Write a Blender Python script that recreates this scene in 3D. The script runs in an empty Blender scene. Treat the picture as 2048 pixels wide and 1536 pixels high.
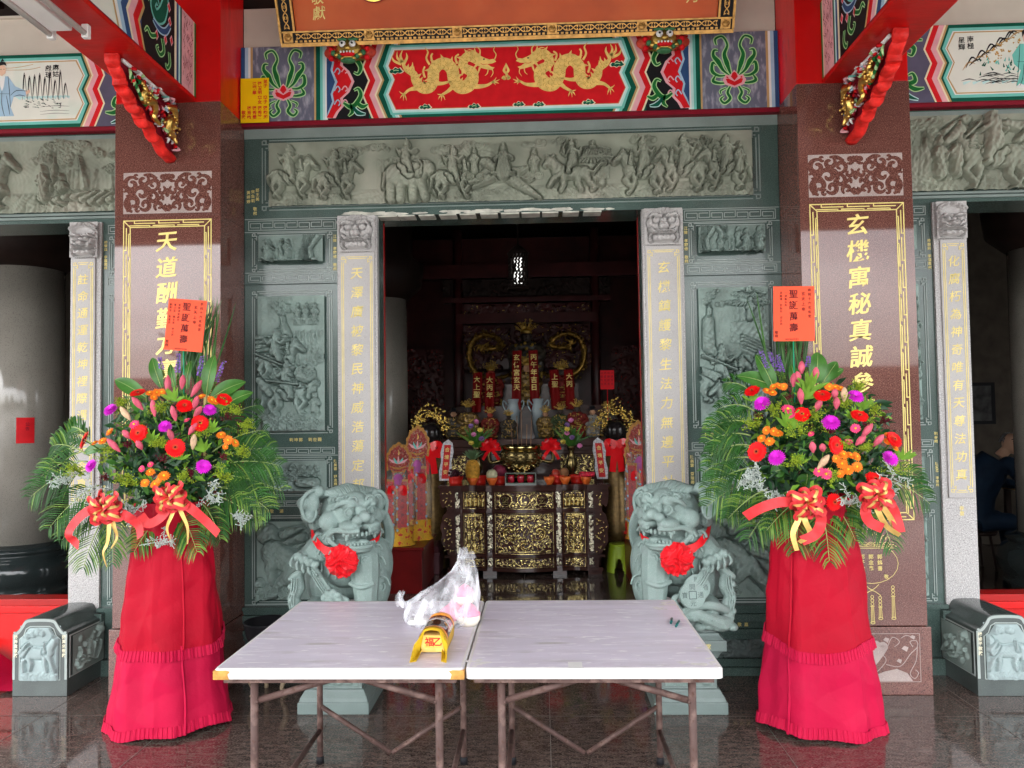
import bpy, math, random
import numpy as np
from mathutils import Vector, Matrix

# ------------------------------------------------------------------ camera, sky, sun, exposure
S = bpy.context.scene
COL = S.collection
cd = bpy.data.cameras.new('camera')
cam = bpy.data.objects.new('camera', cd)
COL.objects.link(cam)
cd.sensor_fit = 'HORIZONTAL'
cd.sensor_width = 36.0
cd.lens = 36.0 * 1540 / 2048
cd.clip_start = 0.05
cd.clip_end = 500
CR = Matrix(((0.99917, 0.015481, 0.03768), (0.038251, -0.038427, -0.998529), (-0.01401, 0.999141, -0.038988)))
cam.matrix_world = Matrix.Translation((0.195, 0, 1.65)) @ CR.to_4x4()
S.camera = cam

wd = bpy.data.worlds.new('World')
S.world = wd
wd.use_nodes = True
nt = wd.node_tree
nt.nodes.clear()
SUN_EL, SUN_AZ = 58.0, 205.0
sky = nt.nodes.new('ShaderNodeTexSky')
sky.sky_type = 'NISHITA'
sky.sun_disc = False
sky.sun_elevation = math.radians(SUN_EL)
sky.sun_rotation = math.radians(SUN_AZ)
sky.air_density = 1.0
sky.dust_density = 4.0
hs = nt.nodes.new('ShaderNodeHueSaturation')
hs.inputs['Saturation'].default_value = 0.45
bg = nt.nodes.new('ShaderNodeBackground')
bg.inputs['Strength'].default_value = 0.15
ow = nt.nodes.new('ShaderNodeOutputWorld')
nt.links.new(sky.outputs[0], hs.inputs['Color'])
hc = nt.nodes.new('ShaderNodeHueSaturation')
hc.inputs['Saturation'].default_value = 0.12
hc.inputs['Value'].default_value = 1.7
nt.links.new(sky.outputs[0], hc.inputs['Color'])
wtc = nt.nodes.new('ShaderNodeTexCoord')
wn = nt.nodes.new('ShaderNodeTexNoise')
wn.inputs['Scale'].default_value = 2.6
wn.inputs['Detail'].default_value = 6
wmp = nt.nodes.new('ShaderNodeMapping')
wmp.inputs['Scale'].default_value = (1, 1, 2.5)
nt.links.new(wtc.outputs['Generated'], wmp.inputs[0])
nt.links.new(wmp.outputs[0], wn.inputs['Vector'])
wr = nt.nodes.new('ShaderNodeMapRange')
wr.inputs[1].default_value = 0.30
wr.inputs[2].default_value = 0.52
nt.links.new(wn.outputs['Fac'], wr.inputs[0])
wx = nt.nodes.new('ShaderNodeMix')
wx.data_type = 'RGBA'
nt.links.new(wr.outputs[0], wx.inputs[0])
nt.links.new(hs.outputs[0], wx.inputs[6])
nt.links.new(hc.outputs[0], wx.inputs[7])
nt.links.new(wx.outputs[2], bg.inputs['Color'])
nt.links.new(bg.outputs[0], ow.inputs[0])

sl = bpy.data.lights.new('sun', 'SUN')
sl.energy = 1.2
sl.angle = math.radians(12.0)
sl.color = (1.0, 0.96, 0.9)
sun = bpy.data.objects.new('sun', sl)
COL.objects.link(sun)
_e, _a = math.radians(SUN_EL), math.radians(SUN_AZ)
sun.rotation_euler = Vector((-math.sin(_a) * math.cos(_e), -math.cos(_a) * math.cos(_e), -math.sin(_e))).to_track_quat('-Z', 'Y').to_euler()
sun.location = (0, -8, 12)

S.view_settings.view_transform = 'Standard'
S.view_settings.look = 'None'
S.view_settings.gamma = 1.0
S.view_settings.exposure = 2.62
S.cycles.max_bounces = 8
S.cycles.transparent_max_bounces = 12

# ------------------------------------------------------------------ helpers
rng = random.Random(7)
U = rng.uniform
pi = math.pi
sin, cos = math.sin, math.cos

def srgb(r, g, b):
	return tuple(((c / 255) / 12.92 if c <= 10 else (((c / 255) + 0.055) / 1.055) ** 2.4) for c in (r, g, b))

def mk(name, col, rough=0.5, metal=0.0, var=0.12, scale=6.0, bump=0.0, bscale=60.0, coat=0.0, speck=None, sscale=220.0,
	   alpha=None, trans=0.0, sss=0.0, emit=None, estr=0.0, ior=1.5, stretch=None, stain=None, spec=None):
	"""procedural material: base colour, soft large-scale variation, optional mineral specks, stains and bump"""
	m = bpy.data.materials.new(name)
	m.use_nodes = True
	t = m.node_tree
	N, L = t.nodes, t.links
	b = N['Principled BSDF']
	b.inputs['Roughness'].default_value = rough
	b.inputs['Metallic'].default_value = metal
	b.inputs['IOR'].default_value = ior
	b.inputs['Specular IOR Level'].default_value = spec if spec is not None else (0.5 if metal > 0.3 or rough < 0.13 else 0.3 if rough < 0.4 else 0.12)
	if coat:
		b.inputs['Coat Weight'].default_value = coat
		b.inputs['Coat Roughness'].default_value = 0.04
	tc = N.new('ShaderNodeTexCoord')
	co = tc.outputs['Object']
	if stretch:
		mp = N.new('ShaderNodeMapping')
		mp.inputs['Scale'].default_value = stretch
		L.new(co, mp.inputs[0])
		co = mp.outputs[0]

	def noise(sc, det=4.0):
		n = N.new('ShaderNodeTexNoise')
		n.inputs['Scale'].default_value = sc
		n.inputs['Detail'].default_value = det
		L.new(co, n.inputs['Vector'])
		return n.outputs['Fac']

	def ramp(fac, p0, p1):
		r = N.new('ShaderNodeMapRange')
		r.inputs[1].default_value = p0
		r.inputs[2].default_value = p1
		L.new(fac, r.inputs[0])
		return r.outputs[0]

	def mix(fac, a, c):
		x = N.new('ShaderNodeMix')
		x.data_type = 'RGBA'
		L.new(fac, x.inputs[0])
		for i, v in ((6, a), (7, c)):
			if isinstance(v, tuple):
				x.inputs[i].default_value = (*v, 1)
			else:
				L.new(v, x.inputs[i])
		return x.outputs[2]
	base = tuple(col)
	cur = base
	if var:
		lo = tuple(max(0, c * (1 - var)) for c in base)
		hi = tuple(min(1, c * (1 + var)) for c in base)
		cur = mix(ramp(noise(scale), 0.32, 0.68), lo, hi)
	if speck:
		for k, (sc_, thr, c2) in enumerate(speck):
			cur = mix(ramp(noise(sc_, 2.0), thr, thr + 0.06), cur, c2)
	if stain:
		for (sc_, lo_, hi_, c2) in stain:
			cur = mix(ramp(noise(sc_, 6.0), lo_, hi_), cur, c2)
	if isinstance(cur, tuple):
		b.inputs['Base Color'].default_value = (*cur, 1)
	else:
		L.new(cur, b.inputs['Base Color'])
	if bump:
		bp = N.new('ShaderNodeBump')
		bp.inputs['Strength'].default_value = bump
		bp.inputs['Distance'].default_value = 0.01
		L.new(noise(bscale, 5.0), bp.inputs['Height'])
		L.new(bp.outputs[0], b.inputs['Normal'])
	if alpha is not None:
		b.inputs['Alpha'].default_value = alpha
	if trans:
		b.inputs['Transmission Weight'].default_value = trans
	if sss:
		b.inputs['Subsurface Weight'].default_value = sss
		b.inputs['Subsurface Radius'].default_value = (0.02, 0.01, 0.01)
	if emit:
		b.inputs['Emission Color'].default_value = (*emit, 1)
		b.inputs['Emission Strength'].default_value = estr
	return m

ORG = {}

def things_tag(o, label, cat, group=None, kind=None):
	if label:
		o['label'] = label
	if cat:
		o['category'] = cat
	if group:
		o['group'] = group
	if kind or cat:
		o['kind'] = kind or 'thing'
	return o

def thing(name, loc, label, cat, group=None):
	o = bpy.data.objects.new(name, None)
	o.empty_display_size = 0.1
	COL.objects.link(o)
	o.location = loc
	ORG[o.name] = Vector(loc)
	return things_tag(o, label, cat, group)

def at(px, py, Y):
	"""world point on the plane y = Y that the photograph shows at pixel (px, py) of 2048 x 1536"""
	d = CR @ Vector(((px - 1024) / 1540, -(py - 768) / 1540, -1))
	t = Y / d.y
	return Vector((0.195 + d.x * t, Y, 1.65 + d.z * t))

class Fr:
	"""a drawing plane: origin o, axes u (right), v (up), n (out of the surface)"""
	def __init__(s, o, u=(1, 0, 0), v=(0, 0, 1), n=(0, -1, 0)):
		s.o, s.u, s.v, s.n = Vector(o), Vector(u), Vector(v), Vector(n)

	def p(s, a, b, w=0.0):
		return s.o + s.u * a + s.v * b + s.n * w

class MB:
	def __init__(s):
		s.v, s.f, s.m, s.s = [], [], [], []

	def add(s, vs, fs, mi=0, sm=False):
		k = len(s.v)
		s.v += [tuple(p) for p in vs]
		s.f += [tuple(i + k for i in f) for f in fs]
		s.m += [mi] * len(fs)
		s.s += [sm] * len(fs)

	def box(s, x0, x1, y0, y1, z0, z1, mi=0):
		s.add([(x0, y0, z0), (x1, y0, z0), (x1, y1, z0), (x0, y1, z0), (x0, y0, z1), (x1, y0, z1), (x1, y1, z1), (x0, y1, z1)],
			  [(0, 3, 2, 1), (4, 5, 6, 7), (0, 1, 5, 4), (1, 2, 6, 5), (2, 3, 7, 6), (3, 0, 4, 7)], mi)

	def fbox(s, fr, a0, a1, b0, b1, w0, w1, mi=0):
		P = [fr.p(a, b, w) for w in (w0, w1) for (a, b) in ((a0, b0), (a1, b0), (a1, b1), (a0, b1))]
		s.add(P, [(0, 3, 2, 1), (4, 5, 6, 7), (0, 1, 5, 4), (1, 2, 6, 5), (2, 3, 7, 6), (3, 0, 4, 7)], mi)

	def prism(s, fr, pts, w0, w1, mi=0, sm=False):
		n = len(pts)
		s.add([fr.p(a, b, w0) for a, b in pts] + [fr.p(a, b, w1) for a, b in pts],
			  [tuple(range(n))[::-1], tuple(range(n, 2 * n))] + [(i, (i + 1) % n, n + (i + 1) % n, n + i) for i in range(n)], mi, sm)

	def poly(s, fr, pts, w, mi=0):
		s.add([fr.p(a, b, w) for a, b in pts], [tuple(range(len(pts)))], mi)

	def stroke(s, fr, pts, wid, w, mi=0, sub=5, closed=False):
		"""flat brush stroke through pts; wid = number or list of widths"""
		P, W = smooth(pts, wid, sub)
		n = len(P)
		vs = []
		for i in range(n):
			a = P[max(0, i - 1)]
			b = P[min(n - 1, i + 1)]
			dx, dy = b[0] - a[0], b[1] - a[1]
			l = math.hypot(dx, dy) or 1
			h = W[i] / 2
			vs.append(fr.p(P[i][0] - dy / l * h, P[i][1] + dx / l * h, w))
			vs.append(fr.p(P[i][0] + dy / l * h, P[i][1] - dx / l * h, w))
		s.add(vs, [(2 * i, 2 * i + 1, 2 * i + 3, 2 * i + 2) for i in range(n - 1)], mi)

	def tube(s, pts, rad, seg=8, mi=0, sm=True, caps=True, sub=0):
		pts = [Vector(p) for p in pts]
		if not isinstance(rad, (list, tuple)):
			rad = [rad] * len(pts)
		if sub:
			pts, rad = smooth3(pts, rad, sub)
		n = len(pts)
		t0 = (pts[1] - pts[0]).normalized()
		ref = Vector((0, 0, 1)) if abs(t0.z) < 0.9 else Vector((1, 0, 0))
		x = t0.cross(ref).normalized()
		vs = []
		for i in range(n):
			t = (pts[min(n - 1, i + 1)] - pts[max(0, i - 1)])
			t = t.normalized() if t.length > 1e-9 else t0
			x = (x - t * x.dot(t))
			x = x.normalized() if x.length > 1e-6 else t.orthogonal().normalized()
			y = t.cross(x)
			for k in range(seg):
				a = 2 * pi * k / seg
				vs.append(pts[i] + (x * cos(a) + y * sin(a)) * rad[i])
		fs = [(i * seg + k, i * seg + (k + 1) % seg, (i + 1) * seg + (k + 1) % seg, (i + 1) * seg + k) for i in range(n - 1) for k in range(seg)]
		if caps:
			fs += [tuple(range(seg))[::-1], tuple((n - 1) * seg + k for k in range(seg))]
		s.add(vs, fs, mi, sm)

	def lathe(s, prof, c=(0, 0, 0), seg=24, mi=0, sm=True, rx=1.0, ry=1.0, fn=None):
		vs = []
		for r, z in prof:
			for k in range(seg):
				a = 2 * pi * k / seg
				q = fn(a, z) if fn else 1.0
				vs.append((c[0] + r * q * rx * cos(a), c[1] + r * q * ry * sin(a), c[2] + z))
		n = len(prof)
		fs = [(i * seg + k, i * seg + (k + 1) % seg, (i + 1) * seg + (k + 1) % seg, (i + 1) * seg + k) for i in range(n - 1) for k in range(seg)]
		if prof[0][0] > 1e-6:
			fs.append(tuple(range(seg))[::-1])
		if prof[-1][0] > 1e-6:
			fs.append(tuple((n - 1) * seg + k for k in range(seg)))
		s.add(vs, fs, mi, sm)

	def ell(s, c, r, mi=0, seg=12, rings=8, rot=None, sm=True):
		if not isinstance(r, (list, tuple)):
			r = (r, r, r)
		c = Vector(c)
		vs = []
		for i in range(rings + 1):
			t = pi * i / rings
			for k in range(seg):
				a = 2 * pi * k / seg
				p = Vector((r[0] * sin(t) * cos(a), r[1] * sin(t) * sin(a), r[2] * cos(t)))
				vs.append(c + (rot @ p if rot else p))
		fs = [(i * seg + k, (i + 1) * seg + k, (i + 1) * seg + (k + 1) % seg, i * seg + (k + 1) % seg) for i in range(rings) for k in range(seg)]
		s.add(vs, fs, mi, sm)

	def cap(s, a, b, ra, rb, mi=0, seg=10):
		s.tube([a, b], [ra, rb], seg, mi)
		s.ell(a, ra, mi, seg, 6)
		s.ell(b, rb, mi, seg, 6)

	def sheet(s, fn, nu, nv, mi=0, sm=True, wrap=False):
		vs = [fn(i / nu, j / nv) for j in range(nv + 1) for i in range(nu + (0 if wrap else 1))]
		w = nu if wrap else nu + 1
		fs = []
		for j in range(nv):
			for i in range(nu):
				i2 = (i + 1) % w
				fs.append((j * w + i, j * w + i2, (j + 1) * w + i2, (j + 1) * w + i))
		s.add(vs, fs, mi, sm)

	def text(s, fr, st, a, b, size, w=0.0015, mi=0, vert=True, pitch=1.12, off=0.012, sx=1.0, shear=0.0, bold=0.0):
		"""characters centred on (a, b); vert: column running down from b; each char boxed in `size`"""
		for i, ch in enumerate(st):
			if ch == ' ':
				continue
			vs, fs = glyph(ch, off)
			ca, cb = (a, b - size * pitch * i) if vert else (a + size * pitch * i, b)
			for k, dx in enumerate((-bold, bold, 0) if bold else (0,)):
				s.add([fr.p(ca + (x * sx + y * shear + dx) * size, cb + (y + x * 0.07 * (1 if shear else 0) + dx * 0.4) * size, w + k * 0.0002) for x, y in vs], fs, mi)

	def build(s, name, mats, parent=None, bevel=0, solid=0, label=None, sub=0, smooth_angle=None):
		me = bpy.data.meshes.new(name)
		org = ORG.get(parent.name, Vector((0, 0, 0))) if parent else Vector((0, 0, 0))
		va = np.array(s.v, dtype=np.float64) - np.array(org) if s.v else np.zeros((0, 3))
		me.from_pydata(va.tolist(), [], s.f)
		if not isinstance(mats, (list, tuple)):
			mats = [mats]
		for m in mats:
			me.materials.append(m)
		if s.f:
			me.polygons.foreach_set('material_index', np.array(s.m, dtype=np.int32))
			me.polygons.foreach_set('use_smooth', np.array(s.s, dtype=bool))
		me.validate()
		o = bpy.data.objects.new(name, me)
		COL.objects.link(o)
		ORG[o.name] = org
		if parent:
			o.parent = parent
		if label:
			o['label'] = label
		if sub:
			md = o.modifiers.new('sub', 'SUBSURF')
			md.levels = md.render_levels = sub
		if solid:
			md = o.modifiers.new('solid', 'SOLIDIFY')
			md.thickness = solid
			md.offset = 0
		if bevel:
			md = o.modifiers.new('bevel', 'BEVEL')
			md.width = bevel
			md.segments = 2
			md.limit_method = 'ANGLE'
		return o

def smooth(pts, wid, sub):
	n = len(pts)
	if not isinstance(wid, (list, tuple)):
		wid = [wid] * n
	if len(wid) != n:
		wid = [float(np.interp(i / (n - 1), np.linspace(0, 1, len(wid)), wid)) for i in range(n)]
	if n < 3 or sub < 2:
		return [tuple(p) for p in pts], list(wid)
	P, W = [], []
	for i in range(n - 1):
		p0, p1, p2, p3 = pts[max(0, i - 1)], pts[i], pts[i + 1], pts[min(n - 1, i + 2)]
		for k in range(sub):
			t = k / sub
			P.append(tuple(0.5 * ((2 * b) + (c - a) * t + (2 * a - 5 * b + 4 * c - d) * t * t + (3 * b - a - 3 * c + d) * t ** 3) for a, b, c, d in zip(p0, p1, p2, p3)))
			W.append(wid[i] * (1 - t) + wid[i + 1] * t)
	P.append(tuple(pts[-1]))
	W.append(wid[-1])
	return P, W

def smooth3(pts, rad, sub):
	P, W = smooth([tuple(p) for p in pts], list(rad), sub)
	return [Vector(p) for p in P], W

_GL = {}

def glyph(ch, off):
	k = (ch, off)
	if k not in _GL:
		c = bpy.data.curves.new('glyph', 'FONT')
		c.body = ch
		c.offset = off
		c.resolution_u = 2
		o = bpy.data.objects.new('glyph', c)
		COL.objects.link(o)
		bpy.context.view_layer.update()
		m = bpy.data.meshes.new_from_object(o.evaluated_get(bpy.context.evaluated_depsgraph_get()))
		vs = [(v.co.x, v.co.y) for v in m.vertices]
		fs = [tuple(p.vertices) for p in m.polygons]
		cx = (min(v[0] for v in vs) + max(v[0] for v in vs)) / 2
		cy = (min(v[1] for v in vs) + max(v[1] for v in vs)) / 2
		_GL[k] = ([(x - cx, y - cy) for x, y in vs], fs)
		bpy.data.objects.remove(o)
		bpy.data.curves.remove(c)
		bpy.data.meshes.remove(m)
	return _GL[k]

def sculpt(mb, name, mats, parent, voxel=0.006, it=4, label=None, disp=None):
	"""fuse a pile of overlapping rounded forms into one continuous carved surface"""
	tmp = mb.build('tmp', mats, None)
	md = tmp.modifiers.new('r', 'REMESH')
	md.mode = 'VOXEL'
	md.voxel_size = voxel
	md.use_smooth_shade = True
	if it:
		sm = tmp.modifiers.new('s', 'SMOOTH')
		sm.iterations = it
		sm.factor = 0.5
	bpy.context.view_layer.update()
	dg = bpy.context.evaluated_depsgraph_get()
	me = bpy.data.meshes.new_from_object(tmp.evaluated_get(dg))
	old = tmp.data
	bpy.data.objects.remove(tmp)
	bpy.data.meshes.remove(old)
	org = ORG.get(parent.name, Vector((0, 0, 0))) if parent else Vector((0, 0, 0))
	n = len(me.vertices)
	co = np.empty(n * 3)
	me.vertices.foreach_get('co', co)
	co = co.reshape(-1, 3)
	if disp:
		no = np.empty(n * 3)
		me.vertices.foreach_get('normal', no)
		co = disp(co, no.reshape(-1, 3))
	me.vertices.foreach_set('co', (co - np.array(org)).ravel())
	me.polygons.foreach_set('use_smooth', np.ones(len(me.polygons), dtype=bool))
	me.materials.clear()
	for m in (mats if isinstance(mats, (list, tuple)) else [mats]):
		me.materials.append(m)
	me.name = name
	me.update()
	o = bpy.data.objects.new(name, me)
	COL.objects.link(o)
	ORG[o.name] = org
	if parent:
		o.parent = parent
	if label:
		o['label'] = label
	return o

# ------------------------------------------------------------------ materials
M = {}
M['green'] = mk('polished_green_granite', (0.058, 0.094, 0.083), 0.15, var=0.28, scale=2.5, spec=.38, speck=[(260, 0.58, (0.13, 0.18, 0.165)), (200, 0.61, (0.02, 0.035, 0.03))])
M['greenhone'] = mk('honed_green_granite', (0.20, 0.25, 0.235), 0.55, var=0.15, scale=4, bump=0.1, bscale=180, speck=[(380, 0.62, (0.27, 0.32, 0.3))])
M['relief'] = mk('carved_green_stone', (0.215, 0.285, 0.26), 0.72, var=0.25, scale=5, bump=0.12, bscale=120, speck=[(350, 0.62, (0.33, 0.37, 0.34))])
M['reliefwarm'] = mk('carved_dusty_stone', (0.245, 0.27, 0.215), 0.75, var=0.25, scale=4, bump=0.12, bscale=120, stain=[(3, 0.5, 0.75, (0.34, 0.34, 0.28))])
M['reliefdark'] = mk('carved_dark_stone', (0.10, 0.125, 0.12), 0.5, var=0.2, scale=5, bump=0.1, bscale=120)
M['line'] = mk('pale_carved_line', (0.33, 0.38, 0.36), 0.7, var=0.1)
M['grey'] = mk('grey_granite', (0.40, 0.39, 0.385), 0.32, var=0.1, scale=3, speck=[(150, 0.54, (0.60, 0.59, 0.58)), (130, 0.59, (0.19, 0.185, 0.185)), (90, 0.66, (0.44, 0.34, 0.32))])
M['greyslab'] = mk('honed_grey_granite_slab', (0.40, 0.385, 0.38), 0.32, var=0.1, scale=3, speck=[(170, 0.58, (0.48, 0.47, 0.465)), (150, 0.62, (0.27, 0.26, 0.26))])
M['greyrough'] = mk('carved_grey_granite', (0.43, 0.42, 0.415), 0.75, var=0.1, scale=3, bump=0.2, bscale=150, speck=[(260, 0.6, (0.55, 0.54, 0.53))])
M['red_granite'] = mk('polished_red_granite', (0.125, 0.048, 0.038), 0.035, var=0.16, scale=2.5, ior=1.5, speck=[(190, 0.54, (0.24, 0.115, 0.09)), (160, 0.585, (0.035, 0.012, 0.011)), (90, 0.66, (0.19, 0.085, 0.065))])
M['pale_pattern'] = mk('frosted_granite_pattern', (0.36, 0.295, 0.275), 0.7, var=0.15, scale=8, speck=[(300, 0.6, (0.6, 0.55, 0.52))])
M['gold'] = mk('gold_paint', (0.72, 0.56, 0.18), 0.4, metal=0.35, var=0.12, scale=15)
M['palegold'] = mk('pale_gold_paint', (0.72, 0.60, 0.22), 0.5, metal=0.15, var=0.12, scale=15)
M['goldleaf'] = mk('gold_leaf', (0.85, 0.58, 0.16), 0.28, metal=1.0, var=0.2, scale=20, bump=0.3, bscale=60)
M['darkgold'] = mk('old_gold', (0.50, 0.33, 0.08), 0.35, metal=0.9, var=0.3, scale=20, bump=0.3, bscale=60)
M['red'] = mk('red_gloss_paint', (0.56, 0.004, 0.004), 0.3, var=0.14, scale=3, bump=0.12, bscale=14, stretch=(1, 3, 1), stain=[(5, 0.58, 0.74, (0.40, 0.012, 0.008))])
M['deepred'] = mk('deep_red_paint', (0.36, 0.008, 0.007), 0.35, var=0.12, scale=3)
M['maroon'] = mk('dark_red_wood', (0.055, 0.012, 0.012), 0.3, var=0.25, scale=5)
M['plaster'] = mk('cream_plaster', (0.58, 0.54, 0.46), 0.85, var=0.08, scale=3, bump=0.05, bscale=80)
M['black'] = mk('black_paint', (0.012, 0.012, 0.014), 0.5, var=0.1)
M['dark'] = mk('dark_stained_wood', (0.02, 0.012, 0.01), 0.5, var=0.3, scale=4)
M['white'] = mk('white_paint', (0.75, 0.76, 0.74), 0.55, var=0.05)
M['p_red'] = mk('painted_red', (0.62, 0.012, 0.018), 0.5, var=0.1, scale=12)
M['p_pink'] = mk('painted_pink', (0.75, 0.38, 0.42), 0.55, var=0.08, scale=12)
M['p_cream'] = mk('painted_cream', (0.78, 0.69, 0.48), 0.55, var=0.06)
M['p_tan'] = mk('painted_tan', (0.50, 0.33, 0.14), 0.5, var=0.1)
M['p_green'] = mk('painted_green', (0.012, 0.14, 0.03), 0.5, var=0.15, scale=15)
M['p_dgreen'] = mk('painted_dark_green', (0.004, 0.09, 0.055), 0.5, var=0.12)
M['p_lime'] = mk('painted_light_green', (0.42, 0.68, 0.32), 0.5, var=0.08)
M['p_teal'] = mk('painted_turquoise', (0.16, 0.52, 0.45), 0.5, var=0.08)
M['p_aqua'] = mk('painted_pale_aqua', (0.48, 0.72, 0.70), 0.5, var=0.08)
M['p_blue'] = mk('painted_blue', (0.03, 0.075, 0.19), 0.5, var=0.15)
M['p_sky'] = mk('painted_light_blue', (0.35, 0.52, 0.66), 0.5, var=0.1)
M['p_slate'] = mk('brushed_slate_paint', (0.14, 0.145, 0.20), 0.6, var=0.1, scale=9, stretch=(3, 1, 1.2), stain=[(9, 0.5, 0.68, (0.36, 0.36, 0.42))])
M['p_slate2'] = mk('slate_violet_paint', (0.10, 0.095, 0.15), 0.6, var=0.12, scale=9)
M['p_gold'] = mk('painted_yellow_gold', (0.80, 0.55, 0.17), 0.45, var=0.14, scale=30)
M['p_ochre'] = mk('painted_ochre', (0.50, 0.27, 0.05), 0.5, var=0.1)
M['p_pinkmarble'] = mk('painted_pink_marbling', (0.70, 0.36, 0.38), 0.55, var=0.15, scale=14)
M['p_ink'] = mk('painted_ink', (0.02, 0.02, 0.022), 0.6, var=0.1)
M['p_wine'] = mk('painted_wine_red', (0.20, 0.008, 0.02), 0.5, var=0.1)
M['p_picture'] = mk('painted_landscape_ground', (0.72, 0.74, 0.66), 0.6, var=0.06, scale=3, stain=[(2.2, 0.52, 0.7, (0.5, 0.68, 0.58))])
M['skin_paint'] = mk('painted_skin', (0.75, 0.5, 0.36), 0.6, var=0.05)

# ------------------------------------------------------------------ setting: floors, ground, ceiling
WY = 4.98

def tile_mat():
	m = bpy.data.materials.new('polished_floor_granite')
	m.use_nodes = True
	t = m.node_tree
	N, L = t.nodes, t.links
	b = N['Principled BSDF']
	b.inputs['Roughness'].default_value = 0.06
	b.inputs['IOR'].default_value = 1.55
	tc = N.new('ShaderNodeTexCoord')
	mp = N.new('ShaderNodeMapping')
	mp.inputs['Scale'].default_value = (1, 1, 1)
	L.new(tc.outputs['Object'], mp.inputs[0])

	def nz(s, d, st=None):
		n = N.new('ShaderNodeTexNoise')
		n.inputs['Scale'].default_value = s
		n.inputs['Detail'].default_value = d
		v = mp.outputs[0]
		if st:
			q = N.new('ShaderNodeMapping')
			q.inputs['Scale'].default_value = st
			L.new(v, q.inputs[0])
			v = q.outputs[0]
		L.new(v, n.inputs['Vector'])
		return n.outputs['Fac']

	def mr(f, a, c, lo=0.0, hi=1.0):
		r = N.new('ShaderNodeMapRange')
		for i, v in ((1, a), (2, c), (3, lo), (4, hi)):
			r.inputs[i].default_value = v
		L.new(f, r.inputs[0])
		return r.outputs[0]

	def mix(f, a, c):
		x = N.new('ShaderNodeMix')
		x.data_type = 'RGBA'
		L.new(f, x.inputs[0])
		for i, v in ((6, a), (7, c)):
			if isinstance(v, tuple):
				x.inputs[i].default_value = (*v, 1)
			else:
				L.new(v, x.inputs[i])
		return x.outputs[2]
	c = mix(mr(nz(14, 8, (1, 3, 1)), 0.35, 0.65), (0.036, 0.024, 0.020), (0.115, 0.083, 0.070))
	c = mix(mr(nz(90, 3, (1, 2.2, 1)), 0.55, 0.64), c, (0.21, 0.165, 0.14))
	c = mix(mr(nz(60, 2, (1, 2, 1)), 0.58, 0.66), c, (0.012, 0.009, 0.008))
	c = mix(mr(nz(3.2, 12), 0.66, 0.74, 0, 0.5), c, (0.22, 0.20, 0.18))
	L.new(c, b.inputs['Base Color'])
	rg = mr(nz(5, 8), 0.35, 0.75, 0.035, 0.16)
	L.new(rg, b.inputs['Roughness'])
	return m

M['floor'] = tile_mat()
M['joint'] = mk('floor_joint', (0.16, 0.145, 0.13), 0.8, var=0.3, scale=20)
mb = MB()
mb.add([(-9, -2.4, 0), (9, -2.4, 0), (9, 16, 0), (-9, 16, 0)], [(0, 1, 2, 3)])
fl = mb.build('floor', M['floor'])
fl['kind'] = 'structure'
mb = MB()
for yj in (-1.2, 0.3, 1.75, 2.85, 4.27):
	mb.add([(-9, yj - 0.0022, 0.0015), (9, yj - 0.0022, 0.0015), (9, yj + 0.0022, 0.0015), (-9, yj + 0.0022, 0.0015)], [(0, 1, 2, 3)])
for (x, y0, y1) in ((-2.62, -2, 4.95), (-1.83, 1.8, 4.2), (-0.985, 1.8, 4.2), (0.215, -2, 4.95), (1.35, 1.8, 4.2), (2.55, -2, 4.95), (-3.4, -2, 4.9), (3.4, -2, 4.9), (0.0, 5.0, 8.0)):
	mb.add([(x - 0.0018, y0, 0.0018), (x + 0.0018, y0, 0.0018), (x + 0.0018, y1, 0.0018), (x - 0.0018, y1, 0.0018)], [(0, 1, 2, 3)])
j = mb.build('floor_joint', M['joint'])
j['kind'] = 'structure'

M['plaza'] = mk('pale_concrete', (0.25, 0.245, 0.235), 0.85, var=0.2, scale=0.8, bump=0.2, bscale=30)
mb = MB()
mb.add([(-150, -150, -0.35), (150, -150, -0.35), (150, 150, -0.35), (-150, 150, -0.35)], [(0, 1, 2, 3)])
g = mb.build('ground', M['plaza'])
g['kind'] = 'structure'
mb = MB()
mb.box(-9, 9, -2.9, -2.41, -0.34, -0.175)
mb.box(-9, 9, -2.6, -2.41, -0.175, -0.003)
g = mb.build('front_step', M['plaza'])
things_tag(g, 'pale stone step up to the temple porch', 'step')

mb = MB()
mb.box(-9, 9, -2.2, 4.9, 5.3, 5.42)
mb.box(-9, 9, -2.3, -2.2, 4.3, 5.42)
c = mb.build('ceiling', M['dark'])
c['kind'] = 'structure'

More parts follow.
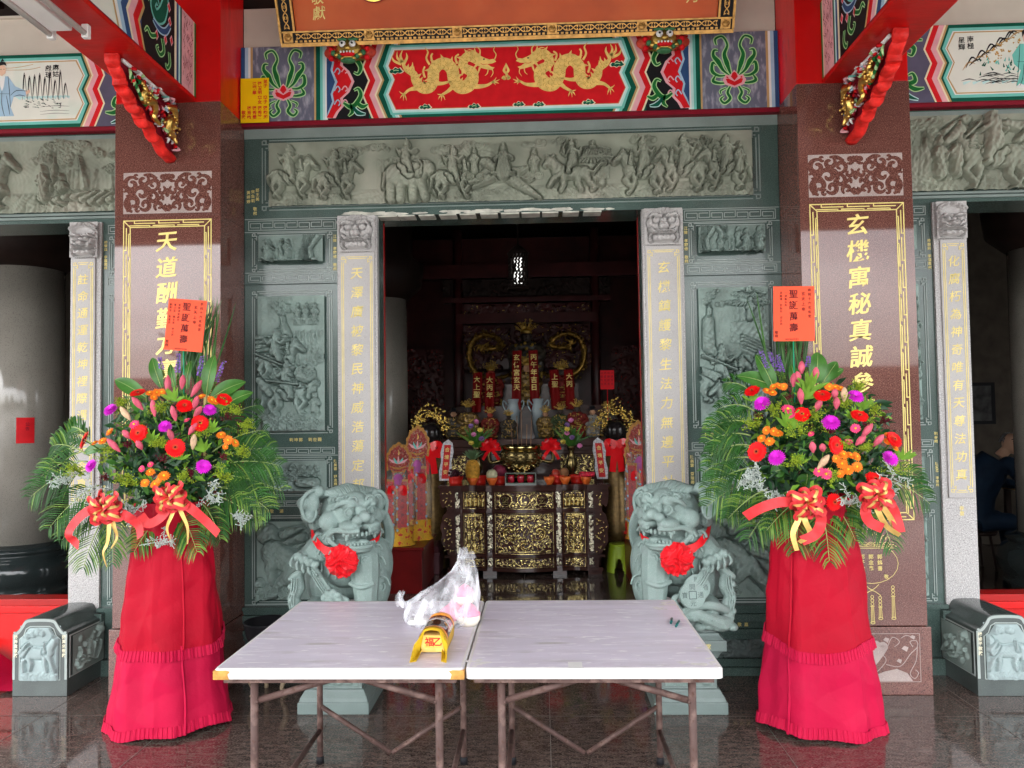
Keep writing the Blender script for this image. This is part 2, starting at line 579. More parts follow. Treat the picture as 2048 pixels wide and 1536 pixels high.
# ------------------------------------------------------------------ carving: height fields built from figures
class Relief:
	def __init__(s, w, h, res=0.005, g=0.014):
		s.w, s.h, s.r = w, h, res
		s.nx, s.ny = int(w / res) + 1, int(h / res) + 1
		s.g = g
		s.H = np.full((s.ny, s.nx), float(g))
		s.X, s.Y = np.meshgrid(np.linspace(0, w, s.nx), np.linspace(0, h, s.ny))

	def win(s, x0, x1, y0, y1):
		i0, i1 = max(0, int(x0 / s.r)), min(s.nx, int(x1 / s.r) + 2)
		j0, j1 = max(0, int(y0 / s.r)), min(s.ny, int(y1 / s.r) + 2)
		return slice(j0, j1), slice(i0, i1)

	def fig(s, caps, x, y, sc, flip=1, base=0.008, amp=0.02, groove=0.014, rot=0.0, tex=None):
		C = []
		cr, sr = cos(rot), sin(rot)
		for c in caps:
			x1, y1, r1, x2, y2, r2 = c[:6]
			q = lambda a, b: (x + sc * flip * (a * cr - b * sr), y + sc * (a * sr + b * cr))
			C.append((*q(x1, y1), r1 * sc, *q(x2, y2), r2 * sc, c[6] if len(c) > 6 else 1.0))
		xs = [c[0] for c in C] + [c[3] for c in C]
		ys = [c[1] for c in C] + [c[4] for c in C]
		rm = max(max(c[2], c[5]) for c in C) + groove
		W = s.win(min(xs) - rm, max(xs) + rm, min(ys) - rm, max(ys) + rm)
		X, Y = s.X[W], s.Y[W]
		if X.size == 0:
			return
		D = np.full(X.shape, 9.0)
		Hh = np.full(X.shape, -1.0)
		for (x1, y1, r1, x2, y2, r2, k) in C:
			dx, dy = x2 - x1, y2 - y1
			l2 = dx * dx + dy * dy + 1e-12
			t = np.clip(((X - x1) * dx + (Y - y1) * dy) / l2, 0, 1)
			d = np.hypot(X - x1 - t * dx, Y - y1 - t * dy)
			r = r1 + (r2 - r1) * t
			D = np.minimum(D, d - r)
			ins = d < r
			pr = np.sqrt(np.clip(1 - (d / np.maximum(r, 1e-6)) ** 2, 0, 1)) * k
			Hh = np.where(ins, np.maximum(Hh, pr), Hh)
		new = base + s.g + amp * Hh
		if tex is not None:
			new = new + tex((X - x) / sc * flip, (Y - y) / sc) * (Hh > 0)
		H = s.H[W]
		g = np.clip(D / groove, 0, 1)
		H = np.where(D > 0, H * (0.08 + 0.92 * g * g), H)
		H = np.where(Hh > 0, np.maximum(new, H * 0.5), H)
		s.H[W] = H

	def swirl(s, x, y, r, base=0.006, amp=0.014, turns=2.2, hand=1):
		W = s.win(x - r, x + r, y - r, y + r)
		X, Y = s.X[W] - x, s.Y[W] - y
		d = np.hypot(X, Y) / r
		a = np.arctan2(Y, X * hand)
		ph = d * turns * 2 * pi - a
		new = base + s.g + amp * np.sqrt(np.clip(1 - d ** 2, 0, 1)) * (0.62 + 0.38 * np.cos(ph))
		s.H[W] = np.where(d < 1, np.maximum(new, s.H[W] * 0.4), s.H[W])

	def cloud(s, x, y, w, n=5, r=0.03, rd=None):
		rd = rd or rng
		for i in range(n):
			t = (i + 0.5) / n - 0.5
			s.swirl(x + t * w + rd.uniform(-.01, .01), y + (0.25 - t * t) * r * 2 + rd.uniform(-.4, .4) * r, r * rd.uniform(0.7, 1.15), hand=rd.choice((-1, 1)))

	def ridges(s, x0, x1, y0, y1, amp=0.012, fx=18, fy=6, seed=0, ang=0.0):
		W = s.win(x0, x1, y0, y1)
		X, Y = s.X[W], s.Y[W]
		r = np.random.RandomState(seed)
		n = np.zeros(X.shape)
		for k in range(5):
			a, b = r.uniform(0.5, 2.2) * fx, r.uniform(0.5, 2.2) * fy
			n += np.sin(a * (X * cos(ang) - Y * sin(ang)) + r.uniform(0, 6) + 1.3 * np.sin(b * Y + r.uniform(0, 6) + 3 * X)) / (1 + k * 0.5)
		m = np.minimum(np.minimum((X - x0), (x1 - X)), np.minimum(Y - y0 + 0.02, y1 - Y))
		m = np.clip(m / 0.03, 0, 1)
		s.H[W] = np.maximum(s.H[W], s.g + (0.35 + 0.65 * np.abs(np.sin(n * 1.2))) * amp * m)

	def rect(s, x0, x1, y0, y1, h):
		W = s.win(x0, x1 - s.r, y0, y1 - s.r)
		s.H[W] = s.g + h

	def blur(s, k=1):
		for _ in range(k):
			H = s.H
			p = np.pad(H, 1, mode='edge')
			s.H = (p[1:-1, 1:-1] * 4 + p[:-2, 1:-1] + p[2:, 1:-1] + p[1:-1, :-2] + p[1:-1, 2:]) / 8

	def chisel(s, amp=.0035, f=150, seed=0):
		r = np.random.RandomState(seed)
		X, Y = s.X, s.Y
		w1 = np.sin(X * 21 + r.uniform(0, 6)) + np.sin(Y * 27 + r.uniform(0, 6))
		n = np.sin(f * X + 2.4 * w1 + 110 * s.H) * np.sin(f * .8 * Y + 2.0 * w1 + r.uniform(0, 6))
		s.H = s.H + amp * np.clip((s.H - s.g) / .012, 0, 1) * n

	def build(s, name, mat, fr, parent, a0, b0, gain=1.0, base=0.0, label=None):
		H = s.H * gain + base
		o, u, v, n = (np.array(q) for q in (fr.o, fr.u, fr.v, fr.n))
		P = o + np.einsum('ij,k->ijk', s.X + a0, u) + np.einsum('ij,k->ijk', s.Y + b0, v) + np.einsum('ij,k->ijk', H, n)
		org = ORG.get(parent.name, Vector((0, 0, 0)))
		P = P.reshape(-1, 3) - np.array(org)
		ny, nx = s.ny, s.nx
		I = np.arange(ny * nx).reshape(ny, nx)
		Q = np.stack([I[:-1, :-1], I[:-1, 1:], I[1:, 1:], I[1:, :-1]], -1).reshape(-1, 4)
		me = bpy.data.meshes.new(name)
		me.vertices.add(len(P))
		me.vertices.foreach_set('co', P.ravel())
		me.loops.add(Q.size)
		me.loops.foreach_set('vertex_index', Q.ravel().astype(np.int32))
		me.polygons.add(len(Q))
		me.polygons.foreach_set('loop_start', np.arange(0, Q.size, 4, dtype=np.int32))
		me.polygons.foreach_set('loop_total', np.full(len(Q), 4, dtype=np.int32))
		me.update(calc_edges=True)
		me.polygons.foreach_set('use_smooth', np.ones(len(Q), dtype=bool))
		me.materials.append(mat)
		ob = bpy.data.objects.new(name, me)
		COL.objects.link(ob)
		ORG[ob.name] = org
		ob.parent = parent
		if label:
			ob['label'] = label
		return ob

HORSE = [(-.32, .02, .17, .1, .0, .155), (.1, .0, .155, .3, .05, .16), (.3, .08, .13, .5, .38, .085), (.49, .42, .085, .7, .24, .05), (.5, .46, .03, .5, .55, .012),
		 (-.38, .1, .05, -.55, -.02, .045), (-.55, -.02, .045, -.58, -.3, .02)]
HLEG_RUN = [(-.33, -.05, .1, -.42, -.25, .055), (-.42, -.25, .055, -.3, -.48, .035), (-.3, -.48, .035, -.26, -.5, .045), (-.25, -.05, .09, -.2, -.28, .05), (-.2, -.28, .05, -.36, -.48, .033),
			(.3, -.02, .08, .45, -.2, .05), (.45, -.2, .05, .32, -.36, .035), (.22, -.05, .08, .25, -.28, .05), (.25, -.28, .05, .34, -.5, .033), (.34, -.5, .034, .39, -.51, .04)]
MANE = [(.36 - .01 * i, .16 + .05 * i, .035, .27 - .0 * i, .13 + .055 * i, .012) for i in range(7)]
RIDER = [(-.02, .12, .13, .0, .48, .1), (0, .48, .1, .02, .52, .11), (.03, .66, .085, .04, .68, .085), (.0, .5, .06, .2, .38, .045), (.2, .38, .045, .33, .48, .035),
		 (-.04, .5, .06, -.2, .36, .05), (-.2, .36, .045, -.28, .52, .035), (.02, .15, .11, .14, -.12, .07), (.14, -.12, .06, .12, -.22, .05), (.12, -.22, .04, .2, -.23, .03), (.03, .77, .05, .03, .82, .02)]
SADDLE = [(-.14, .08, .07, .16, .06, .07), (-.02, -.02, .12, .02, -.08, .1)]
ELEPH = [(-.3, .05, .26, .15, .08, .26), (.38, .22, .18, .42, .2, .17), (.52, .14, .09, .62, -.12, .065), (.62, -.12, .065, .6, -.35, .045), (.6, -.35, .045, .68, -.45, .03),
		 (-.42, -.1, .11, -.42, -.5, .1), (-.2, -.12, .1, -.2, -.5, .095), (.1, -.1, .11, .1, -.5, .1), (.27, -.1, .1, .38, -.48, .09), (-.55, .1, .03, -.6, -.25, .02), (.5, .05, .025, .62, .0, .012)]
ELEAR = [(.22, .26, .12, .2, .1, .13), (.2, .1, .1, .24, .0, .05)]
TIGER = [(-.35, .0, .15, .1, .03, .15), (.1, .03, .15, .28, .08, .15), (.28, .12, .12, .42, .26, .11), (.46, .3, .125, .5, .28, .11), (.56, .24, .06, .6, .22, .05),
		 (-.4, .05, .04, -.6, .0, .035), (-.6, 0, .035, -.75, .2, .03), (-.75, .2, .03, -.9, .22, .025),
		 (-.36, -.03, .1, -.5, -.24, .06), (-.5, -.24, .06, -.62, -.38, .045), (-.62, -.38, .05, -.56, -.42, .05), (-.2, -.05, .09, -.2, -.26, .055), (-.2, -.26, .05, -.28, -.42, .05),
		 (.25, -.02, .08, .42, -.16, .055), (.42, -.16, .05, .5, -.3, .05), (.18, -.04, .08, .15, -.28, .05), (.15, -.28, .05, .22, -.42, .055), (.42, .41, .03, .4, .44, .03), (.54, .41, .03, .56, .44, .03)]
STAND = [(0, -.5, .17, 0, -.1, .13), (0, -.1, .13, 0, .2, .12), (0, .4, .085, 0, .42, .085), (-.08, .2, .06, -.18, 0, .05), (-.18, 0, .05, -.06, -.08, .045), (.08, .2, .06, .2, .05, .05), (.2, .05, .05, .12, -.12, .045), (0, .5, .06, 0, .56, .03)]
CRANE = [(-.1, 0, .1, .15, .02, .1), (.2, .05, .06, .42, .1, .04), (.42, .1, .035, .52, -.02, .03), (.52, -.02, .03, .4, -.1, .03), (.4, -.1, .025, .3, -.08, .015),
		 (.0, .02, .09, -.3, .22, .06), (-.3, .22, .07, -.62, .28, .02), (.05, -.02, .09, .32, -.22, .07), (.32, -.22, .07, .6, -.42, .02), (-.15, 0, .07, -.6, -.12, .03), (-.15, -.02, .05, -.55, -.22, .02)]
ROBE = [(0, -.45, .26, .0, .0, .17), (0, 0, .17, 0, .18, .12), (0, .35, .09, 0, .37, .09), (-.05, .18, .07, -.28, -.02, .06), (.05, .18, .07, .28, .05, .05), (0, .46, .07, 0, .55, .02), (.2, -.5, .06, .38, -.52, .03), (-.2, -.5, .06, -.38, -.5, .03)]
DEERLEGS = HLEG_RUN
TIGSTRIPE = lambda a, b: -0.004 * (np.sin(a * 42 + b * 9) > 0.45)
SPOTS = lambda a, b: -0.004 * ((np.sin(a * 38) * np.sin(b * 38)) > 0.45)
FOLD = lambda a, b: 0.003 * np.sin(a * 60 + b * 14)
FEATHER = lambda a, b: 0.003 * np.sin((a - b) * 70)
SCALE = lambda a, b: 0.0025 * np.sin(a * 80) * np.sin(b * 80)

def mount(r, x, y, s, flip=1, beast='horse', rider=True, base=0.012):
	kind = {'horse': (HORSE, None), 'deer': (HORSE, SPOTS), 'leopard': (HORSE, SPOTS), 'qilin': (HORSE, SCALE)}.get(beast)
	if beast == 'elephant':
		r.fig(ELEPH, x, y, s, flip, base, 0.026)
		r.fig(ELEAR, x, y, s, flip, base + 0.018, 0.012, 0.008, tex=lambda a, b: 0.002 * np.sin(np.arctan2(b - .2, a - .3) * 16))
		r.fig(SADDLE, x, y + .16 * s, s * 1.2, flip, base + 0.016, 0.012, 0.008)
		if rider:
			r.fig(RIDER, x - 0.05 * s * flip, y + .28 * s, s * 0.72, flip, base + 0.016, 0.022, 0.01, tex=FOLD)
		return
	if beast == 'tiger':
		r.fig(TIGER, x, y, s, flip, base, 0.024, tex=TIGSTRIPE)
	else:
		r.fig(HORSE + HLEG_RUN, x, y, s, flip, base, 0.024, tex=kind[1])
		r.fig(MANE, x, y, s, flip, base + 0.014, 0.010, 0.006)
		if beast == 'deer':
			r.fig([(.5, .5, .02, .45, .68, .016), (.45, .68, .016, .52, .8, .012), (.46, .62, .016, .36, .72, .012), (.52, .5, .02, .62, .7, .014), (.62, .7, .012, .58, .82, .01)], x, y, s, flip, base + .004, .01, .006)
	if rider:
		r.fig(SADDLE, x, y, s, flip, base + 0.014, 0.01, 0.007, tex=FOLD)
		r.fig(RIDER, x, y + .1 * s, s * 0.85, flip, base + 0.016, 0.024, 0.01, tex=FOLD)

def tree(r, x, y, h, lean=0.2, seed=0, clumps=6):
	rd = random.Random(seed)
	pts = [(x + lean * h * t + 0.05 * h * sin(t * 5 + seed), y + h * t) for t in (0, .3, .6, .85)]
	r.fig([(pts[i][0], pts[i][1], .05 * h + .012 - .01 * i, pts[i + 1][0], pts[i + 1][1], .045 * h + .008 - .008 * i) for i in range(3)], 0, 0, 1, 1, 0.006, 0.02, tex=lambda a, b: 0.0025 * np.sin(a * 300 + b * 60))
	for i in range(clumps):
		cx, cy = pts[-1][0] + rd.uniform(-.42, .42) * h, pts[-1][1] + rd.uniform(-.15, .28) * h
		for k in range(7):
			r.swirl(cx + rd.uniform(-.1, .1) * h, cy + rd.uniform(-.05, .06) * h, rd.uniform(.05, .085) * h, 0.012, 0.014, 1.5, rd.choice((-1, 1)))

def pagoda(r, x, y, w, h):
	r.rect(x - w * .4, x + w * .4, y, y + h * .45, 0.014)
	for i in range(5):
		a = x - w * .34 + i * w * .15
		r.rect(a, a + w * .05, y, y + h * .42, 0.02)
	for k, (yy, ww) in enumerate(((.45, .62), (.72, .42))):
		n = 14
		for i in range(n):
			t = i / (n - 1) * 2 - 1
			r.fig([(t * ww * w, (yy + .04 + .1 * t * t) * h, .022 * h + .004, t * ww * w * .35, (yy + .24) * h, .018 * h + .003)], x, y, 1, 1, 0.014, 0.009, 0.003)
		if k == 0:
			r.rect(x - w * .26, x + w * .26, y + h * .62, y + h * .74, 0.014)
	r.fig([(-.05 * w, .95 * h, .03 * h, .05 * w, .95 * h, .03 * h), (0, .95 * h, .04 * h, 0, 1.08 * h, .01)], x, y, 1, 1, 0.012, 0.012)

def drape(r, x, y, w, h, flip=1):
	for i in range(7):
		t = i / 6
		r.fig([(t * w * .9, h, .012 + .03 * w, (t * .35) * w, h * .45, .01 + .02 * w), ((t * .35) * w, h * .45, .01 + .02 * w, (.05 + t * .4) * w, 0, .012 + .02 * w)], x, y, 1, flip, 0.01, 0.012, 0.004)

def key_frame(mb, fr, a0, a1, b0, b1, t=0.005, w=0.003, mi=0, k=0.03, second=0.016):
	"""engraved double line with square knots in the corners"""
	for (x0, x1, y0, y1) in ((a0 + k, a1 - k, b1 - t, b1), (a0 + k, a1 - k, b0, b0 + t), (a0, a0 + t, b0 + k, b1 - k), (a1 - t, a1, b0 + k, b1 - k)):
		mb.fbox(fr, x0, x1, y0, y1, 0, w, mi)
	e = second
	for (x0, x1, y0, y1) in ((a0 + k + e, a1 - k - e, b1 - t - e, b1 - e), (a0 + k + e, a1 - k - e, b0 + e, b0 + t + e), (a0 + e, a0 + t + e, b0 + k + e, b1 - k - e), (a1 - t - e, a1 - e, b0 + k + e, b1 - k - e)):
		mb.fbox(fr, x0, x1, y0, y1, 0, w, mi)
	for sx, cx in ((1, a0), (-1, a1)):
		for sy, cy in ((1, b0), (-1, b1)):
			def bar(p, q, r_, s_):
				x0, x1 = sorted((cx + sx * p, cx + sx * q))
				y0, y1 = sorted((cy + sy * r_, cy + sy * s_))
				mb.fbox(fr, x0, x1, y0, y1, 0, w * 1.15, mi)
			bar(0, k, k * .5, k * .5 + t)
			bar(k * .5, k * .5 + t, 0, k * .5)
			bar(0, t, k * .1, k * .5)
			bar(t, k * .5, 0, t)
			bar(k - t, k, k * .5 + t, k + e)
			bar(k * .5, k, k * 1.0, k * 1.0 + t)

def meander(mb, fr, a0, a1, b0, b1, n, t=0.004, w=0.003, mi=0):
	h = b1 - b0
	for (x0, x1, y0, y1) in ((a0, a1, b1 - t, b1), (a0, a1, b0, b0 + t), (a0, a0 + t, b0, b1), (a1 - t, a1, b0, b1)):
		mb.fbox(fr, x0, x1, y0, y1, 0, w, mi)
	L = (a1 - a0 - 4 * t) / n
	for i in range(n):
		x = a0 + 2 * t + i * L
		up = i % 2 == 0
		q = lambda y: y if up else h - y
		def bar(x0, x1, y0, y1):
			y0, y1 = sorted((q(y0), q(y1)))
			mb.fbox(fr, x0, x1, b0 + y0, b0 + y1, 0, w * .9, mi)
		bar(x + t, x + L - 2 * t, h * .72 - t / 2, h * .72 + t / 2)
		bar(x + t, x + 2 * t, h * .28, h * .72)
		bar(x + 2 * t, x + L * .8, h * .28 - t / 2, h * .28 + t / 2)
		bar(x + L - 2.0 * t, x + L - t, h * .1, h * .72)

# ------------------------------------------------------------------ lintel with the long frieze
lint = thing('carved_lintel', (0, WY, 2.965), 'long green stone lintel carved with riders on beasts above the main doorway', 'lintel')
FW = Fr((0, WY, 0))
mb = MB()
mb.box(-1.749, 1.749, WY, 5.28, 2.965, 3.59)
mb.build('slab', M['green'], lint)
mb = MB()
key_frame(mb, FW, -1.632, 1.632, 3.015, 3.487, 0.007, 0.004, 0, 0.05, 0.02)
mb.box(-1.749, 1.749, WY - 0.006, WY, 3.497, 3.588)
mb.build('frame_line', M['greenhone'], lint)
r = Relief(3.156, 0.425, 0.0036)
r.ridges(0, 3.156, -0.02, 0.1, 0.014, 30, 20, 5)
for i in range(46):
	r.swirl(U(0.02, 3.13), U(0.005, 0.07), U(.014, .034), hand=rng.choice((-1, 1)))
for x in (0.55, 0.72, 1.16, 1.35, 1.75, 1.95, 2.45, 2.75):
	r.cloud(x, U(.34, .385), .16, 5, .024)
tree(r, 0.5, 0.07, 0.24, .3, 1)
tree(r, 0.98, 0.05, 0.25, -.35, 4, 7)
tree(r, 2.18, 0.1, 0.2, .25, 9, 5)
tree(r, 2.92, 0.1, 0.22, -.3, 8, 6)
r.ridges(.72, 1.05, .05, .3, .014, 60, 10, 9)
r.ridges(1.1, 1.5, .2, .38, .012, 26, 12, 2, .8)
pagoda(r, 2.13, .13, .26, .22)
mount(r, .14, .19, .26, 1, 'qilin')
mount(r, .44, .17, .24, 1, 'deer')
mount(r, .93, .17, .28, 1, 'elephant')
mount(r, 1.22, .16, .25, 1, 'qilin')
r.fig(CRANE, 1.56, .17, .38, 1, .012, .022, tex=FEATHER)
r.fig(ROBE, 1.55, .27, .19, 1, .02, .026, tex=FOLD)
r.fig(STAND, 1.36, .27, .14, 1, .012, .02, tex=FOLD)
r.fig(STAND, 1.75, .25, .15, 1, .012, .02, tex=FOLD)
for k in (1.33, 1.4, 1.72, 1.78):
	r.swirl(k, .16, .03)
mount(r, 1.98, .17, .26, -1, 'tiger', False)
r.fig(RIDER, 2.0, .22, .2, -1, .024, .024, tex=FOLD)
r.fig([(-.26, .42, .03, -.3, .6, .025), (-.3, .6, .025, -.18, .75, .02)], 2.0, .22, .2, 1, .02, .012)
mount(r, 2.46, .17, .27, -1, 'leopard')
mount(r, 2.72, .18, .27, -1, 'horse')
mount(r, 2.99, .18, .26, -1, 'deer')
r.fig(STAND, 3.07, .25, .16, -1, .014, .022, tex=FOLD)
r.chisel()
r.build('relief_carving', M['reliefwarm'], FW, lint, -1.578, 3.036, 1.35, 0.004)
mb = MB()
for st, x, z in (('郎王美', -1.662, 3.155), ('來負莉', -1.692, 3.145), ('黃婷婷', -1.722, 3.14), ('敬獻', -1.678, 3.03)):
	mb.text(FW, st, x, z, 0.026, 0.0015, 0, pitch=1.15)
mb.build('inscription', M['palegold'], lint)
mb = MB()
rd = random.Random(5)
for i in range(40):
	x = rd.uniform(-1.02, .66)
	if rd.random() < .35:
		x = rd.choice((-.75, -.2, .2)) + rd.gauss(0, .18)
	z = 2.972 + abs(rd.gauss(0, .009))
	L, hh = rd.uniform(.02, .10), rd.uniform(.004, .013)
	pts = [(x + L * cos(a) * rd.uniform(.7, 1.15), z + hh * sin(a) * rd.uniform(.6, 1.2)) for a in np.linspace(0, 2 * pi, 11)[:-1]]
	pts = [(a, max(b, 2.966)) for a, b in pts]
	mb.poly(FW, pts, 0.0012 + .00005 * i)
for i in range(11):
	a = -.86 + .135 * i
	mb.box(a, a + rd.uniform(.10, .13), WY - .006, WY + .1, 2.955, 2.9645)
mb.build('glue_residue', mk('dried_white_glue', (.50, .50, .44), .8, var=.3, scale=14), lint)

# ------------------------------------------------------------------ carved walls either side of the doorway
def wall(s):
	side = 'left' if s < 0 else 'right'
	w = thing('carved_wall', (s * 1.44, WY, 0), 'green stone wall of carved panels, %s' % ('by the column lettered 天道酬勤' if s < 0 else 'by the column lettered 玄機寓秘'), 'wall', 'carved green walls beside the doorway')
	X = lambda x: s * x          # x measured from the axis outwards
	mb = MB()
	a, b = sorted((X(1.128), X(1.749)))
	mb.box(a, b, WY, 5.28, 0.43, 2.965)
	mb.box(a, b, WY - 0.02, 5.28, 2.525, 2.532)
	mb.build('slab', M['green'], w, bevel=0)
	mb = MB()
	A = lambda x0, x1: sorted((X(x0), X(x1)))
	meander(mb, FW, *A(1.138, 1.723), 2.885, 2.95, 7)
	meander(mb, FW, *A(1.147, 1.723), 2.54, 2.593, 7)
	meander(mb, FW, *A(1.153, 1.724), 1.406, 1.452, 7)
	meander(mb, FW, *A(1.16, 1.724), 1.069, 1.107, 7)
	key_frame(mb, FW, *A(1.163, 1.698), 2.609, 2.867, .005, .004, 0, .034, .014)
	key_frame(mb, FW, *A(1.166, 1.698), 1.543, 2.481, .005, .004, 0, .034, .014)
	key_frame(mb, FW, *A(1.172, 1.70), 1.145, 1.39, .005, .004, 0, .034, .014)
	key_frame(mb, FW, *A(1.172, 1.70), .44, 1.012, .005, .004, 0, .034, .014)
	for z in (2.873, 2.603, 1.399, 1.137, .436, 2.96):
		mb.fbox(FW, *A(1.13, 1.747), z - .002, z + .002, 0, .0025)
	mb.build('frame_line', M['line'], w)
	lo = lambda x0, x1: min(X(x0), X(x1))
	r = Relief(.427, .175, .0035)
	r.ridges(0, .427, .0, .17, .004, 20, 8, 5 + s)
	r.rect(0.02, .4, 0.0, .012, .03)
	if s < 0:
		r.fig(ROBE, .07, .08, .12, 1, .012, .024, .008, tex=FOLD)
		r.fig(STAND, .16, .09, .1, 1, .01, .02, .008, tex=FOLD)
		r.fig(STAND, .2, .085, .1, -1, .012, .02, .008, tex=FOLD)
		r.rect(.15, .2, .01, .035, .02)
		r.rect(.295, .31, .01, .16, .025)
		drape(r, .31, .02, .1, .14)
		r.ridges(.22, .3, .01, .1, .012, 40, 20, 2)
	else:
		drape(r, .02, .02, .09, .14)
		r.rect(.19, .196, .01, .1, .02)
		r.rect(.215, .221, .01, .1, .02)
		r.rect(.19, .221, .05, .058, .02)
		r.rect(.19, .221, .09, .1, .02)
		r.fig(STAND, .14, .07, .09, 1, .01, .02, .008, tex=FOLD)
		r.fig(STAND, .25, .1, .1, 1, .01, .02, .008, tex=FOLD)
		r.fig(ROBE, .3, .08, .12, 1, .012, .022, .008, tex=FOLD)
		r.fig(STAND, .385, .085, .13, -1, .016, .026, .01, tex=FOLD)
		drape(r, .17, .09, .06, .07, -1)
	r.chisel()
	r.build('relief_carving', M['relief'], FW, w, lo(1.219, 1.646), 2.667, 1.8, .004)
	r = Relief(.442, .88, .004)
	r.ridges(0, .442, 0, .88, .004, 12, 8, 11 + s)
	if s < 0:
		tree(r, .2, .62, .2, -.25, 3, 8)
		r.ridges(.0, .16, .3, .62, .012, 22, 7, 6, .5)
		r.ridges(.24, .44, .45, .66, .02, 55, 6, 4)
		for k in range(3):
			r.fig(STAND, .27 + .055 * k, .77, .1, 1, .012, .016, .006, tex=FOLD)
		for k in range(12):
			r.rect(.245 + k * .013, .25 + k * .013, .69, .72, .016)
		r.rect(.24, .4, .72, .728, .02)
		for k in range(4):
			r.fig([(-.02, .60 - .03 * k, .02, .18, .61 - .02 * k, .012)], 0.02, 0, 1, 1, .012, .014, .005)
		mount(r, .13, .46, .25, 1, 'horse')
		r.fig([(0, .5, .008, .24, .4, .007), (.24, .4, .02, .29, .39, .004)], 0, 0, 1, 1, .03, .012, .006)
		mount(r, .2, .24, .27, 1, 'horse')
		r.fig([(0, .335, .007, .28, .3, .006)], 0, 0, 1, 1, .034, .012, .006)
		r.fig([(.02, .33, .02, .06, .28, .03), (.06, .28, .03, .09, .24, .02)], 0, 0, 1, 1, .02, .014)
		r.fig(STAND, .36, .3, .16, -1, .014, .024, .01, tex=FOLD)
		r.fig(STAND, .38, .17, .13, -1, .014, .024, .01, tex=FOLD)
		r.fig([(.3, .37, .05, .33, .36, .05)], 0, 0, 1, 1, .016, .02, tex=SCALE)
		r.ridges(.02, .42, .0, .1, .024, 22, 16, 8)
		for k in range(16):
			r.swirl(U(.03, .4), U(.02, .1), U(.015, .035))
		for k in range(14):
			r.swirl(U(.3, .43), U(.36, .48), U(.012, .022))
	else:
		tree(r, .07, .62, .2, -.1, 5, 5)
		pagoda(r, .32, .66, .24, .2)
		for i in range(7):
			for k in range(8):
				r.rect(.2 + k * .028 + (i % 2) * .012, .226 + k * .028 + (i % 2) * .012, .52 + i * .019, .537 + i * .019, .012)
		r.fig(STAND, .32, .74, .12, 1, .018, .02, .008, tex=FOLD)
		r.fig([(.03, .66, .03, .03, .5, .035), (.03, .5, .03, .08, .42, .03)], .03, 0, 1, 1, .012, .016, tex=FOLD)
		for k in range(5):
			r.fig([(.0, .56 - .022 * k, .012, .16, .48 - .02 * k, .014)], .27, 0, 1, 1, .012, .014, .005)
		r.ridges(.16, .34, .32, .5, .012, 24, 7, 3, .7)
		mount(r, .13, .29, .27, 1, 'horse')
		r.fig([(.02, .44, .008, .42, .26, .007), (.0, .35, .02, .1, .3, .03)], 0, 0, 1, 1, .032, .012, .006)
		mount(r, .25, .13, .28, -1, 'horse')
		r.fig(STAND, .36, .36, .16, -1, .014, .022, .01, tex=FOLD)
		r.fig(STAND, .38, .18, .15, -1, .014, .022, .01, tex=FOLD)
		r.ridges(.02, .42, .0, .08, .022, 22, 16, 8)
		for k in range(16):
			r.swirl(U(.03, .4), U(.02, .1), U(.015, .035))
	r.chisel()
	r.build('relief_carving', M['relief'], FW, w, lo(1.211, 1.653), 1.563, 1.6, .004)
	r = Relief(.44, .2, .004)
	r.ridges(0, .44, 0, .2, .003, 12, 8, 21)
	r.rect(.03, .41, .01, .03, .03)
	r.rect(.11, .24, .03, .075, .026)
	r.fig([(.27, .06, .03, .36, .055, .028)], 0, 0, 1, 1, .012, .022)
	for k in range(26):
		r.swirl(U(.05, .4), .09 + abs(U(-.06, .08)), U(.016, .034), .01, .02, 2.5)
	r.chisel()
	r.build('relief_carving', M['relief'], FW, w, lo(1.2, 1.64), 1.168, 1.7, .004)
	r = Relief(.46, .5, .004)
	r.ridges(0, .46, 0, .5, .004, 14, 10, 31)
	r.cloud(.3, .43, .2, 7, .03)
	r.fig([(.05, .42, .06, .12, .36, .055), (.12, .36, .05, .2, .4, .045), (.2, .4, .045, .28, .4, .03)], .02, 0, 1, 1, .014, .026, tex=SCALE)
	r.fig([(.1, .3, .08, .18, .26, .075), (.18, .26, .07, .24, .2, .06), (.14, .3, .05, .08, .2, .035), (.08, .2, .035, .1, .12, .03), (.24, .2, .06, .16, .12, .04), (.16, .12, .04, .09, .04, .03),
		   (.09, .04, .03, .05, .035, .03), (.26, .22, .05, .34, .12, .04), (.34, .12, .035, .4, .04, .03), (.3, .3, .04, .4, .26, .03)], .02, 0, 1, 1, .016, .028, tex=FOLD)
	r.fig([(.18, .42, .03, .3, .46, .012), (.02, .1, .03, .02, .02, .03)], 0, 0, 1, 1, .012, .016)
	for k in range(12):
		r.swirl(U(.03, .44), U(.02, .07), U(.02, .035))
	r.chisel()
	r.build('relief_carving', M['relief'], FW, w, lo(1.2, 1.66), .476, 1.6, .004)
	mb = MB()
	for (z0, z1, d) in ((.405, .43, .05), (.378, .405, .035), (.327, .378, .055), (.282, .327, .02), (.25, .282, .055), (.217, .25, .04), (.1, .217, .012), (.052, .1, .05), (0, .052, .075)):
		mb.box(a, b, WY - d, 5.28, z0, z1)
	mb.build('base', M['green'], w, bevel=.004)
	r = Relief(.5, .112, .004)
	r.rect(0, .5, 0, .11, .002)
	r.fig([(-.1, .02, .03, .1, .02, .03)] + [(0, .02, .012, .11 * cos(q), .02 + .075 * sin(q), .016) for q in np.linspace(.3, 2.84, 8)], .25, .01, 1, 1, .006, .016, .006)
	for k in range(14):
		r.swirl(U(.02, .48), U(.02, .09), U(.016, .03))
	r.chisel()
	r.build('relief_carving', M['reliefdark'], Fr((0, WY - .012, 0)), w, lo(1.18, 1.68), .103, 1.1, .003)
	mb = MB()
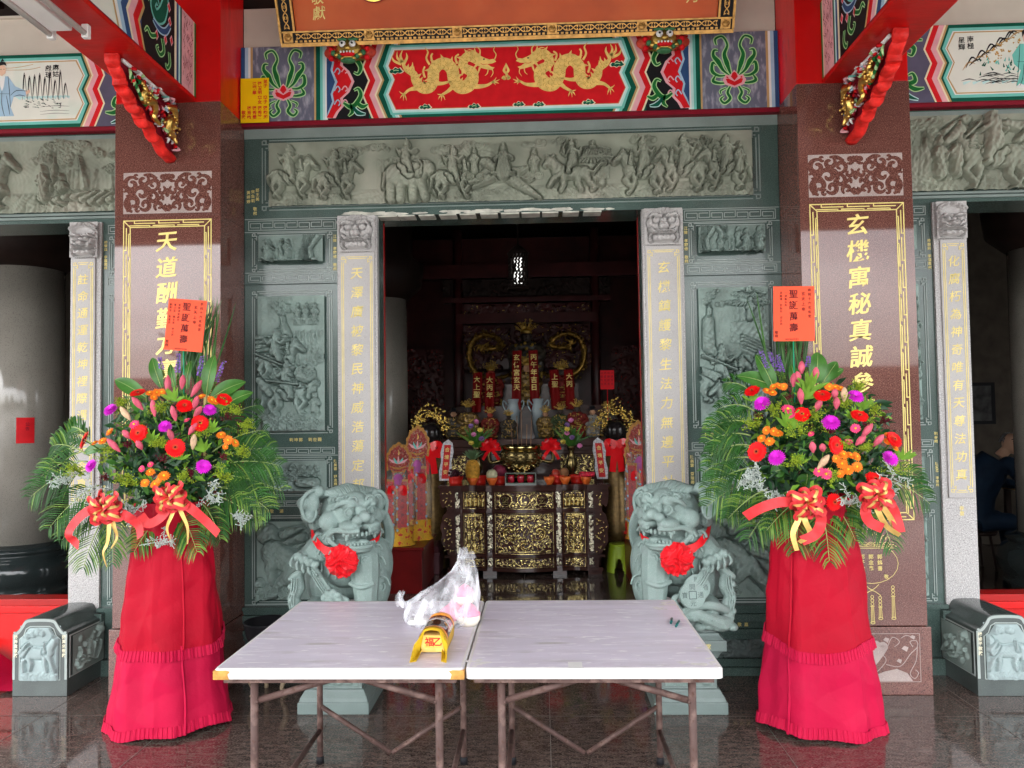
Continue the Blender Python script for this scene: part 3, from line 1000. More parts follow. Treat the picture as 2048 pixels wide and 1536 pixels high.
	if s < 0:
		mb.text(FW, '江險 孝爾修 敬獻', -1.146, 2.835, .024, .002)
		mb.text(FW, '劉坤郭 劉世賜', -1.44, 1.502, .026, .002, vert=False, pitch=1.2)
		mb.text(FW, '獻敬 湖', -1.6, 1.04, .026, .002, vert=False, pitch=1.2)
		mb.text(FW, '陳美雲 錢進輝 敬獻', -1.15, 1.36, .022, .002)
	else:
		mb.text(FW, '江險 孝爾修 敬獻', 1.146, 2.835, .024, .002)
		mb.text(FW, '劉世賜 獻', 1.25, 1.502, .026, .002, vert=False, pitch=1.2)
		mb.text(FW, '陳美雲 蔡瑞卿 獻', 1.152, 1.36, .024, .002)
		mb.text(Fr((0, WY - .02, 0)), '獻敬嘉', 1.38, .305, .026, .002, vert=False, pitch=1.6)
	mb.build('inscription', M['palegold'], w)

for s in (-1, 1):
	wall(s)

# ------------------------------------------------------------------ grey granite door pillars with gilt couplets
def mask_relief(w, h, res=.004):
	r = Relief(w, h, res)
	cx = w / 2
	sc = w / .266
	for k in range(15):
		t = k / 14
		r.swirl(cx + (t - .5) * w * .84, h * (.8 + .12 * (1 - (2 * t - 1) ** 2)), .024 * sc, .004, .012, 1.6, 1 if t < .5 else -1)
	for k in range(6):
		for q in (-1, 1):
			r.swirl(cx + q * w * .38, h * (.25 + .1 * k), .022 * sc, .004, .01, 1.6, q)
	f = lambda *c: [tuple(v * sc for v in q) for q in c]
	r.fig(f((-.06, .15, .05, .06, .15, .05), (-.05, .1, .05, .05, .1, .05)), cx, 0, 1, 1, .006, .014)
	for q in (-1, 1):
		r.fig(f((q * .05, .165, .022, q * .055, .165, .022)), cx, 0, 1, 1, .014, .012, .006)
		r.fig(f((q * .02, .195, .012, q * .075, .205, .014), (q * .075, .205, .012, q * .095, .19, .008)), cx, 0, 1, 1, .016, .01, .005)
		r.fig(f((q * .085, .06, .018, q * .085, .03, .014)), cx, 0, 1, 1, .01, .014, .008)
	r.fig(f((-.012, .125, .022, .012, .125, .022)), cx, 0, 1, 1, .02, .012, .006)
	r.fig(f((-.07, .085, .012, .07, .085, .012), (-.07, .085, .012, -.085, .105, .01), (.07, .085, .012, .085, .105, .01)), cx, 0, 1, 1, .018, .01, .006)
	for k in range(6):
		r.fig(f((-.045 + .018 * k, .075, .008, -.045 + .018 * k, .06, .006)), cx, 0, 1, 1, .014, .01, .004)
	r.fig(f((-.06, .045, .02, .06, .045, .02)), cx, 0, 1, 1, .006, .012)
	r.chisel()
	return r

def door_pillar(x0, x1, text, label, off, zb=1.12, main=True, size=.083, donor=None):
	"""x0 < x1; text column centre shifted by off"""
	y = WY - .02
	p = thing('door_pillar', ((x0 + x1) / 2, y, 0), label, 'pillar', 'grey granite couplet pillars')
	mb = MB()
	mb.box(x0, x1, y, 5.02, 0, 2.962)
	mb.build('shaft', M['grey'], p, bevel=.004)
	fr = Fr((0, y, 0))
	w = x1 - x0
	m = .03 if main else .016
	t0, t1 = (x0 + m * .55, x1 - m * .55)
	if not main:
		t0, t1 = (x0 + .012, x1 - .034) if off < 0 else (x0 + .034, x1 - .012)
	mb = MB()
	mb.box(t0, t1, y - .012, y, zb - .035, 2.72)
	mb.build('couplet_slab', M['greyslab'], p, bevel=.003)
	f2 = Fr((0, y - .012, 0))
	mb = MB()
	key_frame(mb, f2, t0 + .014, t1 - .014, zb, 2.692, .0045, .0015, 0, .032, .011)
	cx = (t0 + t1) / 2
	n = len(text)
	pitch = (2.60 - zb - .03) / n if main else (2.58 - zb) / n
	mb.text(f2, text, cx, 2.58, size, .002, 0, pitch=pitch / size, off=.008, shear=.12)
	if donor:
		mb.text(fr, donor, cx, zb - .1, .03, .002, 0, pitch=1.1)
	mb.build('couplet_inscription', M['palegold'], p)
	r = mask_relief(w - .02, .235)
	r.build('mask_carving', M['greyrough'], fr, p, x0 + .01, 2.723, 1.9, .003)
	return p

door_pillar(-1.126, -.862, '天澤廣被黎民神威浩蕩定邦國', 'grey granite door pillar with gilt couplet beginning 天澤, left side of the main doorway', 0, zb=.95)
door_pillar(.862, 1.126, '玄機鎮護黎生法力無邊平社稷', 'grey granite door pillar with gilt couplet beginning 玄機, right side of the main doorway', 0, zb=.95)
door_pillar(-2.912, -2.704, '註命通運乾坤裡際遇知天命真', 'narrow grey granite pillar with couplet beginning 註命, by the left side doorway', -1, zb=1.12, main=False, size=.075)
door_pillar(2.704, 2.912, '化腐朽為神奇唯有天尊法功真', 'narrow grey granite pillar with couplet beginning 化腐朽, by the right side doorway', 1, zb=1.12, main=False, size=.075, donor='李雲')

mb = MB()
for s in (-1, 1):
	a, b = sorted((s * .862, s * 1.12))
	mb.box(a, b, 5.021, 5.165, 0, 2.962)
	a, b = sorted((s * .860, s * 1.12))
	mb.box(a, b, 5.166, 5.20, 0, 2.962, 1)
d = mb.build('inner_doorway', [M['green'], M['deepred']])
things_tag(d, 'thin red door frame set behind the grey pillars of the main doorway', 'door frame')

# ------------------------------------------------------------------ side bays
def side_bay(s):
	side = 'left' if s < 0 else 'right'
	A = lambda a, b: sorted((s * a, s * b))
	f = thing('carved_lintel', (s * 3.4, WY, 2.97), 'green stone side lintel carved with %s' % ('trees and a garden pavilion' if s < 0 else 'soldiers and a galloping horse'), 'lintel', 'carved lintels over the side doorways')
	mb = MB()
	mb.box(*A(2.35, 4.9), WY, 5.28, 2.965, 3.59)
	mb.build('slab', M['green'], f)
	mb = MB()
	for z, d in ((3.525, .02), (3.545, .008), (3.02, .02), (2.998, .01)):
		mb.box(*A(2.40, 4.3), WY - d, WY, z - .008, z + .008)
	mb.build('frame_line', M['greenhone'], f)
	r = Relief(1.6, .49, .005)
	r.ridges(0, 1.6, 0, .49, .004, 14, 9, 41 + s)
	r.ridges(0, 1.6, -.02, .14, .018, 24, 14, 14 + s)
	for i in range(26):
		r.swirl(U(0.02, 1.58), U(.01, .1), U(.018, .036), hand=rng.choice((-1, 1)))
	if s < 0:     # x runs left to right; the visible end is the right-hand one
		tree(r, .95, .14, .3, .2, 12, 9)
		tree(r, 1.2, .12, .3, -.1, 13, 9)
		r.ridges(1.05, 1.3, .1, .3, .016, 50, 8, 4)
		pagoda(r, 1.46, .1, .22, .32)
		r.fig(STAND, .92, .2, .2, 1, .014, .026, tex=FOLD)
		r.fig(STAND, 1.05, .16, .17, -1, .014, .026, tex=FOLD)
		for i in range(8):
			r.fig([(1.0 + i * .06, .08 + .02 * sin(i), .018, 1.1 + i * .06, .13, .012)], 0, 0, 1, 1, .012, .014)
		mount(r, .5, .22, .34, 1, 'horse')
	else:
		tree(r, .12, .12, .32, .25, 15, 9)
		tree(r, .28, .2, .22, -.2, 16, 5)
		r.ridges(.02, .3, .05, .3, .016, 40, 10, 6)
		r.fig(STAND, .34, .22, .22, 1, .014, .028, tex=FOLD)
		r.fig(STAND, .45, .23, .22, -1, .014, .028, tex=FOLD)
		r.fig([(.38, .38, .02, .52, .46, .03)], 0, 0, 1, 1, .01, .016)
		mount(r, .68, .21, .42, -1, 'horse')
		r.fig([(.74, .42, .02, .95, .38, .045), (.6, .43, .012, .5, .34, .01)], 0, 0, 1, 1, .016, .018, tex=FOLD)
		mount(r, 1.1, .22, .38, -1, 'horse')
	r.chisel()
	r.build('relief_carving', M['reliefwarm'], FW, f, A(2.41, 4.01)[0], 3.03, 1.35, .004)
	w = thing('carved_wall', (s * 2.55, WY, 0), 'narrow green carved wall strip beside the pillar lettered %s' % ('註命通運' if s < 0 else '化腐朽'), 'wall', 'narrow carved wall strips')
	mb = MB()
	mb.box(*A(2.35, 2.704), WY, 5.28, .43, 2.965)
	for (z0, z1, d) in ((.405, .43, .05), (.327, .405, .035), (.25, .327, .02), (.1, .25, .012), (0, .1, .06)):
		mb.box(*A(2.42, 2.704), WY - d, 5.28, z0, z1)
	mb.build('slab', M['green'], w)
	mb = MB()
	meander(mb, FW, *A(2.38, 2.67), 2.885, 2.945, 4)
	meander(mb, FW, *A(2.38, 2.67), 2.54, 2.593, 4)
	meander(mb, FW, *A(2.38, 2.67), 1.406, 1.452, 4)
	meander(mb, FW, *A(2.38, 2.67), 1.069, 1.107, 4)
	for z0, z1 in ((2.609, 2.867), (1.543, 2.481), (1.145, 1.39), (.44, 1.012)):
		key_frame(mb, FW, *A(2.36, 2.66), z0, z1, .005, .004, 0, .034, .014)
	mb.build('frame_line', M['line'], w)
	for z0, hh, sd in ((2.66, .16, 1), (1.58, .86, 2), (1.18, .17, 3), (.48, .49, 4)):
		r = Relief(.2, hh, .004)
		r.ridges(0, .2, 0, hh, .01, 30, 12, sd)
		k = 0.06
		while k < hh - .04:
			if hh > .3:
				r.fig(STAND, U(.12, .17), k + .05, .14, rng.choice((-1, 1)), .012, .024, tex=FOLD)
			r.swirl(U(.04, .17), k, U(.02, .035))
			k += .06
		r.chisel()
		r.build('relief_carving', M['relief'], FW, w, A(2.40, 2.60)[0], z0, 1.2, .004)
	mb = MB()
	mb.text(FW, '楊榮興 李福雲獻', s * 2.685, 2.83 if s < 0 else 2.72, .022, .002)
	mb.text(FW, '劉金獻', s * 2.685, 1.49, .022, .002)
	mb.text(FW, '陳愛恩 李榮獻', s * 2.685, 1.3, .02, .002)
	mb.build('inscription', M['palegold'], w)
	mb = MB()
	mb.box(*A(2.704, 2.911), 5.021, 5.28, 0, 2.962)
	mb.build('reveal', M['green'], w)
	t = thing('door_threshold', (s * 3.6, 5.0, 0), 'tall red painted threshold board across the %s side doorway' % side, 'threshold', 'red thresholds of the side doorways')
	mb = MB()
	mb.box(*A(2.93, 4.6), 5.02, 5.12, .055, .385)
	mb.box(*A(2.93, 4.6), 4.995, 5.14, .385, .43)
	mb.box(*A(2.93, 4.6), 5.005, 5.13, 0, .055)
	mb.build('board', M['red'], t, bevel=.004)
	mb = MB()
	mb.box(*A(2.93, 4.6), 5.0, 5.14, .43, .475)
	mb.build('top_ledge', M['deepred'], t, bevel=.004)

for s in (-1, 1):
	side_bay(s)

# ------------------------------------------------------------------ red granite columns
def scroll_panel(mb, fr, a0, a1, b0, b1, mi_line):
	"""frosted ground with dark scrolls left standing: drawn as dark shapes on the pale ground"""
	cx, cy = (a0 + a1) / 2, (b0 + b1) / 2
	w, h = (a1 - a0), (b1 - b0)
	q = lambda x, y, s: (cx + s * x * w, b0 + y * h)
	lay = 0
	for s in (-1, 1):
		def curl(x, y, R_, t0, turns, wd, hand):
			P = [q(x + hand * R_ * .45 * (1 - .72 * t) * cos(t0 + turns * 2 * pi * t), y + R_ * (1 - .72 * t) * sin(t0 + turns * 2 * pi * t), s) for t in np.linspace(0, 1, 16)]
			mb.stroke(fr, P, [wd * h * v for v in (.5, 1, 1.1, 1, .8, .5)], .0012 + .00002 * lay, mi_line, 2)
		for (x, y, R_, t0, tn, wd, hd) in ((.40, .25, .22, -1.5, 1.1, .13, 1), (.42, .72, .20, 1.2, 1.15, .13, -1), (.30, .5, .18, 0, 1.0, .12, 1), (.26, .2, .15, 3.6, 1.1, .11, -1), (.28, .82, .15, 2.2, 1.0, .11, 1), (.17, .38, .15, 1, 1.1, .10, 1),
									   (.16, .72, .16, 4.2, 1.1, .10, -1), (.10, .16, .12, 5.2, 1.0, .10, 1), (.07, .56, .11, 2, .9, .09, 1), (.47, .48, .10, .5, .8, .09, 1), (.21, .55, .09, 3, .8, .08, 1), (.34, .08, .08, 1, .8, .08, -1), (.36, .93, .07, 4, .8, .08, 1), (.06, .88, .10, 4, .9, .09, -1)):
			lay += 1
			curl(x, y, R_, t0, tn, wd, hd)
		for pts in ([(.48, .05), (.44, .12), (.46, .4)], [(.24, .34), (.20, .46), (.22, .62), (.30, .66)], [(.12, .3), (.06, .4), (.05, .3)], [(.36, .4), (.40, .5), (.36, .6)], [(.12, .86), (.2, .95), (.28, .96)]):
			lay += 1
			mb.stroke(fr, [q(a, b, s) for a, b in pts], [.06 * h, .11 * h, .05 * h], .0012 + .00002 * lay, mi_line, 4)
	n = 12
	mb.poly(fr, [(cx + .05 * w * cos(2 * pi * i / n) * .6, cy + .09 * w * sin(2 * pi * i / n) * .6) for i in range(n)], .002, mi_line)
	for k in (-1, 0, 1):
		for zz, sg in ((b1 - .02 * h, -1), (b0 + .02 * h, 1)):
			mb.stroke(fr, [(cx + k * .012 * w, zz), (cx + k * .05 * w, zz + sg * .16 * h)], [.05 * h, .18 * h], .0021 + .0001 * k, mi_line)

def fret_border(mb, fr, a0, a1, b0, b1, bw=.047, t=.0062, w=.0012, mi=0):
	def rect(x0, x1, y0, y1):
		x0, x1 = sorted((x0, x1)); y0, y1 = sorted((y0, y1))
		mb.add([fr.p(x0, y0, w), fr.p(x1, y0, w), fr.p(x1, y1, w), fr.p(x0, y1, w)], [(0, 1, 2, 3)], mi)
	for (x0, x1, y0, y1) in ((a0, a1, b1 - t, b1), (a0, a1, b0, b0 + t), (a0, a0 + t, b0 + t, b1 - t), (a1 - t, a1, b0 + t, b1 - t)):
		rect(x0, x1, y0, y1)
	i0, i1, j0, j1 = a0 + bw, a1 - bw, b0 + bw, b1 - bw
	for (x0, x1, y0, y1) in ((i0, i1, j1, j1 + t), (i0, i1, j0 - t, j0), (i0 - t, i0, j0 - t, j1 + t), (i1, i1 + t, j0 - t, j1 + t)):
		rect(x0, x1, y0, y1)
	w += .0002
	n = max(2, round((j1 - j0) / .155))
	L = (j1 - j0) / n
	for sx, A0 in ((1, a0), (-1, a1)):
		for k in range(n):
			y = j0 + k * L
			rect(A0 + sx * bw * .36, A0 + sx * (bw * .36 + t), y + .02, y + L - .0)
			rect(A0 + sx * bw * .66, A0 + sx * (bw * .66 + t), y - .015, y + L - .035)
			rect(A0 + sx * t, A0 + sx * (bw * .36), y + .02, y + .02 + t)
			rect(A0 + sx * bw * .66, A0 + sx * (bw - t), y + L - .035 - t, y + L - .035)
	n = 3
	L = (i1 - i0) / n
	for sy, B0 in ((1, b0), (-1, b1)):
		for k in range(n):
			x = i0 + k * L
			rect(x + .02, x + L, B0 + sy * bw * .36, B0 + sy * (bw * .36 + t))
			rect(x - .015, x + L - .03, B0 + sy * bw * .66, B0 + sy * (bw * .66 + t))
			rect(x + .02, x + .02 + t, B0 + sy * t, B0 + sy * bw * .36)
			rect(x + L - .03 - t, x + L - .03, B0 + sy * bw * .66, B0 + sy * (bw - t))
	for sx, A0 in ((1, a0), (-1, a1)):
		for sy, B0 in ((1, b0), (-1, b1)):
			mb.stroke(fr, [(A0 + sx * t, B0 + sy * t), (A0 + sx * bw, B0 + sy * bw)], t, w, mi)

def column(s, text, label):
	c = thing('granite_column', (s * 2.08, 4.8, 0), label, 'column', 'square red granite columns')
	A = lambda a, b: sorted((s * a, s * b))
	mb = MB()
	mb.box(*A(1.75, 2.411), 4.60, 4.975, .392, 2.896)
	mb.box(*A(1.7515, 2.4095), 4.6015, 4.974, 2.896, 2.899)
	mb.box(*A(1.75, 2.411), 4.60, 4.975, 2.899, 3.60)
	mb.build('shaft', M['red_granite'], c, bevel=.005)
	mb = MB()
	mb.box(*A(1.742, 2.425), 4.585, 4.974, 0, .388)
	mb.build('base', M['red_granite'], c, bevel=.004)
	mb = MB()
	mb.box(*A(1.752, 2.409), 4.602, 4.97, 3.601, 5.28)
	mb.build('painted_post', M['red'], c, bevel=.004)
	fr = Fr((0, 4.60, 0))
	a0, a1 = A(1.805, 2.357)
	mb = MB()
	mb.poly(fr, [(a0, 2.912), (a1, 2.912), (a1, 3.168), (a0, 3.168)], .0008, 0)
	scroll_panel(mb, fr, a0 + .008, a1 - .008, 2.918, 3.162, 1)
	mb.build('carved_panel', [M['pale_pattern'], M['red_granite']], c)
	f0 = Fr((0, 4.585, 0))
	mb = MB()
	b0_, b1_ = .075, .352
	for (x0, x1, y0, y1) in ((a0, a1, b1_ - .003, b1_), (a0, a1, b0_, b0_ + .003), (a0, a0 + .003, b0_, b1_), (a1 - .003, a1, b0_, b1_)):
		mb.poly(f0, [(x0, y0), (x1, y0), (x1, y1), (x0, y1)], .0008, 0)
	cx = (a0 + a1) / 2
	for k in (-1, 1):
		Q = lambda pts: [(cx + k * x, b0_ + y) for x, y in pts]
		mb.poly(f0, Q([(.0, .005), (.23, .005), (.2, .05), (.14, .075), (.07, .06), (.02, .04)]), .0008, 0)
		mb.stroke(f0, Q([(.02, .05), (.08, .12), (.05, .16), (.02, .13)]), .004, .001, 0)
		mb.stroke(f0, Q([(.08, .1), (.16, .09), (.22, .16), (.26, .2), (.255, .235), (.22, .23), (.235, .2)]), .004, .001, 0)
		mb.stroke(f0, Q([(.26, .2), (.25, .12), (.215, .05), (.24, .02), (.262, .05), (.245, .07)]), .004, .001, 0)
		mb.stroke(f0, Q([(.09, .2), (.12, .255), (.16, .23), (.13, .2)]), .004, .001, 0)
		mb.stroke(f0, Q([(.17, .25), (.2, .265), (.25, .25)]), .004, .001, 0)
		for (x, y, q) in ((.19, .19, .02), (.085, .24, .018), (.155, .12, .016), (.235, .255, .015)):
			mb.poly(f0, Q([(x - q, y), (x - q * .2, y + q * .8), (x + q, y + q * .4), (x + q * .5, y - q * .9)]), .0008, 0)
	for k in range(5):
		t = (k - 2) / 2
		mb.stroke(f0, [(cx + t * .02, b0_ + .1), (cx + t * .07, b0_ + .2), (cx + t * .045, b0_ + .25 - abs(t) * .03)], [.006, .05, .006], .0009 + .0001 * k, 0)
	mb.build('scroll_panel', M['pale_pattern'], c)
	mb = MB()
	fret_border(mb, fr, a0, a1, 1.0, 2.872)
	mb.build('fret_border', M['palegold'], c)
	mb = MB()
	mb.text(fr, text, s * 2.083, 2.735 if s < 0 else 2.745, .135, .0015, 0, pitch=.157 / .135, off=.008, shear=.1, bold=.016)
	mb.build('couplet_inscription', M['gold'], c)
	mb = MB()
	ln = lambda pts, wd=.0035, sub=6: mb.stroke(fr, [(s * 2.1 + x, z) for x, z in pts], wd, .0014, 0, sub)
	circ = lambda x, z, rx, rz, a0=0, a1=2 * pi: ln([(x + rx * cos(a0 + (a1 - a0) * i / 20), z + rz * sin(a0 + (a1 - a0) * i / 20)) for i in range(21)], .003, 1)
	circ(0, .75, .155, .115)
	circ(0, .90, .06, .05)
	for k in range(9):
		circ(-.12 + .03 * k, .865, .013, .009)
		circ(-.10 + .025 * k, .885 + .03 * (1 - abs(k - 4) / 4), .012, .02, 0, pi)
	ln([(-.15, .85), (.15, .85)])
	ln([(-.13, .84), (.13, .84)])
	ln([(-.04, .63), (.0, .60), (.04, .63)])
	ln([(-.05, .565), (0, .595), (.05, .565)])
	for x, zt, L in ((-.045, .565, .13), (0, .57, .16), (.045, .565, .13), (.12, .625, .19), (-.12, .625, .19)):
		for k in range(3):
			circ(x, zt - .012 - .02 * k, .008, .009)
		for k in (-1, 0, 1):
			ln([(x + k * .006, zt - .065), (x + k * .009, zt - L)], .003, 1)
		ln([(x - .012, zt - .065), (x + .012, zt - .065)], .004, 1)
		circ(x, zt - L, .012, .007)
	for k, st in enumerate(('郭銘書', '郭念鑫', '郭子銓')):
		mb.text(fr, st, s * 2.1 + .05 - .05 * k, .79, .03, .0015)
	mb.text(fr, '敬', s * 2.1 + .085, .675, .026, .0015)
	mb.text(fr, '獻', s * 2.1 - .085, .675, .026, .0015)
	mb.build('lantern_engraving', M['palegold'], c)

column(-1, '天道酬勤方實', 'red granite column lettered in gold 天道酬勤, standing behind the left flower stand')
column(1, '玄機寓秘真誠參悟發', 'red granite column lettered in gold 玄機寓秘真誠參悟, standing behind the right flower stand')

# ------------------------------------------------------------------ painted beams
def zz(x, pts):
	return [(x + a, b) for a, b in pts]

BZ0, BZ1 = 3.59, 4.09
ZP = [(.045, 4.075), (-.0, 3.935), (.04, 3.843), (-.0, 3.745), (.05, 3.605)]

def zig_band(mb, fr, x0, wd, s, mi, w):
	"""vertical zigzag band starting at x0 (towards the panel by s), width wd"""
	L = [(x0 + s * a, z) for a, z in ZP]
	Rr = [(x0 + s * (a + wd), z) for a, z in ZP]
	L = [(L[0][0] + s * .012, BZ1 - .002)] + L[1:-1] + [(L[-1][0] + s * .012, BZ0 + .002)]
	Rr = [(Rr[0][0] + s * .012, BZ1 - .002)] + Rr[1:-1] + [(Rr[-1][0] + s * .012, BZ0 + .002)]
	for i in range(len(L) - 1):
		mb.poly(fr, [L[i], Rr[i], Rr[i + 1], L[i + 1]], w, mi)

PAINT = ['p_red', 'p_pink', 'p_cream', 'p_tan', 'p_green', 'p_dgreen', 'p_lime', 'p_teal', 'p_aqua', 'p_blue', 'p_sky', 'p_slate', 'p_slate2', 'p_gold', 'p_ochre', 'black', 'p_ink', 'p_picture', 'white', 'p_pinkmarble', 'p_wine', 'skin_paint']
PI = {k: i for i, k in enumerate(PAINT)}
PM = [M[k] for k in PAINT]

def rc(mb, fr, x0, x1, z0, z1, k, w=.001):
	x0, x1 = sorted((x0, x1))
	mb.poly(fr, [(x0, z0), (x1, z0), (x1, z1), (x0, z1)], w, PI[k])

def leafy(mb, fr, pts, wd, w=.002, dark='p_green', light='p_lime', edge=.008):
	"""curling scroll: dark stroke edged in a lighter colour"""
	wd2 = [v + edge * 2 for v in wd] if isinstance(wd, list) else wd + edge * 2
	mb.stroke(fr, pts, wd2, w, PI[light], 6)
	mb.stroke(fr, pts, wd, w + .0004, PI[dark], 6)

def lotus(mb, fr, cx, z0, w=.002, k=1.0):
	Q = lambda s, pts: [(cx + s * x * k, z0 + z * k) for x, z in pts]
	for s in (-1, 1):
		leafy(mb, fr, Q(s, [(.02, .20), (.045, .28), (.06, .34), (.04, .40), (.07, .455), (.115, .44), (.11, .40)]), [.006, .03, .022, .012, .012, .014, .006], w, edge=.006)
		leafy(mb, fr, Q(s, [(.03, .2), (.07, .235), (.10, .29), (.13, .33), (.125, .365), (.10, .365)]), [.004, .016, .03, .02, .014, .005], w + .001, edge=.006)
		leafy(mb, fr, Q(s, [(.05, .2), (.1, .2), (.14, .23), (.135, .285), (.11, .27)]), [.006, .014, .022, .016, .005], w + .0005, edge=.006)
		leafy(mb, fr, Q(s, [(.03, .155), (.09, .15), (.135, .165), (.12, .2)]), [.006, .014, .02, .006], w + .001, edge=.006)
		leafy(mb, fr, Q(s, [(.02, .14), (.045, .09), (.03, .05), (.065, .02), (.09, .045), (.07, .065)]), [.006, .016, .018, .014, .012, .005], w, edge=.006)
		leafy(mb, fr, Q(s, [(.05, .12), (.09, .1), (.085, .075)]), [.004, .01, .004], w + .001, edge=.005)
	P = lambda pts, m, ww: mb.poly(fr, [(cx + x * k, z0 + z * k) for x, z in pts], ww, PI[m])
	P([(-.075, .17), (-.06, .14), (0, .118), (.06, .14), (.075, .17), (.055, .205), (.03, .2), (0, .235), (-.03, .2), (-.055, .205)], 'p_pink', w + .002)
	P([(-.055, .175), (-.045, .15), (0, .13), (.045, .15), (.055, .175), (.04, .18), (0, .158), (-.04, .18)], 'p_red', w + .0025)
	P([(-.022, .19), (0, .165), (.022, .19), (.012, .215), (0, .222), (-.012, .215)], 'p_red', w + .0025)
	for s in (-1, 1):
		P([(s * .05, .195), (s * .035, .185), (s * .05, .18)], 'p_red', w + .0026)

def scroll_corner(mb, fr, x0, x1, s, w=.002):
	"""black field with green scrolls and a crimson scalloped cloud edge; x0 outer side, x1 zigzag side"""
	W = abs(x1 - x0)
	Q = lambda pts: [(x0 + s * x * W, BZ0 + z) for x, z in pts]
	outl = [(.12, .49), (.2, .45), (.33, .41), (.3, .36), (.46, .32), (.58, .25), (.46, .18), (.3, .14), (.33, .09), (.2, .05), (.12, .01)]
	mb.poly(fr, Q([(-.02, .49)] + [(a + .07, b) for a, b in outl] + [(-.02, .01)]), w, PI['p_pink'])
	mb.poly(fr, Q([(-.02, .485)] + outl + [(-.02, .015)]), w + .0005, PI['p_red'])
	mb.poly(fr, Q([(-.02, .48), (.02, .46), (.16, .38), (.12, .33), (.24, .25), (.12, .17), (.16, .12), (.02, .04), (-.02, .02)]), w + .001, PI['p_sky'])
	mb.poly(fr, Q([(-.02, .48), (-.0, .45), (.11, .38), (.07, .33), (.18, .25), (.07, .17), (.11, .12), (-.0, .05), (-.02, .02)]), w + .0014, PI['p_blue'])
	for z in (.40, .31, .19, .10):
		mb.stroke(fr, Q([(.16, z), (.24, z + .03), (.3, z + .01), (.26, z - .01)]), .008, w + .0018, PI['p_sky'])
		mb.stroke(fr, Q([(.34, z + .005), (.42, z + .03), (.48, z + .01), (.43, z - .005)]), .008, w + .0018, PI['p_pink'])
	for sy, z in ((1, .33), (-1, .17)):
		leafy(mb, fr, Q([(.38, z + sy * .06), (.6, z + sy * .09), (.8, z + sy * .02), (.75, z - sy * .03), (.64, z - sy * .02)]), [.01, .03, .024, .014, .005], w + .002, edge=.006)
		leafy(mb, fr, Q([(.7, z + sy * .06), (.84, z + sy * .09), (.98, z + sy * .075)]), [.02, .026, .003], w + .0022, edge=.006)
		leafy(mb, fr, Q([(.62, z + sy * .09), (.74, z + sy * .13), (.92, z + sy * .14)]), [.01, .028, .003], w + .0024, 'p_dgreen', 'p_aqua', .006)
	leafy(mb, fr, Q([(.55, .1), (.6, .05), (.5, .02)]), [.012, .024, .003], w + .002, edge=.005)

DR_BODY = [(.02, .0), (.045, -.045), (.09, -.075), (.105, -.12), (.14, -.165), (.185, -.165), (.21, -.125), (.215, -.06), (.25, -.02), (.295, -.02), (.33, -.06), (.34, -.12), (.375, -.17), (.425, -.165),
		   (.455, -.125), (.45, -.075), (.41, -.05), (.395, -.015), (.42, .02), (.46, .02), (.50, -.01), (.535, -.035)]

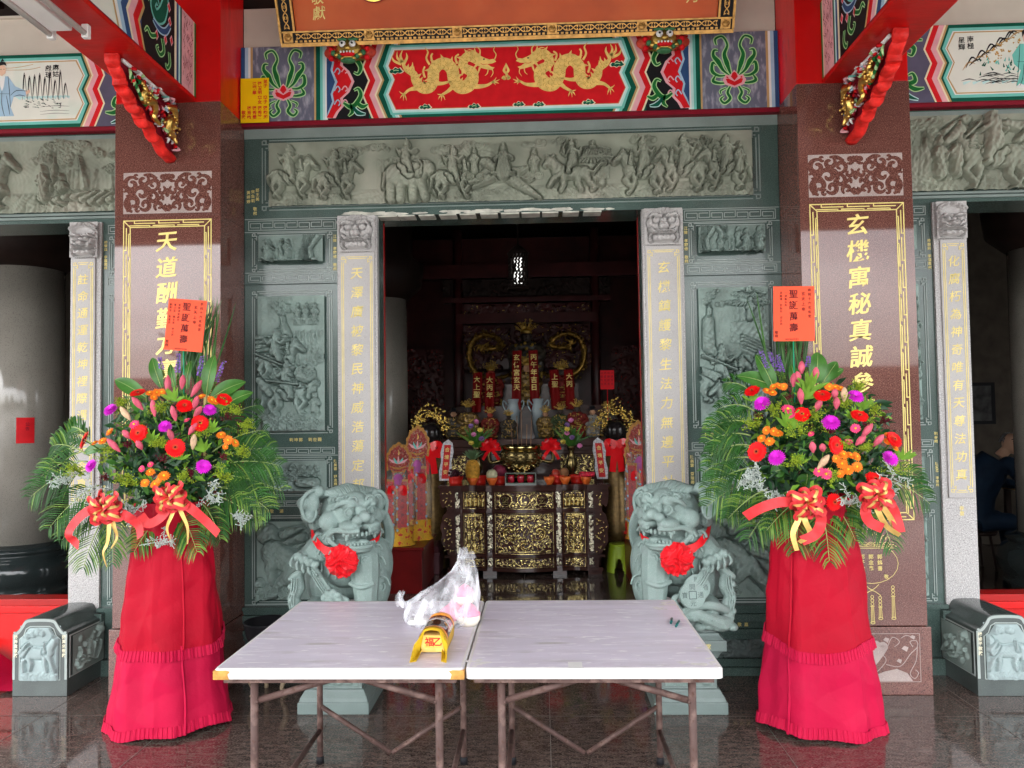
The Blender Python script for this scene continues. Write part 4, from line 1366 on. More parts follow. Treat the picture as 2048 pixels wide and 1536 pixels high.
def dragon(mb, fr, x0, z0, s, w=.003, k=1.0):
	Q = lambda pts: [(x0 + s * x * k, z0 + z * k) for x, z in pts]
	G, O = PI['p_gold'], PI['p_ochre']
	wd = [.012, .03, .045, .055, .06, .066, .07, .072, .074, .076, .076, .074, .072, .072, .07, .064, .058, .055, .06, .07, .06, .04]
	wd = [v * k for v in wd]
	P, Wd = smooth(DR_BODY, [v / k for v in wd], 4)
	for i in range(4, len(P) - 6, 3):
		dx, dz = P[i + 1][0] - P[i - 1][0], P[i + 1][1] - P[i - 1][1]
		l = math.hypot(dx, dz)
		nx, nz = -dz / l, dx / l
		h = Wd[i] / 2
		a = (P[i][0] + nx * h * .8 - dx / l * .012, P[i][1] + nz * h * .8 - dz / l * .012)
		b = (P[i][0] + nx * h * .8 + dx / l * .012, P[i][1] + nz * h * .8 + dz / l * .012)
		c = (P[i][0] + nx * (h + .022) - dx / l * .015, P[i][1] + nz * (h + .022) - dz / l * .015)
		mb.poly(fr, Q([a, b, c]), w, G)
	mb.stroke(fr, Q(DR_BODY), wd, w + .0005, G, 6)
	for i in range(4, len(P) - 2, 2):
		dx, dz = P[i + 1][0] - P[i - 1][0], P[i + 1][1] - P[i - 1][1]
		l = math.hypot(dx, dz)
		tx, tz, nx, nz = dx / l, dz / l, -dz / l, dx / l
		for u in (-.3, 0, .3):
			off = .012 * ((i // 2 + int(u * 10)) % 2)
			c = (P[i][0] + nx * u * Wd[i] + tx * off, P[i][1] + nz * u * Wd[i] + tz * off)
			r = Wd[i] * .16
			mb.stroke(fr, Q([(c[0] + nx * r, c[1] + nz * r), (c[0] + tx * r * .8, c[1] + tz * r * .8), (c[0] - nx * r, c[1] - nz * r)]), .0022 * k, w + .001, O, 3)
	mb.poly(fr, Q([(.47, .03), (.5, .028), (.53, .012), (.56, .0), (.585, .004), (.60, -.014), (.575, -.025), (.545, -.028), (.57, -.045), (.59, -.05), (.575, -.066), (.54, -.06), (.505, -.05), (.48, -.02)]), w + .0012, G)
	for pts, ww in (([(.49, .02), (.47, .05), (.44, .065), (.42, .06)], [.012, .009, .006, .002]), ([(.5, .03), (.5, .065), (.475, .085)], [.01, .008, .002]),
					([(.59, -.0), (.6, .03), (.585, .06), (.6, .085)], [.007, .006, .005, .002]), ([(.575, -.06), (.58, -.085), (.565, -.11)], [.006, .005, .002]),
					([(.55, -.06), (.545, -.085), (.53, -.1)], [.008, .006, .002]), ([(.48, -.03), (.46, -.055), (.45, -.08)], [.014, .01, .002]), ([(.5, -.045), (.49, -.075), (.48, -.1)], [.014, .01, .002])):
		mb.stroke(fr, Q(pts), [v * k for v in ww], w + .0012, G)
	mb.poly(fr, Q([(.525 + .006 * cos(a), .003 + .005 * sin(a)) for a in np.linspace(0, 6.28, 9)[:-1]]), w + .0016, PI['p_ink'])
	mb.stroke(fr, Q([(.545, -.027), (.52, -.03), (.505, -.022)]), .003 * k, w + .0016, PI['p_red'])
	def leg(pts, ww, cl):
		mb.stroke(fr, Q(pts), [v * k for v in ww], w + .0008, G)
		x, z = pts[-1]
		for dx, dz in cl:
			mb.stroke(fr, Q([(x, z), (x + dx * .6, z + dz * .4), (x + dx, z + dz)]), [.009 * k, .007 * k, .001 * k], w + .0008, G)
	leg([(.17, -.16), (.1, -.165), (.06, -.175), (.03, -.2)], [.04, .028, .018, .014], ((-.005, -.04), (.015, -.04), (-.025, -.025), (-.03, .02)))
	leg([(.4, -.15), (.34, -.16), (.3, -.19), (.265, -.21)], [.045, .03, .02, .014], ((-.005, -.04), (.018, -.035), (-.025, -.03), (-.03, .005)))
	leg([(.42, -.15), (.48, -.165), (.54, -.16), (.575, -.14)], [.045, .03, .018, .012], ((.045, .015), (.04, -.01), (.025, .03), (.02, -.02)))
	leg([(.2, -.13), (.26, -.14), (.31, -.13)], [.04, .022, .012], ((.03, .015), (.03, 0), (.025, -.012)))
	for pts in ([(.02, 0), (-.01, .03), (-.01, .07)], [(.025, 0), (.01, .04), (.025, .08)], [(.03, -.01), (.05, .03), (.045, .06)], [(.015, -.01), (-.03, .01), (-.045, .045)], [(.05, -.05), (.08, -.03), (.085, 0)]):
		mb.stroke(fr, Q(pts), [.02 * k, .014 * k, .001 * k], w + .0006, G)
	for pts in ([(.19, -.02), (.17, .02), (.18, .06), (.16, .09)], [(.21, -.02), (.2, .03), (.21, .05)], [(.16, -.1), (.15, -.06), (.16, -.03)], [(.36, -.02), (.35, .02), (.37, .04)], [(.335, -.1), (.36, -.07), (.355, -.04)]):
		mb.stroke(fr, Q(pts), [.014 * k, .012 * k, .01 * k, .001 * k][:len(pts)], w + .0006, G)

def cloudlet(mb, fr, x, z, s, w=.003):
	blob = lambda q: [(x + s * (a * q), z + s * (b * q)) for a, b in ((-1, -.1), (-.75, .22), (-.4, .2), (-.1, .5), (.3, .3), (.55, .42), (.8, .1), (1.0, -.1), (.6, -.35), (.2, -.28), (-.1, -.45), (-.45, -.3), (-.8, -.35))]
	P, _ = smooth(blob(1.18) + [blob(1.18)[0]], .01, 3)
	mb.poly(fr, P[:-1], w, PI['p_cream'])
	P, _ = smooth(blob(.95) + [blob(.95)[0]], .01, 3)
	mb.poly(fr, P[:-1], w + .0005, PI['p_dgreen'])
	mb.stroke(fr, [(x - .4 * s, z), (x, z + .1 * s), (x + .4 * s, z)], .12 * s, w + .0009, PI['p_lime'])

beam = thing('painted_beam', (0, 4.92, BZ0), 'painted beam with two golden dragons on red above the main doorway', 'beam')
FB = Fr((0, 4.92, 0))
mb = MB()
mb.box(-1.749, 1.749, 4.92, 5.28, BZ0, BZ1)
mb.box(-1.749, 1.749, 4.925, 5.279, BZ0 - .028, BZ0 - .001)
mb.build('timber', M['p_wine'], beam)
mb = MB()
for s in (-1, 1):
	for x0, x1, k in ((1.749, 1.722, 'p_blue'), (1.722, 1.70, 'p_sky'), (1.70, 1.685, 'white'), (1.685, 1.670, 'p_tan'), (1.670, 1.262, 'p_slate'), (1.262, 1.250, 'p_tan'), (1.250, 1.222, 'p_dgreen'), (1.222, 1.205, 'p_teal'), (1.205, 1.19, 'p_aqua'), (1.19, 1.172, 'white'), (1.172, .86, 'black')):
		rc(mb, FB, s * x0, s * x1, BZ0 + .001, BZ1 - .001, k)
	scroll_corner(mb, FB, s * 1.172, s * .90, -s)
	x = .945
	rc(mb, FB, s * .9, s * .3, BZ0 + .001, BZ1 - .001, 'p_dgreen', .0012)
	wz = .0016
	for wd, k in ((.012, 'p_cream'), (.036, 'p_red'), (.034, 'p_pink'), (.012, 'p_cream'), (.012, 'p_tan'), (.034, 'p_dgreen'), (.02, 'p_teal'), (.016, 'p_aqua'), (.01, 'white'), (.014, 'p_tan')):
		zig_band(mb, FB, s * x, wd, -s, PI[k], wz)
		x -= wd
		wz += .0002
def hexa(off):
	xs = .755 - off
	pts = [(a - 0.0, z) for a, z in ()]
	L = [(-xs + .03 + .0, BZ1 - .055 - off), (-xs - .012, 3.935), (-xs + .028, 3.843), (-xs - .012, 3.745), (-xs + .035, BZ0 + .055 + off)]
	return L + [(-a, b) for a, b in L[::-1]]

for i, (off, k) in enumerate(((-.054, 'p_dgreen'), (-.036, 'p_teal'), (-.022, 'p_aqua'), (-.010, 'white'), (-.004, 'p_tan'), (0, 'p_red'))):
	P = hexa(off)
	if k == 'p_dgreen':
		P = [(-.72, BZ1 - .001), (.72, BZ1 - .001), (.72, BZ0 + .001), (-.72, BZ0 + .001)]
		mb.poly(FB, P, .0013, PI[k])
	else:
		mb.poly(FB, P, .0042 + .0003 * i, PI[k])
mb.build('painted_bands', PM, beam)
for s in (-1, 1):
	mb = MB()
	lotus(mb, FB, s * 1.466, BZ0 + .015, .002, 1.0)
	mb.build('lotus_painting', PM, beam)
for s in (-1, 1):
	mb = MB()
	dragon(mb, FB, -s * .70, 3.955, s, .0062, 1.06)
	mb.build('dragon_painting', PM, beam)
for x, z, q in ((-.72, 3.90, .045), (.72, 3.90, .045), (-.53, 3.655, .038), (-.21, 3.65, .038), (.08, 3.655, .036), (.21, 3.65, .036), (.53, 3.655, .038), (-.69, 3.66, .0)):
	if q:
		mb = MB()
		cloudlet(mb, FB, x, z, q, .0062)
		mb.build('cloud_painting', PM, beam)
mb = MB()
for pts in ([(0, 3.86), (-.014, 3.88), (-.006, 3.905), (0, 3.93)], [(0, 3.86), (.014, 3.88), (.006, 3.905), (0, 3.93)], [(-.028, 3.835), (-.01, 3.825), (-.018, 3.845)], [(.028, 3.835), (.01, 3.825), (.018, 3.845)], [(0, 3.835), (.004, 3.85), (0, 3.865)]):
	mb.stroke(FB, pts, [.012, .018, .012, .002][:len(pts)], .0064, PI['p_gold'])
mb.build('flame_painting', PM, beam)

# ------------------------------------------------------------------ side beams with painted pictures
def person_painting(mb, fr, cx, z0, s, robe, w):
	Q = lambda pts: [(cx + s * x, z0 + z) for x, z in pts]
	P = lambda pts, k, ww=0: mb.poly(fr, Q(pts), w + ww, PI[k])
	P([(-.05, .27), (.04, .27), (.09, .2), (.17, .165), (.16, .13), (.08, .13), (.06, .06), (.085, .0), (-.08, .0), (-.05, .1), (-.09, .14), (-.1, .2)], robe)
	P([(-.025, .27), (.02, .27), (.012, .2), (0, .17), (-.012, .2)], 'white', .0004)
	P([(-.028, .285), (-.03, .32), (-.012, .345), (.014, .345), (.026, .32), (.022, .29), (0, .272)], 'skin_paint', .0006)
	P([(-.034, .31), (-.034, .35), (-.01, .372), (.02, .366), (.03, .34), (.012, .348), (-.014, .344), (-.026, .325)], 'p_ink', .0009)
	P([(-.012, .372), (.0, .392), (.014, .372)], 'p_ink', .0009)
	P([(.16, .165), (.19, .175), (.19, .155), (.165, .14)], 'skin_paint', .0003)
	P([(-.06, .015), (-.02, .0), (-.03, -.02), (-.085, -.01)], 'white', .0003)
	for pts in ([(-.05, .27), (-.06, .15), (-.08, .0)], [(0, .17), (.0, .08), (.02, .0)], [(-.07, .155), (.05, .15)], [(.04, .27), (.05, .18), (.06, .06)], [(.17, .165), (.1, .17), (.06, .14)], [(-.03, .14), (-.04, .05), (-.06, .0)], [(.03, .14), (.045, .07), (.055, .01)], [(.08, .13), (.12, .14), (.16, .13)]):
		mb.stroke(fr, Q(pts), [.002, .004, .002], w + .0012, PI['p_ink'])
	for x in (-.008, .012):
		mb.stroke(fr, Q([(x - .004, .318), (x + .004, .318)]), .003, w + .0012, PI['p_ink'])

def side_beam(s):
	side = 'left' if s < 0 else 'right'
	b = thing('painted_beam', (s * 3.4, 4.92, BZ0), 'painted beam with a cream picture of a figure %s' % ('in a blue robe by the water' if s < 0 else 'in green beside a rocky pine'), 'beam', 'painted beams over the side doorways')
	A = lambda a, c: sorted((s * a, s * c))
	mb = MB()
	mb.box(*A(2.35, 4.9), 4.92, 5.28, BZ0, BZ1)
	mb.box(*A(2.35, 4.9), 4.925, 5.279, BZ0 - .026, BZ0 - .001)
	mb.build('timber', M['p_wine'], b)
	mb = MB()
	rc(mb, FB, s * 2.40, s * 2.9, BZ0 + .001, BZ1 - .001, 'p_slate2')
	rc(mb, FB, s * 2.72, s * 4.6, BZ0 + .001, BZ1 - .001, 'p_dgreen', .0012)
	x = 2.662
	wz = .0016
	for wd, k in ((.012, 'p_cream'), (.034, 'p_red'), (.034, 'p_pink'), (.012, 'p_cream'), (.012, 'p_tan'), (.034, 'p_dgreen')):
		zig_band(mb, FB, s * x, wd, s, PI[k], wz)
		x += wd
		wz += .0002
	def half(off):
		x0 = 2.842 + off
		return [(s * (x0 + .02), BZ1 - .058 - off), (s * (x0 - .03), 3.935), (s * (x0 + .012), 3.843), (s * (x0 - .03), 3.745), (s * (x0 + .02), BZ0 + .058 + off), (s * 4.5, BZ0 + .058 + off), (s * 4.5, BZ1 - .058 - off)]
	for i, (off, k) in enumerate(((-.04, 'p_dgreen'), (-.034, 'p_teal'), (-.014, 'white'), (-.008, 'p_tan'), (0, 'p_picture'))):
		mb.poly(FB, half(off), .004 + .0003 * i, PI[k])
	mb.build('painted_bands', PM, b)
	mb = MB()
	Q = lambda pts: [(s * x, BZ0 + z) for x, z in pts]
	for sy, z in ((1, .34), (-1, .16)):
		leafy(mb, FB, Q([(2.44, z - sy * .06), (2.52, z + sy * .03), (2.6, z + sy * .02), (2.59, z - sy * .03), (2.56, z - sy * .02)]), [.01, .03, .026, .014, .005], .003, edge=.006)
		leafy(mb, FB, Q([(2.54, z + sy * .03), (2.6, z + sy * .07), (2.66, z + sy * .065)]), [.02, .028, .003], .0034, edge=.006)
		leafy(mb, FB, Q([(2.5, z + sy * .04), (2.55, z + sy * .11), (2.62, z + sy * .14)]), [.012, .03, .003], .0038, 'p_dgreen', 'p_aqua', .006)
		leafy(mb, FB, Q([(2.48, z), (2.44, z + sy * .09), (2.40, z + sy * .11)]), [.012, .03, .003], .0032, edge=.006)
	mb.poly(FB, [(s * (2.47 + .075 * cos(a)), BZ0 + .25 + .085 * sin(a)) for a in np.linspace(0, 2 * pi, 15)[:-1]], .0042, PI['p_pink'])
	mb.poly(FB, [(s * (2.47 + .06 * cos(a)), BZ0 + .25 + .07 * sin(a)) for a in np.linspace(0, 2 * pi, 15)[:-1]], .0046, PI['p_red'])
	mb.build('scroll_painting', PM, b)
	mb = MB()
	w = .0058
	T = lambda pts, wd, k, ww=0: mb.stroke(FB, Q(pts), wd, w + ww, PI[k])
	rd = random.Random(3 + s)
	if s < 0:
		for k in range(9):
			x = 2.93 + .035 * k
			h = .1 + .09 * abs(sin(k * 1.7))
			T([(x - .02, .2), (x, .2 + h), (x + .012, .19)], [.002, .004, .002], 'p_ink', .0002)
			T([(x, .2 + h * .9), (x + .006, .22)], [.006, .001], 'p_ink', .0003)
		for k in range(12):
			x = 2.9 + .03 * k
			T([(x, .2), (x + .04, .215)], [.02, .004], 'p_aqua', .0001)
		for k in range(40):
			x, z = rd.uniform(2.95, 3.2), rd.uniform(.13, .19)
			T([(x, z), (x + rd.uniform(.01, .03), z + rd.uniform(.0, .012))], [.005, .001], 'p_ink' if k % 2 else 'p_dgreen', .0002)
		for z in (.09, .11, .14):
			T([(3.1, z), (3.0, z + .006), (2.9, z)], [.001, .003, .001], 'p_ink', .0002)
		T([(3.5, .42), (3.3, .41), (3.15, .43)], .003, 'p_ochre')
		T([(3.4, .4), (3.2, .395), (3.1, .41)], .003, 'p_ochre')
		person_painting(mb, FB, -3.36, BZ0 + .085, 1.0, 'p_sky', w + .0006)
		mb.text(FB, '麻姑', -2.995, BZ0 + .405, .044, w + .0008, PI['p_ink'], pitch=1.0)
		mb.text(FB, '獻瑞', -3.045, BZ0 + .40, .044, w + .0008, PI['p_ink'], pitch=1.0)
	else:
		for k in range(16):
			t = k / 15
			T([(2.9 + .3 * t, .2 + .2 * t), (2.94 + .3 * t, .25 + .2 * t + .02 * sin(k * 2)), (2.98 + .3 * t, .24 + .2 * t)], [.002, .012, .002], 'p_ink' if k % 3 else 'p_tan', .0002)
		for k in range(40):
			x = 3.05 + rd.uniform(0, .32)
			z = .25 + (x - 3.05) * .5 + rd.uniform(-.03, .07)
			T([(x, z), (x + rd.uniform(-.02, .02), z + rd.uniform(.005, .02))], [.014, .003], rd.choice(('p_ochre', 'p_tan', 'p_ochre')), .0003 + .00001 * k)
		for k in range(30):
			x, z = rd.uniform(3.0, 3.3), rd.uniform(.16, .26)
			T([(x, z), (x + rd.uniform(-.02, .02), z + .025)], [.012, .002], rd.choice(('p_teal', 'p_dgreen')), .0004 + .00001 * k)
		for k in range(18):
			x, z = rd.uniform(2.88, 3.2), rd.uniform(.09, .17)
			T([(x, z), (x + .05, z + .012), (x + .1, z)], [.001, .007, .001], 'p_ink', .0002)
		for k in range(6):
			T([(2.9 + .06 * k, .115), (2.95 + .06 * k, .13)], [.02, .004], 'p_aqua', .0001)
		person_painting(mb, FB, 3.31, BZ0 + .09, 1.0, 'p_teal', w + .0008)
		mb.text(FB, '南極', 2.955, BZ0 + .40, .044, w + .0008, PI['p_ink'], pitch=1.0)
		mb.text(FB, '星輝', 2.9, BZ0 + .395, .044, w + .0008, PI['p_ink'], pitch=1.0)
	mb.build('picture_painting', PM, b)

for s in (-1, 1):
	side_beam(s)

# ------------------------------------------------------------------ red beams running out from the columns
def cross_beam(s):
	side = 'left' if s < 0 else 'right'
	b = thing('cross_beam', (s * 2.07, 3.4, 3.6), 'thick red beam with painted side reaching out from the top of the %s column' % side, 'beam', 'red cross beams over the porch')
	A = lambda a, c: sorted((s * a, s * c))
	mb = MB()
	mb.box(*A(1.905, 2.226), -2.1, 4.598, 3.602, 4.09)
	mb.build('timber', M['red'], b, bevel=.006)
	fr = Fr((s * 1.905, 0, 0), (0, s * -1.0, 0), (0, 0, 1), (-s, 0, 0))
	g = lambda y: -s * y
	z0, z1 = 3.625, 4.088
	mb = MB()
	def rr(y0, y1, k, w=.001):
		rc(mb, fr, g(y0), g(y1), z0, z1, k, w)
	for y0, y1, k in ((4.598, 4.575, 'p_green'), (4.575, 4.562, 'p_cream'), (4.562, 4.41, 'p_pinkmarble'), (4.41, 4.39, 'p_dgreen'), (4.39, 4.37, 'p_aqua'), (4.37, 4.345, 'p_blue'), (4.345, 4.32, 'p_cream'), (4.32, 3.95, 'black'), (3.95, 2.2, 'p_blue')):
		rr(y0, y1, k)
	rd = random.Random(8)
	for k in range(70):
		y, z = rd.uniform(4.43, 4.55), rd.uniform(z0 + .01, z1 - .03)
		mb.stroke(fr, [(g(y), z), (g(y + rd.uniform(-.012, .012)), z + .012), (g(y + rd.uniform(-.02, .02)), z + .03)], [.003, .004, .002], .0016, PI['p_wine'])
	Q = lambda pts: [(g(4.31 - a), z0 + b) for a, b in pts]
	leafy(mb, fr, Q([(.12, .46), (.1, .4), (.14, .3), (.2, .26), (.24, .3), (.21, .35), (.18, .33)]), [.03, .05, .07, .06, .04, .03, .01], .002, 'p_dgreen', 'p_teal', .012)
	leafy(mb, fr, Q([(.05, .28), (.1, .22), (.17, .2), (.24, .22)]), [.02, .03, .03, .01], .0026, 'p_blue', 'p_sky', .008)
	for a, c in ((.06, .38), (.05, .3), (.25, .4), (.1, .17), (.2, .15), (.03, .2)):
		mb.poly(fr, Q([(a - .02, c), (a, c + .035), (a + .022, c + .005), (a, c - .03)]), .003, PI['p_pink'])
		mb.poly(fr, Q([(a - .013, c), (a, c + .024), (a + .014, c + .003), (a, c - .02)]), .0034, PI['p_red'])
	leafy(mb, fr, Q([(.14, .16), (.12, .1), (.16, .06), (.2, .08), (.18, .1)]), [.02, .02, .018, .014, .005], .003, edge=.006)
	leafy(mb, fr, Q([(.2, .15), (.26, .12), (.3, .14), (.33, .11)]), [.016, .02, .016, .003], .003, edge=.006)
	leafy(mb, fr, Q([(.06, .12), (.05, .06), (.08, .02), (.1, .04)]), [.016, .018, .016, .004], .003, edge=.006)
	leafy(mb, fr, Q([(.28, .3), (.31, .36), (.3, .42)]), [.016, .02, .01], .003, edge=.006)
	zp = [(0, z1), (.05, 3.945), (.0, 3.86), (.05, 3.76), (-.01, z0)]
	y0 = 3.98
	wz = .0036
	for wd, k in ((.02, 'p_tan'), (.05, 'p_red'), (.05, 'p_pink'), (.02, 'p_cream'), (.05, 'p_blue'), (.04, 'p_sky'), (.03, 'white'), (.02, 'p_tan'), (1.2, 'p_picture')):
		for i in range(4):
			(a, za), (c, zc) = zp[i], zp[i + 1]
			mb.poly(fr, [(g(y0 - a), za), (g(y0 - a - wd), za), (g(y0 - c - wd), zc), (g(y0 - c), zc)], wz, PI[k])
		y0 -= wd
		wz += .0003
	for k in range(30):
		y, z = rd.uniform(2.9, 3.6), rd.uniform(3.7, 4.0)
		mb.stroke(fr, [(g(y), z), (g(y - .04), z + .03), (g(y - .1), z + rd.uniform(-.02, .04))], [.004, .012, .003], wz + .0005 + .00001 * k, PI[rd.choice(('p_teal', 'p_ink', 'p_dgreen'))])
	mb.build('painted_side', PM, b)

for s in (-1, 1):
	cross_beam(s)

# ------------------------------------------------------------------ carved brackets under the cross beams
def bracket(s):
	side = 'left' if s < 0 else 'right'
	b = thing('corner_bracket', (s * 2.07, 4.6, 3.25), 'red edged carved bracket with gilt dragon, under the %s cross beam at its column' % side, 'bracket', 'carved corner brackets')
	fr = Fr((s * 2.035, 0, 0), (0, -s * 1.0, 0), (0, 0, 1), (-s, 0, 0))
	g = lambda y: -s * y
	edge = [(3.965, 3.6), (3.975, 3.54), (4.04, 3.49), (4.05, 3.45), (4.12, 3.43), (4.16, 3.385), (4.22, 3.385), (4.26, 3.34), (4.33, 3.345), (4.38, 3.30), (4.44, 3.30), (4.50, 3.255), (4.597, 3.243)]
	E, _ = smooth(edge, .01, 4)
	mb = MB()
	body = [(4.597, 3.599), (3.99, 3.599)] + [(y + .02 if y < 4.56 else 4.597, z + .012) for y, z in E[2:]]
	mb.prism(fr, [(g(y), z) for y, z in body], -.03, -.008, 0)
	mb.build('backing', M['p_wine'], b)
	mb = MB()
	n = len(E)
	vs = []
	for i, (y, z) in enumerate(E):
		q = .8 + .55 * abs(sin(i * .82)) + .15 * sin(i * 2.9)
		for k, (dn, dw) in enumerate(((0, -.07), (-.012 * q, -.055), (-.016 * q, -.03), (-.012 * q, -.004), (0.004, .008 * q), (.022, .004), (.02, -.07))):
			a = E[max(0, i - 1)]
			c = E[min(n - 1, i + 1)]
			dy, dz = c[0] - a[0], c[1] - a[1]
			l = math.hypot(dy, dz)
			ny, nz = -dz / l, dy / l    # towards the bracket's inside
			vs.append(fr.p(g(min(4.597, y + ny * dn * -1)), z - nz * dn * -1 if False else min(3.6, z + nz * dn), dw))
	m = 7
	fs = [(i * m + k, i * m + (k + 1) % m, (i + 1) * m + (k + 1) % m, (i + 1) * m + k) for i in range(n - 1) for k in range(m)]
	fs += [tuple(range(m)), tuple((n - 1) * m + k for k in range(m))]
	mb.add(vs, fs, 0, True)
	mb.build('red_edge', mk('coral_red_lacquer', (.66, .025, .02), .42, var=.25, scale=18, bump=.5, bscale=45), b)
	mb = MB()
	mb.tube([fr.p(g(4.0), 3.588, 0), fr.p(g(4.3), 3.587, .004), fr.p(g(4.59), 3.588, 0)], .011, 8)
	mb.tube([fr.p(g(4.59), 3.588, 0), fr.p(g(4.59), 3.3, 0)], .005, 6, 1)
	mb.build('white_moulding', [M['white'], M['p_red']], b)
	rd = random.Random(4)
	inside = lambda: next((y, z) for y, z in iter(lambda: (rd.uniform(4.02, 4.58), rd.uniform(3.26, 3.58)), None) if z > np.interp(y, [e[0] for e in edge], [e[1] for e in edge]) + .03)
	mb = MB()
	dp = [(4.14, 3.53), (4.17, 3.49), (4.16, 3.46), (4.2, 3.44), (4.25, 3.46), (4.3, 3.43), (4.29, 3.39), (4.34, 3.36)]
	mb.tube([fr.p(g(y), z, .03 + .01 * sin(i * 2)) for i, (y, z) in enumerate(dp)], [.014, .02, .022, .024, .024, .022, .018, .008], 8, sub=4)
	dp = [(4.44, 3.50), (4.5, 3.52), (4.54, 3.47), (4.5, 3.43), (4.45, 3.43), (4.46, 3.38), (4.52, 3.36), (4.54, 3.32)]
	mb.tube([fr.p(g(y), z, .03 + .01 * sin(i * 2)) for i, (y, z) in enumerate(dp)], [.014, .024, .026, .028, .028, .026, .02, .008], 8, sub=4)
	for k in range(46):
		y, z = rd.choice(((4.2, 3.46), (4.49, 3.44), (4.5, 3.38)))
		y += rd.gauss(0, .035); z += rd.gauss(0, .035)
		mb.ell(fr.p(g(y), z, .032 + rd.uniform(0, .02)), rd.uniform(.006, .013), 0, 6, 4)
	mb.build('gilt_dragon', M['goldleaf'], b)
	mb = MB()
	cols = ['p_green', 'p_lime', 'p_red', 'p_red', 'p_pink', 'white', 'p_sky', 'p_teal', 'p_wine']
	for k in range(95):
		y, z = inside()
		mi = PI[rd.choice(cols)]
		a = rd.uniform(0, 6.28)
		L = rd.uniform(.015, .045)
		mb.tube([fr.p(g(y), z, rd.uniform(.0, .015)), fr.p(g(y + L * .6 * cos(a)), z + L * .6 * sin(a), rd.uniform(.015, .04)), fr.p(g(min(4.585, y + L * cos(a + .6))), min(3.585, z + L * sin(a + .6)), .012)], [.005, .010, .003], 6, mi, sub=3)
	for k in range(7):     # big feathery leaf at the tip
		y = 4.03 + .017 * k
		mb.tube([fr.p(g(4.05 + .014 * k), 3.56 - .012 * k, .012), fr.p(g(4.03 + .02 * k), 3.53 - .016 * k, .03), fr.p(g(4.04 + .02 * k), 3.5 - .01 * k, .02)], [.006, .009, .002], 6, PI['p_green' if k % 2 else 'p_lime'], sub=3)
	mb.build('carved_foliage', PM, b)

for s in (-1, 1):
	bracket(s)

# ------------------------------------------------------------------ plaster and dark gap over the beams
for x0, x1, lab in ((-1.749, 1.749, 'cream plaster wall between the red posts behind the name board'), (-4.9, -2.412, 'cream plaster wall above the painted beam at the left side doorway'), (2.412, 4.9, 'cream plaster wall above the painted beam at the right side doorway')):
	mb = MB()
	mb.box(x0, x1, 4.97, 5.28, BZ1 + .002, 4.375)
	if x0 < -2:
		mb.box(x0, x1, 4.95, 4.969, 4.36, 4.375)
	o = mb.build('plaster_wall', M['plaster'])
	things_tag(o, lab, 'wall', 'cream plaster walls over the beams')
mb = MB()
for z in (4.42, 4.9):
	mb.box(-4.9, 4.9, 5.05, 5.2, z, z + .06)
for x in np.arange(-4.8, 4.8, .4):
	mb.box(x, x + .05, 5.06, 5.19, 4.38, 4.9)
mb.box(-4.9, 4.9, 5.24, 5.28, 4.376, 5.3)
o = mb.build('roof_grille', M['dark'])
things_tag(o, 'dark timber grille in the gap above the cream plaster', 'grille')

